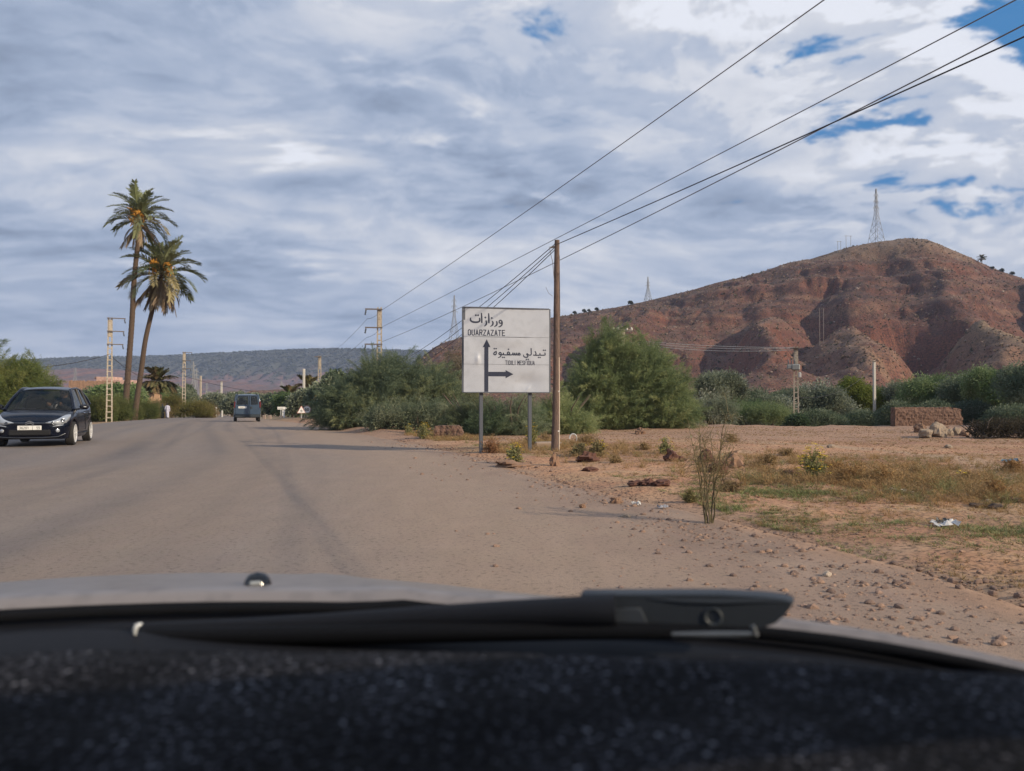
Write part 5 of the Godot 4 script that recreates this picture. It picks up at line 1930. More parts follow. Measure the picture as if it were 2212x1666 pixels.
func direction_sign(at: Vector3, turn: float, y0: float, w: float, h: float, posts: Array):
	# at: foot of the middle; panel from y0 up
	var o := thing("direction_sign", "large white road direction sign with two dark blue arrows and place names in two scripts", "road sign", at, turn)
	var sheet := mat(0.40, 0.425, 0.475, 0.28)
	sheet.albedo_texture = noise_tex(91, 0.012, 512, [[0.0, 0.95], [0.5, 1.0], [1.0, 1.0]], 5)
	tri_uv(sheet, 0.7, false)
	var steel := mat(0.085, 0.095, 0.115, 0.55, 0.3)
	var ink := mat(0.014, 0.020, 0.044, 0.5)
	var hw := w * 0.5
	# three sheets, butted at the seams
	var y := [0.0, 0.600, 1.190, h]
	for k in 3:
		var b := Mb.new()
		var nx := 72
		var ny := 26
		for j in ny + 1:
			for i in nx + 1:
				var x := lerpf(-hw, hw, float(i) / nx)
				var v := lerpf(y[k] + 0.0025, y[k + 1] - 0.0025, float(j) / ny)
				if k == 1 and j == ny and absf(x + 0.05) < 0.75: v -= 0.016 * sst(0.75, 0.3, absf(x + 0.05)) * 0.5
				b.p(Vector3(x, y0 + v, sign_z(x, clampf(v, y[k] + 0.004, y[k + 1] - 0.004))))
		for j in ny:
			for i in nx:
				var q := j * (nx + 1) + i
				b.quad(q, q + nx + 1, q + nx + 2, q + 1)
		part("panel", b, sheet, o)
	var fr := [[Vector3(-hw, 0, 0), Vector3(-hw, h, 0)], [Vector3(hw, 0, 0), Vector3(hw, h, 0)], [Vector3(-hw, 0, 0), Vector3(hw, 0, 0)], [Vector3(-hw, h, 0), Vector3(hw, h, 0)]]
	for q in fr:
		var b := Mb.new()
		b.bar(q[0] + Vector3(0, y0, -0.026), q[1] + Vector3(0, y0, -0.026), 0.018, 0.070)
		part("frame", b, steel, o)
	var back := Mb.new()
	back.bx(Vector3(0, y0 + h * 0.5, -0.064), Vector3(w - 0.03, h - 0.03, 0.008))
	part("back", back, mat(0.3, 0.3, 0.31, 0.5, 0.5), o)
	for q in posts:
		var b := Mb.new()
		b.bx(Vector3(q[0], (q[1] + y0 + h - 0.08) * 0.5, -0.102), Vector3(0.075, y0 + h - 0.08 - q[1], 0.06))
		b.bx(Vector3(q[0] - 0.03, (q[1] + y0) * 0.5, -0.0655), Vector3(0.012, y0 - q[1] - 0.01, 0.012))
		part("post", b, steel, o)
	# everything printed is given in fractions of the panel
	var g := Node3D.new()
	g.name = "print"
	o.add_child(g)
	g.position = Vector3(0, y0, 0.0)
	var P := func(u: float, v: float): return Vector2((u - 0.5) * w, (1.0 - v) * h)
	var L := func(list: Array):
		var out := []
		for i in range(0, list.size(), 2): out.append(P.call(list[i], list[i + 1]))
		return out
	var b := Mb.new()
	flat_poly(b, L.call([0.237, 0.993, 0.237, 0.466, 0.217, 0.470, 0.263, 0.375, 0.308, 0.468, 0.284, 0.466, 0.284, 0.993]))
	part("arrow", b, ink, g)
	b = Mb.new()
	flat_poly(b, L.call([0.2845, 0.758, 0.485, 0.757, 0.483, 0.735, 0.576, 0.784, 0.483, 0.833, 0.485, 0.810, 0.2845, 0.811]))
	part("arrow", b, ink, g)
	letters("OUARZAZATE", 0.052 * w - hw, 0.474 * w - hw, (1.0 - 0.328) * h, 0.062 * h, ink, g)
	letters("TIDILI MESFIOUA", 0.482 * w - hw, 0.824 * w - hw, (1.0 - 0.672) * h, 0.047 * h, ink, g, 0.145)
	# first line of the flowing script, right to left
	var t := 0.0165 * w
	b = Mb.new()
	# waw
	stroke(b, L.call([0.443, 0.168, 0.431, 0.182, 0.413, 0.176, 0.411, 0.158, 0.424, 0.146, 0.439, 0.155, 0.4455, 0.175, 0.440, 0.202, 0.420, 0.221, 0.400, 0.226]), [t * 0.9, t * 0.9, t * 0.9, t * 0.9, t * 0.9, t, t, t * 1.05, t * 0.9, t * 0.4])
	# ra
	stroke(b, L.call([0.378, 0.158, 0.385, 0.180, 0.379, 0.205, 0.352, 0.226]), [t * 0.8, t * 1.15, t * 1.1, t * 0.4])
	# zay
	stroke(b, L.call([0.330, 0.156, 0.338, 0.180, 0.332, 0.205, 0.305, 0.224]), [t * 0.8, t * 1.15, t * 1.1, t * 0.4])
	dot(b, P.call(0.324, 0.122), t * 0.82)
	# alif
	stroke(b, L.call([0.288, 0.066, 0.290, 0.120, 0.291, 0.186]), [t * 0.75, t * 1.1, t * 1.0])
	# zay
	stroke(b, L.call([0.255, 0.152, 0.263, 0.178, 0.257, 0.203, 0.234, 0.222]), [t * 0.8, t * 1.15, t * 1.1, t * 0.4])
	dot(b, P.call(0.250, 0.118), t * 0.82)
	# alif
	stroke(b, L.call([0.205, 0.064, 0.207, 0.115, 0.209, 0.184]), [t * 0.75, t * 1.1, t * 1.0])
	# ta
	stroke(b, L.call([0.181, 0.122, 0.185, 0.148, 0.178, 0.166, 0.150, 0.175, 0.110, 0.173, 0.084, 0.160, 0.078, 0.142, 0.083, 0.122]), [t * 0.7, t * 1.1, t * 1.15, t * 1.25, t * 1.3, t * 1.15, t * 0.95, t * 0.5])
	dot(b, P.call(0.140, 0.093), t * 0.80)
	dot(b, P.call(0.166, 0.093), t * 0.80)
	part("script_line", b, ink, g)
	# second line
	t = 0.0135 * w
	b = Mb.new()
	# ta, ya, dal
	stroke(b, L.call([0.948, 0.523, 0.953, 0.545, 0.945, 0.553, 0.915, 0.555, 0.889, 0.554]), t)
	stroke(b, L.call([0.889, 0.530, 0.890, 0.548, 0.880, 0.555, 0.858, 0.556]), t)
	dot(b, P.call(0.932, 0.495), t * 0.8); dot(b, P.call(0.953, 0.495), t * 0.8)
	dot(b, P.call(0.872, 0.582), t * 0.8); dot(b, P.call(0.892, 0.582), t * 0.8)
	stroke(b, L.call([0.858, 0.556, 0.840, 0.555, 0.842, 0.533, 0.830, 0.508]), t)
	stroke(b, L.call([0.855, 0.556, 0.822, 0.556, 0.808, 0.552]), t)
	# lam, ya
	stroke(b, L.call([0.783, 0.472, 0.785, 0.520, 0.784, 0.548, 0.770, 0.556, 0.752, 0.553]), t)
	stroke(b, L.call([0.752, 0.553, 0.742, 0.542, 0.735, 0.540, 0.733, 0.551, 0.745, 0.563, 0.742, 0.577, 0.718, 0.582, 0.698, 0.572, 0.695, 0.550]), [t, t, t, t, t, t * 1.1, t * 1.1, t, t * 0.6])
	dot(b, P.call(0.728, 0.607), t * 0.8); dot(b, P.call(0.750, 0.607), t * 0.8)
	# mim, sin, fa, ya, waw
	stroke(b, L.call([0.655, 0.553, 0.648, 0.536, 0.635, 0.536, 0.634, 0.552, 0.648, 0.556, 0.655, 0.550]), t)
	stroke(b, L.call([0.640, 0.555, 0.618, 0.553, 0.613, 0.530, 0.612, 0.550, 0.598, 0.555, 0.590, 0.532, 0.589, 0.550, 0.576, 0.555, 0.568, 0.530, 0.566, 0.550, 0.545, 0.556, 0.520, 0.555]), t)
	stroke(b, L.call([0.528, 0.554, 0.531, 0.535, 0.517, 0.522, 0.505, 0.532, 0.508, 0.547, 0.527, 0.548]), t)
	stroke(b, L.call([0.522, 0.555, 0.480, 0.556, 0.462, 0.554, 0.458, 0.533, 0.456, 0.551, 0.440, 0.556, 0.425, 0.554]), t)
	dot(b, P.call(0.517, 0.490), t * 0.8)
	dot(b, P.call(0.448, 0.585), t * 0.8); dot(b, P.call(0.468, 0.585), t * 0.8)
	stroke(b, L.call([0.432, 0.553, 0.431, 0.536, 0.418, 0.528, 0.406, 0.540, 0.412, 0.553, 0.429, 0.553, 0.424, 0.576, 0.395, 0.592]), [t, t, t, t, t, t, t, t * 0.5])
	# ta marbuta
	stroke(b, L.call([0.372, 0.510, 0.376, 0.535, 0.370, 0.553, 0.352, 0.555, 0.347, 0.541, 0.358, 0.525, 0.375, 0.522]), t)
	dot(b, P.call(0.352, 0.484), t * 0.8); dot(b, P.call(0.374, 0.484), t * 0.8)
	part("script_line", b, ink, g)

func small_signs():
	var post := mat(0.45, 0.46, 0.46, 0.5)
	var white := mat(0.72, 0.72, 0.70, 0.5)
	# warning triangle
	var at := at_u(651, 61.0)
	var o := thing("warning_sign", "white triangular warning sign with a red rim at the right-hand verge", "road sign", at, 0.25)
	var b := Mb.new()
	b.bx(Vector3(0, 0.42, -0.03), Vector3(0.055, 0.90, 0.045))
	part("post", b, post, o)
	b = Mb.new()
	b.poly(PackedVector2Array([Vector2(-0.33, 0), Vector2(0.33, 0), Vector2(0.03, 0.56), Vector2(-0.03, 0.56)]), Transform3D(Basis(), Vector3(0, 0.36, 0)), 0.015)
	part("rim", b, mat(0.42, 0.20, 0.17, 0.5), o, false)
	b = Mb.new()
	b.poly(PackedVector2Array([Vector2(-0.275, 0.03), Vector2(0.275, 0.03), Vector2(0, 0.52)]), Transform3D(Basis(), Vector3(0, 0.36, 0.0155)), 0.004)
	part("face", b, white, o, false)
	b = Mb.new()
	b.bar(Vector3(0, 0.45, 0.021), Vector3(0, 0.70, 0.021), 0.05, 0.004)
	b.bar(Vector3(-0.09, 0.54, 0.0215), Vector3(0.09, 0.54, 0.0215), 0.05, 0.004)
	part("symbol", b, mat(0.02, 0.02, 0.025, 0.6), o, false)
	# round sign seen behind it
	o = thing("round_sign", "round white speed limit sign with a red rim just behind the warning triangle", "road sign", at_u(663, 64.0), 0.25)
	b = Mb.new()
	b.bx(Vector3(0, 0.40, -0.03), Vector3(0.055, 0.9, 0.045))
	part("post", b, post, o)
	var ft := Transform3D(Basis(Vector3.RIGHT, PI * 0.5), Vector3(0, 0.66, 0))
	b = Mb.new()
	b.disc_lathe(ft, [Vector2(0.0, -0.01), Vector2(0.34, -0.01), Vector2(0.34, 0.008), Vector2(0.26, 0.010), Vector2(0.0, 0.010)], 28)
	part("rim", b, mat(0.40, 0.26, 0.24, 0.5), o, false)
	b = Mb.new()
	b.disc_lathe(ft, [Vector2(0.27, 0.011), Vector2(0.265, 0.016), Vector2(0.0, 0.016)], 28)
	part("face", b, white, o, false)
	var num := obj("lettering", glyphs("60", 0.24, 0.004, mat(0.03, 0.03, 0.035, 0.6), true), o)
	num.position = Vector3(0, 0.66, 0.0175)
	# arrow-shaped fingerpost
	o = thing("finger_post", "white arrow-shaped finger sign pointing right on a white post", "road sign", at_u(609, 78.0), 0.2)
	b = Mb.new()
	b.bx(Vector3(-0.10, 0.45, -0.03), Vector3(0.06, 1.0, 0.05))
	part("post", b, post, o)
	b = Mb.new()
	b.bx(Vector3(0.16, 0.36, -0.03), Vector3(0.26, 0.72, 0.05))
	part("post", b, white, o)
	b = Mb.new()
	b.poly(PackedVector2Array([Vector2(-0.42, 0), Vector2(0.30, 0), Vector2(0.46, 0.13), Vector2(0.30, 0.26), Vector2(-0.42, 0.26)]), Transform3D(Basis(), Vector3(0, 0.78, 0)), 0.02)
	var arm := part("arrow_board", b, white, o, false)
	b = Mb.new()
	for k in 4: b.bx(Vector3(-0.3 + 0.13 * k, 0.91, 0.0215), Vector3(0.09, 0.07, 0.004))
	b.poly(PackedVector2Array([Vector2(0.30, 0.06), Vector2(0.38, 0.13), Vector2(0.30, 0.20)]), Transform3D(Basis(), Vector3(0, 0.78, 0.0215)), 0.003)
	part("lettering", b, mat(0.16, 0.17, 0.18, 0.6), arm, false)

func litter_piece(label: String, at: Vector3, w: float, h: float, m: Material, seed_: int, called := "litter"):
	rng.seed = seed_
	var b := Mb.new()
	var n := 9
	for j in n:
		for i in n:
			var x := (i / float(n - 1) - 0.5) * w
			var z := (j / float(n - 1) - 0.5) * w * 0.6
			b.p(Vector3(x + rnd(-0.1, 0.1) * w, 0.008 + h * absf(n2.get_noise_2d(x * 90.0 / w + seed_, z * 90.0 / w)) * 1.6 + rnd(0, 0.25) * h, z + rnd(-0.1, 0.1) * w))
	for j in n - 1:
		for i in n - 1:
			var k := j * n + i
			b.quad(k, k + n, k + n + 1, k + 1)
	var o := obj(called, b.mesh(m, false), null, at)
	tag(o, label, "litter")

# ---------------------------------------------------------------- people
# bones: [from, to, radius, radius, colour]; one continuous surface by surface nets
func body_mesh(bones: Array, cell: float, blend: float, m: Material) -> ArrayMesh:
	var lo := Vector3.INF
	var hi := -Vector3.INF
	for q in bones:
		var r: float = maxf(q[2], q[3]) + cell * 2.0
		for e in [q[0], q[1]]:
			lo = lo.min(e - Vector3(r, r, r))
			hi = hi.max(e + Vector3(r, r, r))
	var n := Vector3i(((hi - lo) / cell).ceil()) + Vector3i.ONE
	var f := PackedFloat32Array()
	f.resize(n.x * n.y * n.z)
	f.fill(9.0)
	for q in bones:
		var a: Vector3 = q[0]
		var ab: Vector3 = q[1] - q[0]
		var l2 := maxf(ab.length_squared(), 1e-9)
		var r: float = maxf(q[2], q[3]) + blend + cell * 2.0
		var i0 := Vector3i(((a.min(q[1]) - Vector3(r, r, r) - lo) / cell).floor()).max(Vector3i.ZERO)
		var i1 := Vector3i(((a.max(q[1]) + Vector3(r, r, r) - lo) / cell).ceil()).min(n - Vector3i.ONE)
		for z in range(i0.z, i1.z + 1):
			for y in range(i0.y, i1.y + 1):
				for x in range(i0.x, i1.x + 1):
					var p := lo + Vector3(x, y, z) * cell
					var t := clampf((p - a).dot(ab) / l2, 0.0, 1.0)
					var d := p.distance_to(a + ab * t) - lerpf(q[2], q[3], t)
					var k := (z * n.y + y) * n.x + x
					var o := f[k]
					var h := maxf(blend - absf(o - d), 0.0) / blend
					f[k] = minf(o, d) - h * h * blend * 0.25
	var b := Mb.new()
	b.use_c = true
	var ids := {}
	for z in n.z - 1:
		for y in n.y - 1:
			for x in n.x - 1:
				var k := (z * n.y + y) * n.x + x
				var c := [f[k], f[k + 1], f[k + n.x], f[k + n.x + 1], f[k + n.x * n.y], f[k + n.x * n.y + 1], f[k + n.x * n.y + n.x], f[k + n.x * n.y + n.x + 1]]
				var neg := 0
				for v in c:
					if v < 0: neg += 1
				if neg == 0 or neg == 8: continue
				var s := Vector3.ZERO
				var cnt := 0
				for e in [[0, 1], [2, 3], [4, 5], [6, 7], [0, 2], [1, 3], [4, 6], [5, 7], [0, 4], [1, 5], [2, 6], [3, 7]]:
					var u: float = c[e[0]]
					var w: float = c[e[1]]
					if (u < 0) != (w < 0):
						var t := u / (u - w)
						var p0 := Vector3(e[0] & 1, (e[0] >> 1) & 1, e[0] >> 2)
						var p1 := Vector3(e[1] & 1, (e[1] >> 1) & 1, e[1] >> 2)
						s += p0.lerp(p1, t)
						cnt += 1
				var p := lo + (Vector3(x, y, z) + s / cnt) * cell
				var best := 9.0
				for q in bones:
					var ab: Vector3 = q[1] - q[0]
					var t := clampf((p - q[0]).dot(ab) / maxf(ab.length_squared(), 1e-9), 0, 1)
					var d := p.distance_to(q[0] + ab * t) - lerpf(q[2], q[3], t)
					if d < best:
						best = d
						b.col = q[4]
				ids[k] = b.p(p)
	for z in range(1, n.z - 1):
		for y in range(1, n.y - 1):
			for x in range(1, n.x - 1):
				var k := (z * n.y + y) * n.x + x
				var ins := f[k] < 0
				for ax in 3:
					var st: int = [1, n.x, n.x * n.y][ax]
					if (f[k + st] < 0) == ins: continue
					var u: int = [n.x, n.x * n.y, 1][ax]
					var w: int = [n.x * n.y, 1, n.x][ax]
					if not (ids.has(k) and ids.has(k - u) and ids.has(k - w) and ids.has(k - u - w)): continue
					if ins: b.quad(ids[k - u - w], ids[k - w], ids[k], ids[k - u])
					else: b.quad(ids[k - u - w], ids[k - u], ids[k], ids[k - w])
	return b.mesh(m)

func walker(label: String, at: Vector3, turn: float, robe: Color, head: Color, tall: float, stride: float, group: String):
	var k := tall / 1.70
	var skin := Color(0.27, 0.155, 0.10)
	var shoe := Color(0.03, 0.026, 0.024)
	var J := func(x, y, z): return Vector3(x, y, z) * k
	var bones := []
	bones.append([J.call(0, 1.30, 0), J.call(0, 1.02, 0.01), 0.135 * k, 0.14 * k, robe])
	bones.append([J.call(-0.10, 1.36, 0), J.call(0.10, 1.36, 0), 0.085 * k, 0.085 * k, robe])
	bones.append([J.call(0, 1.02, 0.01), J.call(0, 0.55, 0.0), 0.145 * k, 0.165 * k, robe])
	bones.append([J.call(-0.05, 0.6, -stride * 0.3), J.call(-0.07, 0.16, -stride * 0.75), 0.14 * k, 0.13 * k, robe])
	bones.append([J.call(0.05, 0.6, stride * 0.3), J.call(0.07, 0.17, stride * 0.75), 0.14 * k, 0.13 * k, robe])
	bones.append([J.call(-0.08, 0.16, -stride * 0.8), J.call(-0.085, 0.045, -stride), 0.048 * k, 0.042 * k, skin])
	bones.append([J.call(0.08, 0.16, stride * 0.8), J.call(0.085, 0.05, stride), 0.048 * k, 0.042 * k, skin])
	bones.append([J.call(-0.085, 0.04, -stride + 0.03), J.call(-0.09, 0.035, -stride - 0.15), 0.045 * k, 0.035 * k, shoe])
	bones.append([J.call(0.085, 0.045, stride + 0.03), J.call(0.09, 0.035, stride - 0.15), 0.045 * k, 0.035 * k, shoe])
	for s in [-1, 1]:
		bones.append([J.call(0.185 * s, 1.33, 0), J.call(0.235 * s, 1.05, 0.04 * s), 0.075 * k, 0.065 * k, robe])
		bones.append([J.call(0.235 * s, 1.05, 0.04 * s), J.call(0.22 * s, 0.82, -0.10 + 0.05 * s), 0.07 * k, 0.062 * k, robe])
		bones.append([J.call(0.22 * s, 0.82, -0.10 + 0.05 * s), J.call(0.215 * s, 0.73, -0.13 + 0.05 * s), 0.035 * k, 0.036 * k, skin])
	bones.append([J.call(0, 1.38, 0), J.call(0, 1.50, -0.015), 0.062 * k, 0.058 * k, robe if head.r < 0.1 else skin])
	bones.append([J.call(0, 1.545, -0.02), J.call(0, 1.605, -0.015), 0.088 * k, 0.098 * k, head])
	bones.append([J.call(0, 1.53, -0.055), J.call(0, 1.56, -0.06), 0.065 * k, 0.06 * k, skin])
	bones.append([J.call(0, 1.555, -0.125), J.call(0, 1.545, -0.13), 0.014 * k, 0.014 * k, skin])
	var o := thing("person", label, "person", at, turn, group)
	obj("body", body_mesh(bones, 0.021, 0.05, mats.cloth), o)

func driver(at: Vector3, turn: float):
	var skin := Color(0.38, 0.22, 0.14)
	var shirt := Color(0.055, 0.065, 0.085)
	var hair := Color(0.012, 0.010, 0.009)
	var bones := [
		[Vector3(0, 0.78, 0.05), Vector3(0, 1.10, 0.02), 0.16, 0.155, shirt], [Vector3(-0.12, 1.15, 0), Vector3(0.12, 1.15, 0), 0.085, 0.085, shirt],
		[Vector3(0, 1.17, 0), Vector3(0, 1.26, -0.02), 0.056, 0.054, skin], [Vector3(0, 1.315, -0.035), Vector3(0, 1.365, -0.02), 0.078, 0.092, skin],
		[Vector3(0, 1.275, -0.085), Vector3(0, 1.30, -0.08), 0.045, 0.055, skin], [Vector3(0, 1.325, -0.135), Vector3(0, 1.305, -0.145), 0.011, 0.016, skin],
		[Vector3(0, 1.385, 0.005), Vector3(0, 1.35, 0.04), 0.093, 0.088, hair], [Vector3(-0.06, 1.405, -0.05), Vector3(0.06, 1.405, -0.05), 0.045, 0.045, hair],
		[Vector3(-0.035, 1.345, -0.108), Vector3(-0.03, 1.345, -0.11), 0.013, 0.013, hair], [Vector3(0.035, 1.345, -0.108), Vector3(0.03, 1.345, -0.11), 0.013, 0.013, hair],
	]
	for s in [-1, 1]:
		bones.append([Vector3(0.19 * s, 1.13, 0), Vector3(0.26 * s, 0.92, -0.16), 0.068, 0.055, shirt if s < 0 else Color(0.36, 0.38, 0.42)])
		bones.append([Vector3(0.26 * s, 0.92, -0.16), Vector3(0.17 * s, 1.03, -0.42), 0.052, 0.04, shirt if s < 0 else Color(0.36, 0.38, 0.42)])
		for q in 4:
			bones.append([Vector3(0.17 * s - 0.03 * s + 0.018 * q * s, 1.05, -0.45), Vector3(0.17 * s - 0.03 * s + 0.018 * q * s, 1.085 + 0.004 * (q % 3), -0.485), 0.011, 0.009, skin])
		bones.append([Vector3(0.13 * s, 1.035, -0.44), Vector3(0.10 * s, 1.07, -0.45), 0.012, 0.010, skin])
		bones.append([Vector3(0.17 * s, 1.03, -0.42), Vector3(0.165 * s, 1.055, -0.455), 0.036, 0.034, skin])
		bones.append([Vector3(0.10 * s, 0.74, 0.05), Vector3(0.13 * s, 0.76, -0.42), 0.095, 0.075, Color(0.02, 0.02, 0.03)])
		bones.append([Vector3(0.13 * s, 0.76, -0.42), Vector3(0.12 * s, 0.40, -0.62), 0.07, 0.05, Color(0.02, 0.02, 0.03)])
	var o := thing("person", "driver with short dark hair behind the wheel of the dark blue hatchback", "person", at, turn)
	obj("body", body_mesh(bones, 0.019, 0.04, mats.cloth), o)

# ---------------------------------------------------------------- the scene
func _ready():
	rng.seed = 1
	n1.seed = 101; n1.frequency = 0.12; n1.fractal_octaves = 4
	n2.seed = 202; n2.frequency = 0.12; n2.fractal_octaves = 3
	n3.seed = 303; n3.frequency = 0.12
	# camera
	var cam := Camera3D.new()
	cam.name = "camera"
	add_child(cam)
	var lens := CameraAttributesPhysical.new()
	lens.frustum_focal_length = 24.604
	lens.frustum_near = 0.05
	lens.frustum_far = 9000.0
	lens.frustum_focus_distance = 24.0
	lens.exposure_aperture = 5.2
	cam.attributes = lens
	cam.position = EYE
	cam.rotation.x = PITCH
	cam.current = true
	# sky, air, exposure
	var env := Environment.new()
	env.background_mode = Environment.BG_SKY
	var sky := Sky.new()
	var pan := PanoramaSkyMaterial.new()
	pan.panorama = ImageTexture.create_from_image(make_sky())
	sky.sky_material = pan
	env.sky = sky
	env.background_energy_multiplier = 1.0
	env.tonemap_mode = Environment.TONE_MAPPER_LINEAR
	env.tonemap_exposure = 1.12
	env.sdfgi_enabled = true
	env.ssao_enabled = true
	env.ssil_enabled = true
	env.fog_enabled = true
	env.fog_density = 0.00012
	env.fog_light_color = Color(0.72, 0.80, 0.95)
	var we := WorldEnvironment.new()
	we.name = "environment"
	we.environment = env
	add_child(we)
	# sun: low behind the right shoulder
	var sun := DirectionalLight3D.new()
	sun.name = "sun"
	sun.light_energy = 1.6
	sun.light_color = Color(1.0, 0.92, 0.80)
	sun.light_angular_distance = 0.6
	sun.shadow_enabled = true
	add_child(sun)
	sun.look_at_from_position(Vector3(0.855, 0.46, 0.50) * 100.0, Vector3.ZERO)

	# shared materials
	mats.tyre = mat(0.018, 0.017, 0.017, 0.85)
	mats.alloy = mat(0.60, 0.60, 0.60, 0.35, 0.25)
	mats.lamp_lens = mat(0.36, 0.39, 0.43, 0.08, 0.4)
	mats.lamp_lens.clearcoat_enabled = true
	mats.lamp_lens.clearcoat = 1.0
	mats.bark = mat(0.13, 0.10, 0.075, 0.9)
	mats.palm_bark = mat(0.120, 0.081, 0.057, 0.95)
	mats.palm_bark.albedo_texture = noise_tex(41, 0.05, 256, [[0.0, 0.45], [0.5, 0.9], [1.0, 1.3]])
	mats.palm_bark.heightmap_enabled = true
	mats.palm_bark.heightmap_texture = noise_tex(42, 0.06, 256)
	mats.palm_bark.heightmap_scale = 6.0
	tri_uv(mats.palm_bark, 0.9, false)
	mats.date_stalk = mat(0.42, 0.24, 0.05, 0.7)
	mats.dates = mat(0.56, 0.27, 0.035, 0.7)
	mats.leaf = leaf_mat(0.35)
	mats.petal = mat(0.62, 0.44, 0.02, 0.7)
	mats.cloth = mat(1, 1, 1, 0.9)
	mats.cloth.vertex_color_use_as_albedo = true
	mats.rust = mat(0.12, 0.10, 0.09, 0.7)
	mats.insulator = mat(0.06, 0.07, 0.085, 0.3)
	var concrete := mat(0.385, 0.335, 0.27, 0.9)
	concrete.albedo_texture = noise_tex(43, 0.03, 256, [[0.0, 0.7], [0.5, 1.0], [1.0, 1.1]])
	tri_uv(concrete, 0.8, false)
	var pale := mat(0.46, 0.44, 0.40, 0.9)
	var iron := mat(0.16, 0.17, 0.18, 0.6, 0.3)
	var wood := mat(0.155, 0.105, 0.085, 0.9)
	wood.albedo_texture = noise_tex(44, 0.04, 256, [[0.0, 0.55], [0.5, 1.0], [1.0, 1.2]], 5)
	wood.heightmap_enabled = true
	wood.heightmap_texture = noise_tex(45, 0.05, 256, [], 5)
	wood.heightmap_scale = 1.5
	tri_uv(wood, 1.0, false)
	wood.uv1_scale = Vector3(6, 0.35, 6)
	var line := mat(0.022, 0.022, 0.026, 0.6)
	var grey_line := mat(0.16, 0.16, 0.17, 0.5, 0.4)

	plant_shapes()
	frond_shapes()

	# large structure
	make_ground()
	make_road()
	make_hill()
	make_far_hills()

	# objects
	make_own_car()
	var cx := Vector3(-12.55, profile(20.6), -21.35)
	var heading := atan2(-0.33, -0.944)   # drives back along the road, towards the camera
	oncoming_car(cx, PI + 0.345)
	driver(cx + Vector3(-0.36, 0, 0.30).rotated(Vector3.UP, PI + 0.345), PI + 0.345 - 0.35)
	receding_van(Vector3((533.0 - 1106.0) / FOCAL * 53.5, profile(53.5), -53.5), 0.345)

	# direction sign
	var sx := (1095.0 - 1106.0) / FOCAL * 16.95
	var s_at := Vector3(sx, 0.0, -16.95)
	direction_sign(s_at, 0.20, px(1095, 848, 16.95).y, 1.87, 1.815, [[-0.545, -0.1], [0.525, -0.1]])

	# wooden pole with its pale conduit
	var foot := at_u(1199, 17.2)
	var tip := px(1204.5, 519, 17.2)
	var o := thing("wooden_pole", "weathered wooden cable pole standing just right of the direction sign", "utility pole", foot)
	var b := Mb.new()
	var pts := []
	var rad := []
	for k in 25:
		var f := k / 24.0
		pts.append((tip - foot) * f + Vector3(0.012 * sin(f * 5.0), -0.2 * (1.0 - f) if k == 0 else 0.0, 0.01 * sin(f * 7.0)))
		rad.append(lerpf(0.088, 0.056, f) * (1.0 + 0.04 * sin(f * 31.0)))
	b.tube(pts, rad, 14)
	part("shaft", b, wood, o)
	b = Mb.new()
	b.tube([Vector3(0.082, -0.05, 0.06), Vector3(0.088, 1.0, 0.055), Vector3(0.082, 2.02, 0.05)], 0.013, 8)
	part("conduit", b, mat(0.50, 0.42, 0.34, 0.7), o)
	for y in [0.42, 1.28]:
		b = Mb.new()
		b.bx(Vector3(0.075, y, 0.062), Vector3(0.05, 0.035, 0.03))
		part("strap", b, mat(0.62, 0.60, 0.56, 0.6), o)
	b = Mb.new()
	b.tube([Vector3(0.115, 1.9, 0.0), Vector3(0.108, 3.0, 0.0), Vector3(0.10, 4.25, 0.0)], 0.007, 6)
	part("down_cable", b, line, o)
	b = Mb.new()
	b.bar(Vector3(-0.10, 4.42, 0.02), Vector3(0.09, 4.46, 0.02), 0.035)
	b.tube([Vector3(-0.12, 4.44, 0.02), Vector3(-0.10, 4.30, 0.05), Vector3(-0.05, 4.1, 0.05), Vector3(-0.02, 3.7, 0.06)], 0.006, 5)
	b.tube([Vector3(-0.05, 3.35, 0.05), Vector3(-0.14, 3.42, 0.05), Vector3(-0.20, 3.55, 0.05)], 0.004, 5)
	part("bracket", b, mats.rust, o)
	var pole_top := px(1203, 528, 17.2)

	make_poles(concrete, pale, iron, line, grey_line, pole_top)
	make_hilltop(iron, concrete)
	small_signs()
	make_buildings()

	# people on the left verge
	walker("person in a dark coat and head covering walking away along the left verge", at_u(351, 88.0), 0.35, Color(0.022, 0.024, 0.040), Color(0.03, 0.03, 0.045), 1.60, 0.16, "two people walking together on the verge")
	walker("person in a long pale lavender robe walking away along the left verge", at_u(361.5, 87.5), 0.25, Color(0.42, 0.42, 0.52), Color(0.02, 0.016, 0.014), 1.66, 0.20, "two people walking together on the verge")

	make_plants()
	make_field()


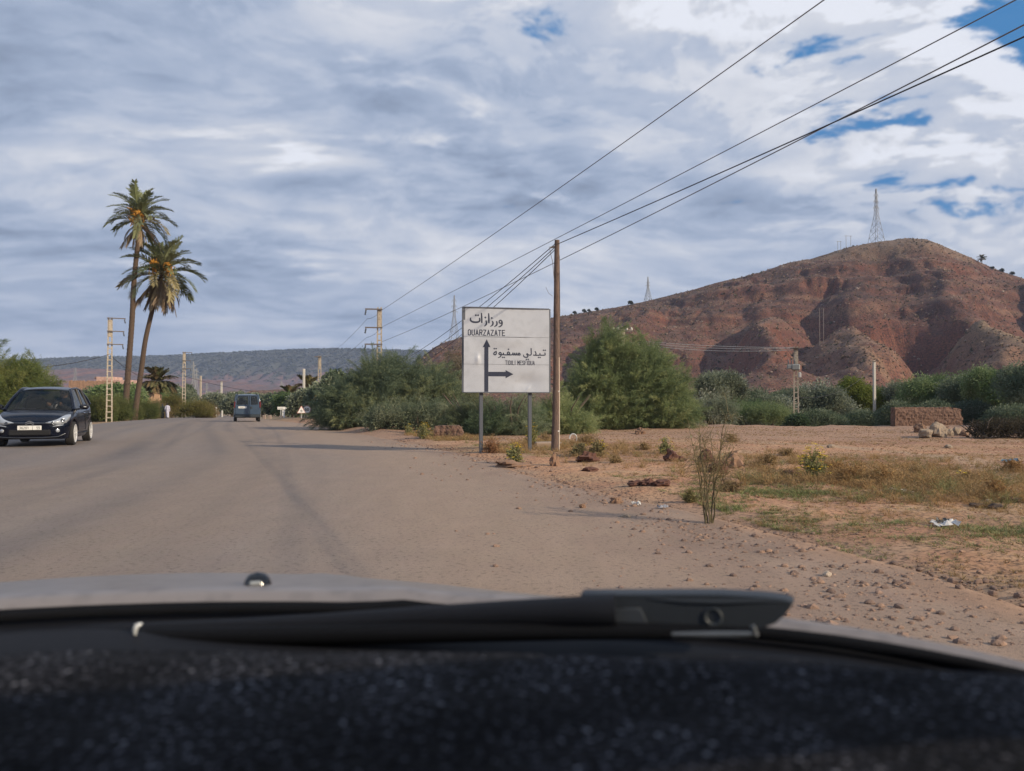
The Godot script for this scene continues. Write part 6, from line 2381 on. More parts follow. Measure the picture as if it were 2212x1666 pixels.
func make_poles(concrete: Material, pale: Material, iron: Material, line: Material, grey_line: Material, pole_top: Vector3):
	var right_arms := func(h): return [[h - 0.06, 1.02, 1], [h - 1.02, 0.95, 1], [h - 1.98, 0.9, 1]]
	var g := "concrete poles along the left side of the road"
	var p1 := at_u(236, 58.0)
	var h1 := px(239, 686, 58.0).y - p1.y
	ladder_pole("tall pale concrete pole with ladder openings and three arms, left of the palms", p1, h1, 0.44, concrete, right_arms.call(h1), 0.42, g)
	var p2 := at_u(397, 98.0)
	var h2 := px(399, 760, 98.0).y - p2.y
	ladder_pole("concrete ladder pole behind the two walking people", p2, h2, 0.46, concrete, [[h2 - 0.1, 0.9, 1], [h2 - 1.1, 0.8, 1], [h2 - 2.1, 0.8, 1]], 0.36, g)
	var p3 := at_u(819, 46.0)
	var h3 := px(820, 664, 46.0).y - p3.y
	ladder_pole("concrete pole rising out of the big bush left of the direction sign", p3, h3, 0.38, concrete, [[h3 - 0.13, -0.82, 1], [h3 - 1.20, -0.82, 1], [h3 - 2.17, -0.84, 1]], 0.15)
	var p4 := at_u(690, 80.0)
	ladder_pole("weathered ladder pole with a street lamp arm beside the orange shrub", p4, px(690, 769, 80.0).y - p4.y, 0.42, concrete, [[px(690, 771, 80.0).y - p4.y, -0.5]], 0.1)
	var p5 := at_u(656, 95.0)
	ladder_pole("slim solid concrete post standing above the far trees", p5, px(656, 797, 95.0).y - p5.y, 0.30, pale, [], 0.1, "", false)
	var p6 := at_u(1720, 41.0)
	var h6 := px(1720, 749, 41.0).y - p6.y
	var tp := ladder_pole("concrete ladder pole carrying a grey transformer box in front of the orchard", p6, h6, 0.30, concrete, [[h6 - 0.1, -0.28], [h6 - 0.1, 0.28]], -0.3)
	var b := Mb.new()
	b.bev(Transform3D(Basis(), Vector3(-0.02, h6 - 1.08, 0.22)), Vector3(0.42, 0.32, 0.30), 0.05)
	b.bev(Transform3D(Basis(), Vector3(-0.32, h6 - 1.06, 0.22)), Vector3(0.26, 0.24, 0.26), 0.04)
	part("transformer", b, mat(0.20, 0.21, 0.21, 0.6), tp)
	for k in 3:
		b = Mb.new()
		b.disc_lathe(Transform3D(Basis(), Vector3(-0.38 + 0.15 * k, h6 - 0.93, 0.22)), [Vector2(0.035, 0), Vector2(0.04, 0.05), Vector2(0.025, 0.08), Vector2(0.04, 0.13), Vector2(0.025, 0.17), Vector2(0.035, 0.22), Vector2(0.0, 0.26)], 8)
		part("insulator", b, mats.insulator, tp)
	b = Mb.new()
	b.bev(Transform3D(Basis(), Vector3(0.17, h6 - 1.48, 0.18)), Vector3(0.15, 0.28, 0.14), 0.03)
	part("switch_box", b, mat(0.4, 0.4, 0.4, 0.6), tp)
	var p7 := at_u(1889, 50.0)
	var h7 := px(1889, 779, 50.0).y - p7.y
	ladder_pole("slender pale post among the orchard trees right of the transformer pole", p7, h7, 0.17, pale, [[h7 - 0.05, -0.3]], 0.1, "", false)
	var p8 := at_u(1344, 52.0)
	var h8 := px(1344, 712, 52.0).y - p8.y
	var tp8 := ladder_pole("concrete pole with a crosshead of pale insulators behind the big bush right of the sign", p8, h8, 0.34, concrete, [[h8 - 0.1, -0.7], [h8 - 0.1, 0.7], [h8 - 0.85, -0.9], [h8 - 0.85, 0.9]], 0.2, "", false)
	for q in [-0.62, -0.3, 0.3, 0.62]:
		b = Mb.new()
		b.disc_lathe(Transform3D(Basis(), Vector3(q, h8 - 0.06, 0.12)), [Vector2(0.05, 0), Vector2(0.09, 0.05), Vector2(0.05, 0.1), Vector2(0.08, 0.16), Vector2(0.0, 0.22)], 8)
		part("insulator", b, mat(0.50, 0.49, 0.44, 0.4), tp8)
	var p9 := at_u(478, 150.0)
	var h9 := px(478, 824, 150.0).y - p9.y
	ladder_pole("slim whitish pole with a short crossbar beyond the road's end", p9, h9, 0.34, pale, [[h9 - 0.1, -0.9], [h9 - 0.1, 0.9]], 0.0, "", false)
	var p10 := at_u(433, 140.0)
	ladder_pole("slim concrete pole right of the far lattice pylons", p10, px(433, 812, 140.0).y - p10.y, 0.34, concrete, [], 0.0, "", false)

	# cables
	var gp := "power cables on the right of the road"
	var tops := [px(825, 670, 46.0), px(826, 706, 46.0), px(826, 738, 46.0)]
	wire("power_cable", "topmost power cable rising from the bush pole to the upper right", tops[0], px(1736, 0, 13.0) + (px(1736, 0, 13.0) - tops[0]) * 0.7, 0.25, 0.011, grey_line, gp)
	wire("power_cable", "middle power cable that passes just above the wooden pole", tops[1], px(2159, 0, 10.4) + (px(2159, 0, 10.4) - tops[1]) * 0.6, 0.12, 0.010, grey_line, gp)
	wire("power_cable", "lower power cable that passes behind the wooden pole", tops[2], px(2181, 0, 9.0) + (px(2181, 0, 9.0) - tops[2]) * 0.5, 0.42, 0.010, grey_line, gp)
	var e := px(2212, 57, 7.2)
	wire("telephone_cable", "black telephone cable from the wooden pole to the right edge", pole_top, e + (e - pole_top) * 1.4, 0.10, 0.009, line, "telephone cables at the wooden pole")
	var lo := px(770, 812, 60.0)
	for q in [[0.0, 0.75, "upper"], [-0.28, 0.95, "middle"], [-0.5, 1.15, "lower"]]:
		wire("telephone_cable", q[2] + " telephone cable running from the wooden pole down behind the left bush", pole_top + Vector3(-0.05, q[0] * 0.25, 0), lo + Vector3(0, q[0], 0), q[1], 0.009, line, "telephone cables at the wooden pole")
	# lines that run on from the bush pole to the left
	var arm_l := [px(793, 689, 46.2), px(792, 729, 46.2), px(790, 762, 46.2)]
	for k in 3:
		wire("power_cable", ["top", "second", "third"][k] + " thin cable leaving the bush pole towards the far left", arm_l[k], [px(690, 776, 80.0), px(690, 792, 80.0), px(690, 806, 80.0)][k], 0.35, 0.008, grey_line, "thin cables left of the bush pole")
		wire("jumper_cable", ["top", "second", "third"][k] + " jumper between arm and shaft of the bush pole", arm_l[k], tops[k], 0.12, 0.009, line, "thin cables left of the bush pole")
	# left side low cable
	wire("power_cable", "dark cable from the left edge to the tall pole by the palms", px(-200, 790, 30.0), px(234, 766, 58.0), 0.5, 0.022, line, "cables along the left verge")
	wire("power_cable", "dark cable from the tall pole past the palms to the next pole", px(238, 768, 58.0), px(397, 800, 98.0), 1.6, 0.02, line, "cables along the left verge")
	wire("power_cable", "long sagging cable across the far end of the road", px(397, 812, 98.0), px(656, 852, 95.0), 0.6, 0.02, line, "cables along the left verge")
	# white lines from the crosshead to the transformer pole
	for q in [[0, 735, 751, "upper"], [1, 738, 753, "middle"], [2, 742, 756, "lower"]]:
		wire("white_cable", q[3] + " whitish cable between the crosshead and the transformer pole", px(1366, q[1], 51.6 + 0.2 * q[0]), px(1716, q[2], 41.0), 0.12 + 0.06 * q[0], 0.013, mat(0.55, 0.54, 0.50, 0.6), "whitish cables in front of the red hill")
	wire("drop_cable", "thin dark cable from the transformer pole to the slender post", px(1722, 858, 41.0), px(1887, 795, 50.0), 0.6, 0.010, line)


func on_hill(u: float, d: float) -> Vector3:
	var x := (u - 1106.0) / FOCAL * d
	return Vector3(x, hill_y(x, d), -d)


func make_hilltop(iron: Material, concrete: Material):
	var hazy := mat(0.20, 0.21, 0.225, 0.6, 0.2)
	var q := on_hill(1897, 548.0)
	pylon("tall lattice pylon standing on the summit of the red hill", q - Vector3(0, 2, 0), px(1897, 408, 548.0).y - q.y + 2.0, 8.4, hazy, 3, 0.14)
	q = px(1400, 655, 640.0)
	pylon("lattice pylon behind the left shoulder of the red hill", q, px(1400, 598, 640.0).y - q.y, 5.6, hazy, 2, 0.14)
	q = px(981, 745, 640.0)
	pylon("lattice pylon just left of the direction sign beyond the hill", q, px(981, 638, 640.0).y - q.y, 8.0, hazy, 3, 0.15)
	q = px(162, 838, 880.0)
	pylon("small far pylon left of the tall ladder pole", q, px(162, 794, 880.0).y - q.y, 7.0, hazy, 3, 0.22)
	for s in [[417.0, 868.0, 781.0, 330.0, "tallest of the far pylons behind the ladder pole by the people"], [424.0, 868.0, 795.0, 345.0, "second far pylon right beside the tallest one"], [607.0, 866.0, 822.0, 560.0, "far lattice pylon behind the low palms"], [611.0, 866.0, 828.0, 600.0, "far lattice pylon right beside the one behind the low palms"], [446.0, 868.0, 826.0, 520.0, "smallest far pylon right of the slim concrete pole"]]:
		q = px(s[0], s[1], s[3])
		pylon(s[4], q, px(s[0], s[2], s[3]).y - q.y, (s[1] - s[2]) / FOCAL * s[3] * 0.20, hazy, 3, 0.15)
	q = on_hill(1836, 545.0) - Vector3(0, 1.5, 0)
	h_frame("twin-pole frame just left of the summit pylon", q, px(1836, 509, 545.0).y - q.y, 3.5, 0.2, hazy)
	q = on_hill(1816, 540.0) - Vector3(0, 1.5, 0)
	h_frame("small forked pole at the left of the twin-pole frame on the hill", q, px(1816, 521, 540.0).y - q.y, 2.2, 0.2, hazy)
	var qx := px(1775, 725, 372.0)
	var gy := hill_y(qx.x, 372.0)
	h_frame("pair of slim lattice masts on the middle spur of the red hill", Vector3(qx.x, gy - 1.0, -372.0), px(1775, 665, 372.0).y - gy + 1.0, 2.0, 0.06, mat(0.17, 0.14, 0.13, 0.6, 0.2), true)
	# single trees on the skyline of the hill
	var dark := [Color(0.035, 0.045, 0.026), Color(0.06, 0.068, 0.04)]
	for s in [[1241.0, 8.0, "round lone tree on the hill's skyline just right of the wooden pole"], [1272.0, 7.0, "first of two small trees on the hill's left skyline"], [1289.0, 9.0, "second of two small trees on the hill's left skyline"], [1362.0, 11.0, "low wide tree left of the shoulder pylon"], [1262.0, 9.0, "dark bush between the small trees on the left skyline"], [2148.0, 10.0, "spiky tree on the right-hand skyline of the hill"], [2168.0, 13.0, "dark shrubs low on the right-hand skyline"], [2190.0, 13.0, "last dark shrub on the right-hand skyline"]]:
		var at := on_hill(s[0], 540.0)
		var h: float = s[1] / FOCAL * 540.0 * (0.85 if s[0] < 2100 else 0.6)
		var o := thing("hilltop_tree", s[2], "tree", at, 0.0, "small trees on the hill's skyline")
		foliage(o, far_clumps, [[Vector3(0, h * 0.62, 0), Vector3(h * 0.55, h * 0.38, h * 0.5)], [Vector3(h * 0.3, h * 0.45, 0), Vector3(h * 0.4, h * 0.28, h * 0.4)]], 70, h * 0.3, h * 0.5, dark, 0.0, "crown")
		var b := Mb.new()
		b.tube([Vector3(0, -0.5, 0), Vector3(0.1, h * 0.3, 0), Vector3(0, h * 0.6, 0)], [0.16, 0.12, 0.08], 6)
		part("trunk", b, mats.bark, o)
	small_palm("palm-like tree on the right-hand skyline of the red hill", on_hill(2125, 542.0), 3.6, 3.4, 22, 91)


func make_buildings():
	var pink := mat(0.52, 0.34, 0.28, 0.9)
	pink.albedo_texture = noise_tex(51, 0.02, 256, [[0.0, 0.8], [1.0, 1.05]])
	tri_uv(pink, 0.2, false)
	var mud := mat(0.30, 0.185, 0.125, 0.95)
	mud.albedo_texture = noise_tex(52, 0.04, 256, [[0.0, 0.6], [0.5, 1.0], [1.0, 1.15]], 5)
	mud.heightmap_enabled = true
	mud.heightmap_texture = noise_tex(53, 0.05, 256, [], 5)
	mud.heightmap_scale = 4.0
	tri_uv(mud, 0.5, false)
	var dark := mat(0.03, 0.022, 0.02, 0.9)
	# flat-roofed house with a long mud wall in front
	var d := 150.0
	var q := at_u(257, d)
	var w := 73.0 / FOCAL * d
	var top := px(257, 815, d).y - q.y
	var o := thing("flat_roofed_house", "pale pink flat-roofed house behind the mud wall left of the palms", "house", q, 0.12)
	var b := Mb.new()
	b.bev(Transform3D(Basis(), Vector3(-w * 0.27, top * 0.5, 0)), Vector3(w * 0.46, top, 5.0), 0.05)
	b.bev(Transform3D(Basis(), Vector3(w * 0.23, top * 0.46, 0.3)), Vector3(w * 0.54, top * 0.92, 5.0), 0.05)
	part("wall", b, pink, o)
	for s in [-0.30, 0.12, 0.34]:
		b = Mb.new()
		b.bx(Vector3(w * s, top * 0.66, 2.81), Vector3(0.5, 0.6, 0.04))
		part("window", b, dark, o)
	b = Mb.new()
	b.bx(Vector3(-w * 0.5, top * 0.97, 0), Vector3(0.9, 0.35, 4.0))
	part("parapet", b, mat(0.20, 0.13, 0.11, 0.9), o)
	var m0 := at_u(205, 138.0)
	wall_piece("long reddish mud wall below the flat-roofed house", "mud_wall", m0, 8.6, px(205, 823, 138.0).y - m0.y, 0.5, mud, 0.1, 5)
	# earthen hut by the people
	q = at_u(331, 99.0)
	o = thing("earth_hut", "small earthen hut with a broken top beside the two people", "hut", q, 0.25)
	var u := 99.0 / FOCAL
	b = Mb.new()
	var y0 := px(331, 877, 99.0).y - q.y
	var y1 := px(331, 852, 99.0).y - q.y
	b.bev(Transform3D(Basis(), Vector3(0.1, (y0 + y1) * 0.5, 0)), Vector3(27.0 * u, y1 - y0, 1.4), 0.06)
	b.bev(Transform3D(Basis(), Vector3(0.15, y0 * 0.5 - 0.2, 0)), Vector3(19.0 * u, y0 + 0.4, 1.1), 0.06)
	part("wall", b, mat(0.40, 0.255, 0.165, 0.95), o)
	for k in 7:
		b = Mb.new()
		b.bar(Vector3(-0.75 + 0.2 * k, y1 + 0.1 + 0.05 * (k % 3), 0.3), Vector3(-0.9 + 0.26 * k, y1 + 0.42 + 0.2 * ((k * 5) % 3), -0.2), 0.07)
		part("beam", b, mats.bark, o)
	b = Mb.new()
	b.bx(Vector3(-0.1, y1 + 0.12, 0), Vector3(1.35, 0.2, 1.0))
	part("roof", b, mud, o)
	for k in 7:
		b = Mb.new()
		b.bar(Vector3(-0.55 + 0.19 * k, -0.2, 0.75), Vector3(-0.5 + 0.19 * k, y0 * rnd(0.75, 1.0), 0.62), 0.035)
		part("stake", b, mat(0.25, 0.18, 0.10, 0.9), o)
	# ruined mud-brick wall in the field, with its boulders
	var wa := at_u(2001, 33.5)
	var brick := mud.duplicate()
	brick.albedo_color = lin(0.150, 0.088, 0.064)
	wall_piece("ruined reddish mud-brick wall with a crumbling right end in front of the orchard", "ruined_wall", wa - Vector3(0, 0.12, 0), 2.85, px(2001, 880, 33.5).y - wa.y + 0.12, 0.42, brick, 0.0, 9)
	# low broken masonry left of the sign
	var cu := at_u(970, 23.0)
	wall_piece("low broken block of reddish masonry left of the direction sign", "masonry_block", cu - Vector3(0, 0.1, 0), 0.80, 0.48, 0.5, brick, 0.0, 4)
	var sl := at_u(1183, 18.6)
	o = thing("concrete_slab", "flat concrete slab behind the foot of the wooden pole", "slab", sl, 0.1)
	b = Mb.new()
	b.bev(Transform3D(Basis(), Vector3(0, 0.04, 0)), Vector3(0.62, 0.12, 0.5), 0.02)
	part("top", b, mat(0.30, 0.23, 0.18, 0.9), o)
	# white hose hoop right of the pole
	var hp := at_u(1238, 21.5)
	var pts := []
	for k in 15:
		var a := PI * k / 14.0 * 1.15
		pts.append(Vector3(-0.10 * cos(a) , 0.06 + 0.13 * sin(a), 0))
	b = Mb.new()
	b.tube(pts, 0.018, 7)
	o = obj("hose_hoop", b.mesh(mat(0.50, 0.51, 0.50, 0.5)), null, hp)
	tag(o, "short white hoop of hose sticking out of the grass right of the wooden pole", "hose")
	# low kerb stones and pipe rail by the finger sign
	for k in [[571.0, 74.0, "left"], [583.0, 73.0, "right"]]:
		q = at_u(k[0], k[1])
		b = Mb.new()
		b.bev(Transform3D(Basis(), Vector3(0, 0.16, 0)), Vector3(0.28, 0.42, 0.28), 0.03)
		o = obj("concrete_block", b.mesh(mat(0.26, 0.20, 0.17, 0.9)), null, q)
		tag(o, k[2] + " one of two small concrete blocks right of the van", "block", "small concrete blocks by the finger sign")
	q = at_u(597, 74.0)
	o = thing("low_rail", "low dark rail on two short posts below the finger sign", "rail", q, 0.2)
	b = Mb.new()
	b.bar(Vector3(-0.55, 0.20, 0), Vector3(0.6, 0.20, 0), 0.07)
	part("bar", b, mats.rust, o)
	for s in [-0.5, 0.55]:
		b = Mb.new()
		b.bar(Vector3(s, -0.1, -0.05), Vector3(s, 0.26, -0.05), 0.07)
		part("post", b, mats.rust, o)
	for k in [[467.0, 118.0, "taller"], [480.0, 120.0, "shorter"]]:
		q = at_u(k[0], k[1], 0.0)
		b = Mb.new()
		b.bar(Vector3(0, -0.1, 0), Vector3(0, 1.5 if k[2] == "taller" else 1.0, 0), 0.16)
		o = obj("marker_post", b.mesh(mat(0.6, 0.6, 0.58, 0.7)), null, q)
		tag(o, k[2] + " white marker post at the far bend of the road", "post", "white posts at the far bend")
	# white houses of a far village
	var hw := mat(0.62, 0.58, 0.54, 0.9)
	rng.seed = 55
	for k in 12:
		var uu := 392.0 + 12.0 * k + rnd(-4.0, 4.0)
		var dd := rnd(980.0, 1120.0)
		q = px(uu, 862.0 + rnd(-2.0, 4.0) - (4.0 if k % 3 == 0 else 0.0), dd)
		var ww := rnd(4.0, 8.0)
		var hh := rnd(3.0, 5.5)
		o = thing("village_house", "%s tiny white house from the left in the far village below the foothills" % ["first", "second", "third", "fourth", "fifth", "sixth", "seventh", "eighth", "ninth", "tenth", "eleventh", "twelfth"][k], "house", q, rnd(-0.4, 0.4), "far white village houses")
		b = Mb.new()
		b.bx(Vector3(0, hh * 0.5 - 2.0, 0), Vector3(ww, hh + 4.0, 6.0))
		part("wall", b, hw, o)
		b = Mb.new()
		b.bx(Vector3(-ww * 0.2, hh * 0.55, 3.02), Vector3(0.9, 1.3, 0.06))
		part("window", b, dark, o)


func wall_piece(label: String, called: String, at: Vector3, w: float, h: float, t: float, m: Material, turn: float, seed_: int):
	var o := thing(called, label, "wall", at, turn)
	var b := Mb.new()
	var nx := 46
	var ny := 14
	var q := float(seed_) * 13.0
	for face in [0, 1]:
		var k0 := b.v.size()
		var sg := 1.0 if face == 0 else -1.0
		for j in ny + 1:
			for i in nx + 1:
				var fx := float(i) / nx
				var fy := float(j) / ny
				var x := (fx - 0.5) * w
				var top := h * (1.0 - 0.10 * pow(sst(0.80, 1.0, fx), 2.0) * (1.0 + n1.get_noise_2d(q, 3.0)) + 0.035 * n2.get_noise_2d(x * 30.0, q))
				var y := top * fy
				x += 0.07 * n2.get_noise_2d(y * 40.0 + q, 8.0) * sst(0.85, 1.0, fx) - 0.10 * sst(0.8, 1.0, fx) * sst(0.4, 1.0, fy) * t
				var z := sg * (t * 0.5 - 0.035 * sst(0.7, 1.0, fy)) + 0.035 * n2.get_noise_2d(x * 45.0 + q, y * 45.0) + 0.03 * n1.get_noise_2d(x * 9.0, y * 9.0 + q)
				z -= sg * 0.009 * absf(sin(y * PI / 0.115)) ** 8.0
				b.p(Vector3(x, y, z))
		for j in ny:
			for i in nx:
				var k := k0 + j * (nx + 1) + i
				if face == 0: b.quad(k, k + nx + 1, k + nx + 2, k + 1)
				else: b.quad(k, k + 1, k + nx + 2, k + nx + 1)
	var n := (nx + 1) * (ny + 1)
	for i in nx:
		b.quad(ny * (nx + 1) + i, n + ny * (nx + 1) + i, n + ny * (nx + 1) + i + 1, ny * (nx + 1) + i + 1)
	for j in ny:
		for i in [0, nx]:
			var k: int = j * (nx + 1) + i
			b.quad(k, k + nx + 1, n + k + nx + 1, n + k)
	part("masonry", b, m, o, false)


func lobes_of(list: Array) -> Array:
	return list.map(func(q): return [Vector3(q[0], q[1], q[2]), Vector3(q[3], q[4], q[5])])


func make_plants():
	var fresh := [Color(0.155, 0.205, 0.105), Color(0.25, 0.305, 0.14), Color(0.345, 0.375, 0.18)]
	var blue := [Color(0.115, 0.155, 0.105), Color(0.195, 0.240, 0.142), Color(0.29, 0.315, 0.17)]
	# the two feathery giants either side of the sign
	rng.seed = 11
	plume_bush("feathery_bush", "huge feathery dark green bush at the roadside left of the direction sign", at_u(845, 32.5), [[Vector3(-1.5, 0.1, 0.2), Vector3(1.65, 2.1, 1.4)], [Vector3(-0.2, 0.1, 0), Vector3(2.0, 3.05, 1.6)], [Vector3(1.5, 0.1, 0), Vector3(1.6, 2.6, 1.4)], [Vector3(2.5, 0.1, 0.3), Vector3(1.0, 1.7, 1.0)]], 5200, 1.0, blue, 0.18, 0.35)
	plume_bush("feathery_bush", "huge bright green feathery bush right behind the wooden pole", at_u(1352, 30.5), [[Vector3(-1.3, 0.1, 0), Vector3(1.3, 2.9, 1.2)], [Vector3(-0.6, 0.1, 0), Vector3(1.3, 4.05, 1.2)], [Vector3(0.6, 0.1, 0), Vector3(1.5, 3.5, 1.3)], [Vector3(1.5, 0.1, 0.2), Vector3(1.2, 2.5, 1.1)]], 6600, 1.0, fresh, 0.18, 0.40)
	plume_bush("feathery_bush", "tall yellowish green feathery bush at the left edge behind the dark car", at_u(28, 38.0), [[Vector3(-1.5, 0.1, 0), Vector3(2.2, 4.2, 1.8)], [Vector3(0.6, 0.1, 0), Vector3(1.9, 3.3, 1.5)], [Vector3(-3.2, 0.1, 0), Vector3(1.9, 4.0, 1.6)]], 4600, 1.3, [Color(0.105, 0.145, 0.050), Color(0.18, 0.21, 0.07), Color(0.25, 0.265, 0.095)], 0.32, 0.6)
	# low growth round the sign
	var mid := [Color(0.115, 0.165, 0.095), Color(0.195, 0.245, 0.145), Color(0.29, 0.33, 0.215)]
	plume_bush("leafy_shrub", "dense leafy green shrub between the two posts of the direction sign", at_u(1100, 25.0), [[Vector3(-0.6, 0.05, 0), Vector3(0.85, 1.3, 0.7)], [Vector3(0.45, 0.05, 0), Vector3(0.85, 1.45, 0.7)]], 900, 0.55, mid, 0.3, 0.4)
	plume_bush("drooping_shrub", "drooping feathery shrub at the foot of the wooden pole", at_u(1212, 26.0), [[Vector3(-0.1, 0.05, 0), Vector3(0.9, 1.5, 0.8)], [Vector3(0.55, 0.05, 0.2), Vector3(0.7, 0.9, 0.6)]], 700, 0.7, fresh, 0.35, 0.35)
	bush("drooping_shrub", "greyish green weeds in front of the huge dark bush left of the sign", "bush", at_u(905, 28.5),
		lobes_of([[-1.0, 0.35, 0, 0.9, 0.40, 0.5], [0.2, 0.4, 0, 0.9, 0.45, 0.5], [1.2, 0.35, 0, 0.7, 0.45, 0.5]]), drooping + clumps, 620, 0.35, 0.7, [Color(0.11, 0.145, 0.09), Color(0.18, 0.215, 0.14), Color(0.27, 0.29, 0.19)], 0.4)
	plume_bush("reed_shrub", "tall mixed green weeds just left of the sign's left post", at_u(1022, 25.5), [[Vector3(0, 0.05, 0), Vector3(0.6, 1.6, 0.5)], [Vector3(-0.55, 0.05, 0), Vector3(0.6, 1.0, 0.5)]], 500, 0.6, [Color(0.12, 0.15, 0.085), Color(0.20, 0.225, 0.13), Color(0.30, 0.30, 0.18)], 0.35, 0.6)
	# dry greyish trees between the dark bush and the sign
	tree("dry_tree", "sparse greyish brown dry tree between the dark bush and the direction sign", at_u(985, 40.0), 4.2, 3.4, olive + sprays, 420, 0.4, 0.8, [Color(0.14, 0.115, 0.080), Color(0.20, 0.165, 0.12), Color(0.15, 0.16, 0.09)])
	tree("dry_tree", "pale greyish green bush behind the sign's left edge", at_u(948, 38.0), 2.8, 2.6, olive + sprays, 420, 0.4, 0.7, [Color(0.12, 0.125, 0.075), Color(0.18, 0.18, 0.115), Color(0.13, 0.15, 0.07)])
	# orchard behind the field
	var ol := [Color(0.13, 0.155, 0.105), Color(0.25, 0.28, 0.20), Color(0.40, 0.42, 0.345)]
	var dk := [Color(0.09, 0.125, 0.08), Color(0.165, 0.205, 0.13), Color(0.28, 0.31, 0.215)]
	var yl := [Color(0.105, 0.145, 0.032), Color(0.18, 0.21, 0.045), Color(0.25, 0.26, 0.07)]
	var gr := [Color(0.10, 0.16, 0.07), Color(0.185, 0.25, 0.11), Color(0.30, 0.36, 0.19)]
	var row := [[1552, 812, 120, 43.0, ol, "silvery olive tree just right of the huge bright bush"], [1622, 846, 110, 48.0, dk, "dark low olive tree right of the silvery olive"], [1668, 866, 90, 46.0, ol, "small pale olive left of the transformer pole"], [1760, 832, 130, 52.0, ol, "wide grey olive tree right of the transformer pole"], [1700, 850, 100, 58.0, dk, "dim tree behind the transformer pole"], [1843, 820, 92, 55.0, yl, "bright yellowish green tree in the middle of the orchard"], [1905, 840, 100, 58.0, dk, "dark tree behind the slender orchard post"], [1962, 832, 110, 54.0, ol, "olive tree left above the ruined wall"], [2040, 812, 150, 48.0, gr, "broad green tree above the ruined wall"], [2112, 818, 130, 45.0, dk, "dense dark green tree right of the ruined wall"], [2180, 806, 140, 42.0, gr, "green tree near the right edge of the orchard"], [2262, 790, 170, 36.0, dk, "dark tree at the right edge above the brush heap"]]
	for k in row.size():
		var r = row[k]
		rng.seed = 300 + k
		var at := at_u(r[0], r[3])
		tree("orchard_tree", r[5], at, px(r[0], r[1] - 4, r[3]).y - at.y, r[2] / FOCAL * r[3] * 1.15, olive + clumps, 620, 0.6, 1.1, r[4], "trees of the orchard behind the field")
	for r in [[1612, 884, 130, 37.0, gr, "low feathery green weeds at the left edge of the field's far lip", sprays], [1660, 893, 70, 36.0, fresh, "small bright shrub left of the transformer pole's foot", sprays], [1721, 905, 34, 34.5, [Color(0.06, 0.10, 0.055), Color(0.11, 0.155, 0.09)], "little bluish shrub at the foot of the transformer pole", clumps], [1770, 888, 120, 44.0, dk, "dark undergrowth right of the transformer pole", clumps], [1870, 886, 140, 45.0, dk, "dark undergrowth below the yellowish tree", clumps], [2098, 872, 90, 37.0, [Color(0.055, 0.085, 0.06), Color(0.10, 0.135, 0.105), Color(0.17, 0.2, 0.16)], "bluish green shrub at the crumbling end of the ruined wall", clumps], [1535, 870, 100, 36.0, ol, "pale shrub tucked under the right side of the bright bush", olive + sprays], [2190, 885, 120, 31.0, dk, "dark shrub behind the brush heap at the right edge", clumps + olive], [1940, 870, 90, 42.0, dk, "dark shrub behind the left end of the ruined wall", clumps], [2015, 872, 120, 40.0, dk, "dark shrub behind the ruined wall", clumps]]:
		rng.seed = int(r[0])
		var at := at_u(r[0], r[3])
		var w: float = r[2] / FOCAL * r[3] * 0.5
		var h: float = px(r[0], r[1], r[3]).y - at.y
		bush("orchard_shrub", r[5], "bush", at, [[Vector3(0, h * 0.5, 0), Vector3(w * 0.8, h * 0.5, w * 0.6)], [Vector3(-w * 0.45, h * 0.38, 0), Vector3(w * 0.5, h * 0.42, w * 0.5)], [Vector3(w * 0.5, h * 0.4, 0.1), Vector3(w * 0.5, h * 0.45, w * 0.5)]], r[6], 420 if w > 0.6 else 140, 0.35, 0.7, r[4], 0.3, "shrubs along the far edge of the field")
	# left side
	var lf := [[240, 836, 70, 84.0, gr, "round dark green tree left of the tall palm"], [205, 842, 60, 90.0, dk, "dark tree behind the dark car's roof"], [283, 840, 50, 86.0, gr, "green tree seen between the two palm trunks"], [352, 834, 80, 112.0, dk, "dusky tree behind the earthen hut"], [392, 842, 60, 118.0, ol, "greyish tree behind the concrete ladder pole by the people"], [320, 838, 60, 108.0, gr, "tree under the low palm left of the hut"], [466, 856, 56, 140.0, ol, "olive tree at the far left bend of the road"], [520, 852, 70, 150.0, dk, "dark trees behind the van's left side"], [500, 866, 40, 126.0, ol, "pale tree left of the van"], [568, 858, 60, 128.0, ol, "pale green tree right behind the van"], [600, 862, 56, 120.0, dk, "dark tree above the finger sign"], [630, 856, 60, 110.0, gr, "green tree left of the warning sign"], [662, 846, 70, 92.0, ol, "olive tree behind the warning sign"], [698, 838, 70, 78.0, dk, "dark tree at the left flank of the huge dark bush"], [728, 812, 60, 62.0, dk, "tall dark tree behind the left half of the huge dark bush"], [548, 856, 50, 165.0, dk, "far tree directly above the van's roof"]]
	for k in lf.size():
		var r = lf[k]
		rng.seed = 400 + k
		var at := at_u(r[0], r[3])
		tree("roadside_tree", r[5], at, px(r[0], r[1] - 2, r[3]).y - at.y, r[2] / FOCAL * r[3] * 1.2, far_clumps, 340, 0.9, 1.6, r[4], "trees along the far road")
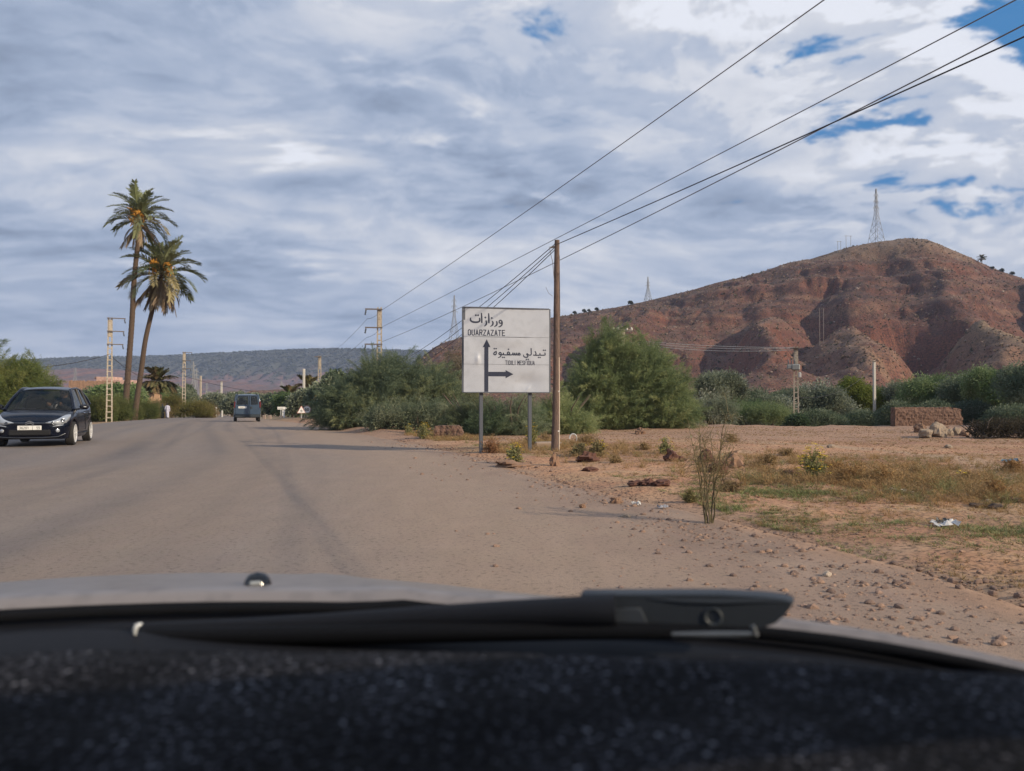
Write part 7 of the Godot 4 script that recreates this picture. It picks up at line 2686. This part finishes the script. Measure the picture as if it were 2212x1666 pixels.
	for r in [[218, 868, 60, 60.0, "light green shrub at the foot of the tall concrete pole"], [252, 874, 46, 62.0, "light green shrub left of the tall palm's foot"], [310, 876, 56, 74.0, "light green shrub right of the leaning palm's foot"], [282, 890, 40, 72.0, "low green weeds between the palm trunks"], [372, 858, 50, 98.0, "yellowish cane thicket behind the two people"], [425, 872, 66, 94.0, "yellowish green shrub right of the ladder pole by the people"], [444, 884, 40, 96.0, "small straw-coloured shrub where the left verge ends"], [340, 884, 44, 92.0, "dry weeds in front of the earthen hut"], [396, 878, 40, 101.0, "green weeds behind the foot of the ladder pole"], [170, 880, 80, 64.0, "pale green shrub behind the dark car"], [120, 862, 90, 60.0, "green shrub behind the dark car's windscreen"]]:
		rng.seed = int(r[0]) + 7
		var at := at_u(r[0], r[3])
		var w: float = r[2] / FOCAL * r[3] * 0.5
		var h: float = px(r[0], r[1], r[3]).y - at.y
		var pal := [Color(0.090, 0.115, 0.040), Color(0.15, 0.165, 0.06), Color(0.21, 0.20, 0.09)]
		if r[4].contains("straw") or r[4].contains("dry"): pal = [Color(0.19, 0.15, 0.075), Color(0.27, 0.20, 0.10), Color(0.20, 0.18, 0.07)]
		if r[4].contains("yellowish"): pal = [Color(0.12, 0.125, 0.040), Color(0.20, 0.175, 0.06), Color(0.26, 0.21, 0.09)]
		bush("verge_shrub", r[4], "bush", at, [[Vector3(0, h * 0.5, 0), Vector3(w * 0.75, h * 0.5, w * 0.6)], [Vector3(-w * 0.5, h * 0.36, 0), Vector3(w * 0.5, h * 0.4, w * 0.5)], [Vector3(w * 0.5, h * 0.4, 0.1), Vector3(w * 0.5, h * 0.4, w * 0.5)]], clumps + sprays, 420, 0.6, 1.1, pal, 0.3, "shrubs along the left verge")
	# the autumn-coloured shrub by the lamp pole
	rng.seed = 61
	bush("orange_shrub", "orange brown dry shrub beside the lamp pole left of the huge dark bush", "bush", at_u(708, 76.0), lobes_of([[0, 1.6, 0, 1.0, 1.6, 0.9], [0.4, 2.6, 0, 0.9, 1.0, 0.8]]), far_clumps, 200, 0.6, 1.0, [Color(0.20, 0.105, 0.035), Color(0.30, 0.155, 0.05)], 0.2)
	# tall dark cypress-like clump among the far pylons
	rng.seed = 62
	bush("dark_thicket", "tall dark thicket among the far pylons right of the ladder pole", "tree", at_u(412, 190.0), lobes_of([[0, 3.0, 0, 1.2, 3.2, 1.0], [1.2, 2.0, 0, 1.2, 2.6, 1.0], [-0.6, 5.0, 0, 0.7, 2.4, 0.7]]), far_clumps, 300, 1.0, 1.8, dk, 0.2)
	# palms
	var pg := "two tall date palms on the left verge"
	var b1 := at_u(270, 70.0)
	var P1 := []
	for q in [[270, 911], [273, 850], [279, 770], [285, 690], [289, 610], [297, 530], [302, 474]]: P1.append(px(q[0], q[1], 70.0) - b1)
	palm("taller date palm with a nearly straight trunk left of its neighbour", b1, P1, 0.27, 3.0, [6, 7, 8, 8, 6, 4, 12], [Vector3(-0.45, 0.75, 0.5), Vector3(0.3, 0.35, 0.6), Vector3(0.05, 0.5, 0.65), Vector3(-0.25, 0.15, 0.6)], pg, 501)
	var b2 := at_u(290, 71.5)
	var P2 := []
	for q in [[290, 911], [296, 860], [305, 800], [313, 740], [324, 690], [337, 640], [350, 592]]: P2.append(px(q[0], q[1], 71.5) - b2)
	palm("shorter leaning date palm with orange date clusters and a skirt of dead fronds", b2, P2, 0.25, 3.6, [7, 8, 9, 9, 7, 6, 34], [Vector3(-0.45, 1.15, 0.7), Vector3(-0.35, 0.9, 0.8), Vector3(0.75, 0.75, 0.7), Vector3(0.9, 0.6, 0.6)], pg, 502)
	var lp := "low palms along the far road"
	var q := at_u(340, 100.0)
	small_palm("low bushy palm behind the earthen hut", q, px(340, 832, 100.0).y - q.y, 2.4, 64, 601, lp)
	q = at_u(626, 118.0)
	small_palm("brownish low palm left of the slim post above the far trees", q, px(626, 862, 118.0).y - q.y, 2.3, 46, 602, lp)
	q = at_u(668, 104.0)
	small_palm("green low palm right of the slim post above the far trees", q, px(672, 846, 104.0).y - q.y, 2.3, 46, 603, lp)


func spot(u: float, w: float) -> Vector3:      # the ground that is seen at (u, w)
	var lo := 2.0
	var hi := 60.0
	for k in 40:
		var d := (lo + hi) * 0.5
		var r := px(u, w, d)
		if r.y > on_ground(r.x, d).y: lo = d
		else: hi = d
	var at := px(u, w, lo)
	return on_ground(at.x, lo)


func make_field():
	var earth := [Color(0.12, 0.11, 0.05), Color(0.17, 0.15, 0.07)]
	dry_sapling(spot(1531, 1131))
	# flowering and dry bushes of the field, each where it stands
	var yg := [Color(0.17, 0.19, 0.085), Color(0.30, 0.29, 0.14)]
	var dy := [Color(0.24, 0.17, 0.085), Color(0.34, 0.245, 0.125)]
	var og := [Color(0.26, 0.155, 0.065), Color(0.38, 0.24, 0.11)]
	var list := [[1112, 1000, 46, 42, 26, yg, "small yellow-flowered bush in front of the sign's posts"], [1757, 1040, 74, 76, 60, yg, "largest yellow-flowered bush in the middle of the field"], [1437, 980, 40, 36, 16, yg, "yellowish bush left of the first dark clod"], [1392, 972, 28, 20, 0, dy, "tiny dry bush between the pole and the yellowish bush"], [1252, 985, 46, 30, 4, [Color(0.13, 0.13, 0.07), Color(0.24, 0.2, 0.11)], "dull green weeds right of the wooden pole"], [1292, 985, 52, 36, 14, [Color(0.15, 0.14, 0.07), Color(0.27, 0.22, 0.11)], "straggly weeds with a few yellow flowers right of the pole"], [1268, 962, 80, 30, 0, dy, "dry straw bush behind the weeds right of the pole"], [916, 948, 40, 34, 34, yg, "bright yellow-flowered bush left of the reddish masonry"], [884, 940, 22, 22, 12, yg, "small yellow-flowered weed at the foot of the dark bush"], [975, 948, 70, 34, 0, [Color(0.19, 0.17, 0.10), Color(0.28, 0.24, 0.14)], "grey dry grass in front of the reddish masonry"], [1062, 978, 60, 34, 0, [Color(0.22, 0.11, 0.06), Color(0.30, 0.17, 0.09)], "rusty dry weeds at the foot of the sign's left post"], [1148, 962, 34, 50, 22, [Color(0.15, 0.16, 0.06), Color(0.25, 0.23, 0.09)], "tall yellowish weed between the sign's posts"], [1838, 1045, 110, 50, 0, og, "wide orange brown dry bush right of the largest flowering bush"], [1910, 1050, 90, 50, 0, og, "second orange brown dry bush beside the footpath"], [1800, 1030, 70, 40, 0, og, "dry bush behind the largest flowering bush"], [2150, 1078, 100, 48, 0, og, "dry orange bush near the right edge of the field"], [2085, 1050, 60, 32, 4, dy, "dry bush right of the footpath"], [1660, 1010, 60, 40, 0, dy, "faded bush behind the red clods"], [1700, 985, 50, 20, 0, dy, "low straw tuft behind the flowering bush"], [1980, 1030, 60, 26, 0, dy, "low straw tuft left of the footpath"], [1580, 955, 44, 20, 0, dy, "straw tuft at the rear of the field behind the sapling"], [2190, 1020, 70, 30, 0, og, "dry bush at the right edge behind the others"], [1330, 1000, 36, 16, 0, dy, "flat dry tuft right of the dark brown clod"], [1490, 1085, 30, 30, 0, [Color(0.16, 0.15, 0.06), Color(0.24, 0.2, 0.09)], "scrawny weed left of the leafless sapling"], [1575, 1062, 60, 26, 0, [Color(0.17, 0.12, 0.07), Color(0.25, 0.18, 0.10)], "heap of dead stalks behind the sapling"], [1178, 955, 50, 24, 0, dy, "straw at the foot of the wooden pole"]]
	for k in list.size():
		var r = list[k]
		var at := spot(r[0], r[1])
		var d := -at.z
		flower_bush(r[6], at, r[2] / FOCAL * d, r[3] / FOCAL * d, r[4], r[5], "wild bushes of the field", 700 + k)
	# stones and clods one can point at
	var red := mat(0.115, 0.052, 0.036, 0.95)
	red.albedo_texture = noise_tex(58, 0.05, 256, [[0.0, 0.6], [0.5, 1.0], [1.0, 1.3]], 5)
	tri_uv(red, 2.0, false)
	var brown := red.duplicate()
	brown.albedo_color = lin(0.24, 0.145, 0.095)
	var grey := red.duplicate()
	grey.albedo_color = lin(0.30, 0.235, 0.175)
	var light := red.duplicate()
	light.albedo_color = lin(0.42, 0.35, 0.28)
	var stones := [[1198, 1007, 22, 26, brown, "upright brown clod in front of the wooden pole"], [1268, 998, 44, 20, red, "low dark clod right of the wooden pole"], [1450, 996, 32, 28, red, "first dark red clod left of the sapling"], [1472, 996, 20, 10, red, "small red lump beside the first dark red clod"], [1524, 998, 32, 26, red, "dark red clod behind the sapling's tip"], [1552, 1022, 44, 26, red, "broad dark clod seen through the sapling"], [1580, 1010, 46, 34, brown, "earthy heap right of the sapling"], [1700, 1032, 34, 18, red, "dark clod left of the largest flowering bush"], [1720, 1034, 22, 14, red, "small dark clod touching the largest flowering bush"], [1383, 938, 26, 14, brown, "reddish stone at the foot of the bright feathery bush"], [2025, 944, 36, 32, grey, "largest rounded boulder in front of the ruined wall"], [2001, 945, 32, 20, grey, "second boulder left of the largest one"], [1989, 934, 26, 18, brown, "flat-topped stone at the wall's foot"], [2048, 942, 22, 16, grey, "stone just right of the largest boulder"], [2066, 941, 22, 18, grey, "pale stone below the wall's crumbling end"], [2084, 942, 18, 12, brown, "last small stone right of the wall"], [2040, 938, 26, 18, brown, "brown stone wedged behind the boulders"], [1804, 1047, 16, 10, red, "red lump under the wide dry bush"], [1848, 1050, 20, 10, red, "dark lump at the front of the wide dry bush"], [1930, 1062, 20, 9, light, "pale stone in front of the second dry bush"], [1950, 1064, 18, 8, light, "pale flat stone beside the footpath"], [1968, 1066, 14, 6, light, "smallest pale stone beside the footpath"], [1786, 1246, 22, 12, light, "pale stone among the gravel at the lower right"], [2135, 1085, 16, 7, light, "pale stone under the dry bush near the right edge"], [2050, 968, 18, 8, grey, "lone stone in front of the boulders"], [1795, 968, 18, 8, grey, "lone stone in the rear of the field"], [2108, 1095, 30, 9, mat(0.085, 0.06, 0.05, 0.95), "left low dark heap near the right edge of the field"], [2152, 1100, 30, 13, mat(0.08, 0.06, 0.05, 0.95), "right low dark heap near the right edge of the field"], [1370, 1049, 34, 11, red, "left lump of the line of red earth clods"], [1400, 1048, 32, 13, red, "middle lump of the line of red earth clods"], [1430, 1050, 38, 14, red, "right lump of the line of red earth clods"], [1275, 1018, 34, 9, red, "flat dark lumps of earth below the dark clod"], [1105, 1008, 70, 14, brown, "crumbling earth edge below the yellow-flowered bush"], [1258, 1098, 14, 10, brown, "small stone at the edge of the gravel left of the grass"], [1350, 1118, 26, 8, grey, "flat stone at the grass edge by the gravel"], [1330, 1088, 28, 14, brown, "clod in the green grass left of the sapling"], [1580, 1048, 36, 14, brown, "low clods behind the sapling's stems"], [1660, 1012, 20, 10, brown, "brown clod under the faded bush"], [2180, 1085, 40, 14, red, "reddish earth lump near the right edge"]]
	for k in stones.size():
		var r = stones[k]
		var at := spot(r[0], r[1])
		var d := -at.z
		var w: float = r[2] / FOCAL * d * 0.5
		var h: float = r[3] / FOCAL * d
		var o := obj("stone", rock_mesh(800 + k, 1.0, 0.62 if r[4] == red or r[4] == brown else 0.34, r[4], 3), null, at + Vector3(0, h * 0.32, 0))
		o.transform.basis = Basis(Vector3.UP, k * 1.3).scaled(Vector3(w, h * 0.68, w * 0.85))
		tag(o, r[5], "stone", "stones and clods of the field")
	# litter
	litter_piece("crumpled white paper litter on the bare earth at the right", spot(2041, 1138), 0.19, 0.06, mat(0.60, 0.59, 0.57, 0.8), 3)
	litter_piece("dark wrapper caught beside the crumpled white paper", spot(2036, 1137) + Vector3(0, 0.01, 0.0), 0.10, 0.05, mat(0.08, 0.08, 0.08, 0.7), 4)
	litter_piece("scrap of blue plastic at the right edge of the field", spot(2182, 1000), 0.22, 0.07, mat(0.16, 0.30, 0.40, 0.5), 6)
	litter_piece("white scrap in the grass at the gravel's edge", spot(1374, 1094), 0.09, 0.05, mat(0.62, 0.62, 0.61, 0.8), 7)
	litter_piece("grey plastic scrap in the grass right of the white one", spot(1432, 1100), 0.10, 0.04, mat(0.40, 0.41, 0.45, 0.6), 8)
	# heap of dead brush at the right edge
	rng.seed = 71
	var hp := spot(2175, 946)
	var o := thing("brush_heap", "heap of dark dead branches at the right edge below the orchard", "brush", hp)
	var bm := mat(0.055, 0.042, 0.032, 0.95)
	for k in 60:
		var b := Mb.new()
		var a := Vector3(rnd(-1.1, 1.1), rnd(0.0, 0.3), rnd(-0.5, 0.4))
		var e := a + Vector3(rnd(-0.6, 0.6), rnd(0.0, 0.45), rnd(-0.4, 0.4))
		b.tube([a, (a + e) * 0.5 + rvec() * 0.06, e], [0.022, 0.016, 0.006], 5)
		part("branch", b, bm, o)
	foliage(o, olive, [[Vector3(0, 0.2, 0), Vector3(1.1, 0.25, 0.5)]], 120, 0.3, 0.5, [Color(0.045, 0.04, 0.028), Color(0.09, 0.075, 0.05)], 0.0, "dead_leaves")
	# ground cover: gravel, straw, grass
	rng.seed = 72
	var gm := mat(1, 1, 1, 0.95)
	gm.vertex_color_use_as_albedo = true
	var places := []
	var cols := []
	for k in 90000:
		var d := 3.6 + 20.0 * pow(rng.randf(), 1.7)
		var t := rnd(-1.6, 3.2)
		var x := right_edge(d) + t
		var wide := shoulder(d)
		var dens := (0.05 * sst(-1.6, -0.6, t) + 0.95 * sst(-0.3, 0.9, t)) * sst(wide + 0.7, wide * 0.7, t)
		if rng.randf() > dens * (0.45 + 1.1 * n1.get_noise_2d(x * 4.0, d * 4.0)): continue
		var s: float = 0.0034 * pow(rnd(0.02, 1.0), -0.53) * (1.0 if d < 10.0 else 1.2)
		places.append(Transform3D(Basis(rvec(), rnd(0, TAU)).scaled(Vector3(s * 1.25, s * 0.85, s)), on_ground(x, d, s * 0.25)))
		cols.append(Color(0.27, 0.175, 0.125).lerp(Color(0.13, 0.09, 0.075), rng.randf()) * (1.35 if rng.randf() < 0.08 else 1.0))
	var g := many("gravel", rock_mesh(900, 1.0, 0.3, gm, 1), places, cols)
	tag(g, "loose brown gravel strewn along the road's right shoulder", "gravel", "", "stuff")
	places = []
	cols = []
	for k in 22000:
		var d := 3.8 + 28.0 * pow(rng.randf(), 1.5)
		var x := right_edge(d) + rnd(2.0, 22.0)
		if x / d > 0.75 or n1.get_noise_2d(x * 2.0, d * 2.0 + 50.0) < rnd(-0.35, 0.25): continue
		var s: float = 0.0045 * pow(rnd(0.04, 1.0), -0.55)
		places.append(Transform3D(Basis(rvec(), rnd(0, TAU)).scaled(Vector3(s * 1.3, s * 0.8, s)), on_ground(x, d, s * 0.2)))
		cols.append(Color(0.17, 0.078, 0.05).lerp(Color(0.30, 0.175, 0.11), rng.randf()) * (1.4 if rng.randf() < 0.05 else 1.0))
	g = many("earth_crumbs", rock_mesh(901, 1.0, 0.3, gm, 1), places, cols)
	tag(g, "crumbs of red earth scattered over the field", "earth crumbs", "", "stuff")
	var blade := func(seed_: int, n: int, h: float, w: float, lay: float) -> ArrayMesh:
		var r := RandomNumberGenerator.new()
		r.seed = seed_
		var b := Mb.new()
		for i in n:
			var a := r.randf() * TAU
			var o0 := Vector3(cos(a), 0, sin(a)) * r.randf() * 0.5 * h
			var dir := Vector3(cos(a + r.randfn()) * lay, 1.0, sin(a + r.randfn()) * lay).normalized()
			var sd := Vector3(-sin(a), 0, cos(a)) * w
			var l := h * r.randf_range(0.5, 1.1)
			var m := o0 + dir * l * 0.6
			b.qv(o0 - sd, m - sd * 0.7, m + sd * 0.7, o0 + sd)
			b.tv(m - sd * 0.7, m + (dir + Vector3(cos(a), -0.3, sin(a)) * 0.4) * l * 0.4, m + sd * 0.7)
		return b.mesh(mats.leaf, false)
	places = []
	cols = []
	for k in 52000:
		var d := 4.0 + 28.0 * pow(rng.randf(), 1.4)
		var x := right_edge(d) + rnd(1.6, 22.0)
		if x / d > 0.75: continue
		if n1.get_noise_2d(x * 1.6 + 20.0, d * 2.4) < rnd(-0.25, 0.35): continue
		if d < 8.0 and n2.get_noise_2d(x * 3.0, d * 3.0) < 0.0: continue
		var s := rnd(0.5, 1.3)
		places.append(Transform3D(Basis(Vector3.UP, rnd(0, TAU)).scaled(Vector3(s, s * rnd(0.35, 1.0), s)), on_ground(x, d, -0.003)))
		cols.append(Color(0.36, 0.25, 0.125).lerp(Color(0.24, 0.17, 0.09), rng.randf()))
	g = many("dry_grass", blade.call(1, 12, 0.055, 0.0022, 1.3), places, cols)
	tag(g, "short dry straw and dead grass over the bare field", "dry grass", "", "stuff")
	# thin straw-coloured weeds that run together between the bushes
	var tw := Mb.new()
	tw.use_c = true
	rng.seed = 73
	for i in 46:
		var dir := rvec()
		dir.y = absf(dir.y) * 1.1 + 0.15
		dir = dir.normalized()
		var o0 := Vector3(rng.randfn(), 0, rng.randfn()) * 0.12
		var e := o0 + dir * rnd(0.5, 1.0)
		var m0 := o0.lerp(e, 0.5) + rvec() * 0.06
		var sd := Vector3(-dir.z, 0, dir.x).normalized() * 0.012
		var tone := rnd(0.7, 1.2)
		tw.col = Color(tone, tone, tone)
		tw.qv(o0 - sd, m0 - sd * 0.7, m0 + sd * 0.7, o0 + sd)
		tw.tv(m0 - sd * 0.7, e, m0 + sd * 0.7)
		for j in 3:
			var q := m0.lerp(e, rng.randf())
			var d2 := (dir + rvec() * 0.8).normalized() * rnd(0.12, 0.3)
			var s2 := d2.cross(rvec()).normalized() * 0.010
			tw.tv(q - s2, q + d2, q + s2)
	var tuft := tw.mesh(mats.leaf, false)
	places = []
	cols = []
	for q in [[1838, 1040, 1.5, 0.9, 160, 0.17], [1910, 1045, 1.3, 0.9, 140, 0.16], [1800, 1000, 2.2, 1.2, 120, 0.13], [2120, 1075, 1.3, 0.8, 130, 0.15], [2080, 1020, 2.0, 1.5, 130, 0.13], [2190, 1040, 1.5, 1.5, 110, 0.14], [1650, 1005, 2.0, 1.2, 110, 0.13], [1680, 1040, 1.2, 0.6, 60, 0.10], [1280, 975, 2.0, 2.0, 150, 0.15], [1420, 985, 2.5, 1.8, 90, 0.10], [1060, 975, 0.9, 0.9, 90, 0.14], [980, 950, 1.2, 1.2, 130, 0.16], [900, 942, 1.5, 1.2, 110, 0.15], [1170, 960, 1.0, 1.2, 90, 0.16], [1980, 1085, 1.6, 0.6, 60, 0.08], [1590, 1130, 1.5, 0.6, 50, 0.06], [2050, 1120, 1.6, 0.8, 50, 0.06]]:
		var c := spot(q[0], q[1])
		for k in q[4]:
			var x: float = c.x + rng.randfn() * q[2] * 0.5
			var d: float = -c.z + rng.randfn() * q[3] * 0.6
			if x < right_edge(d) + 1.2: continue
			var s: float = q[5] * rnd(0.5, 1.35)
			places.append(Transform3D(Basis(Vector3.UP, rnd(0, TAU)).scaled(Vector3(s * 1.3, s, s * 1.3)), on_ground(x, d, -0.01)))
			cols.append(Color(0.42, 0.27, 0.125).lerp(Color(0.30, 0.215, 0.11), rng.randf()) if rng.randf() < 0.85 else Color(0.24, 0.23, 0.10))
	g = many("dry_weeds", tuft, places, cols)
	tag(g, "tangled straw-coloured weeds that fill the field between the bushes", "dry weeds", "", "stuff")
	# green grass: patches
	places = []
	cols = []
	for q in [[1690, 1066, 1.0, 0.35, 750, 0.7], [1900, 1075, 0.9, 0.35, 260, 0.5], [1445, 1090, 0.9, 0.4, 700, 0.6], [1500, 1110, 0.7, 0.3, 600, 0.7], [1640, 1128, 1.3, 0.42, 520, 0.40], [1820, 1135, 1.5, 0.4, 420, 0.35], [2195, 1150, 0.8, 0.35, 420, 0.6], [1380, 1062, 1.0, 0.4, 350, 0.5], [1580, 1150, 0.6, 0.25, 450, 0.6], [1290, 1035, 1.5, 0.5, 400, 0.45], [990, 968, 1.8, 0.9, 700, 0.6], [1080, 990, 1.2, 0.5, 300, 0.5], [1640, 1040, 1.2, 0.4, 300, 0.5], [1950, 1180, 1.2, 0.4, 300, 0.35]]:
		var c := spot(q[0], q[1])
		for k in q[4]:
			var x: float = c.x + rng.randfn() * q[2] * 0.45
			var d: float = -c.z + rng.randfn() * q[3] * 0.7
			if x < right_edge(d) + 1.4 or n2.get_noise_2d(x * 9.0, d * 9.0) < -0.25: continue
			var s := rnd(0.6, 1.2)
			places.append(Transform3D(Basis(Vector3.UP, rnd(0, TAU)).scaled(Vector3(s, s * q[5], s)), on_ground(x, d, -0.003)))
			cols.append(Color(0.13, 0.175, 0.060).lerp(Color(0.26, 0.26, 0.12), rng.randf()) if rng.randf() < 0.45 + 0.5 * q[5] else Color(0.28, 0.21, 0.11))
	g = many("green_grass", blade.call(2, 12, 0.075, 0.0026, 0.6), places, cols)
	tag(g, "patches of short green grass at the gravel's edge and in the field", "grass", "", "stuff")
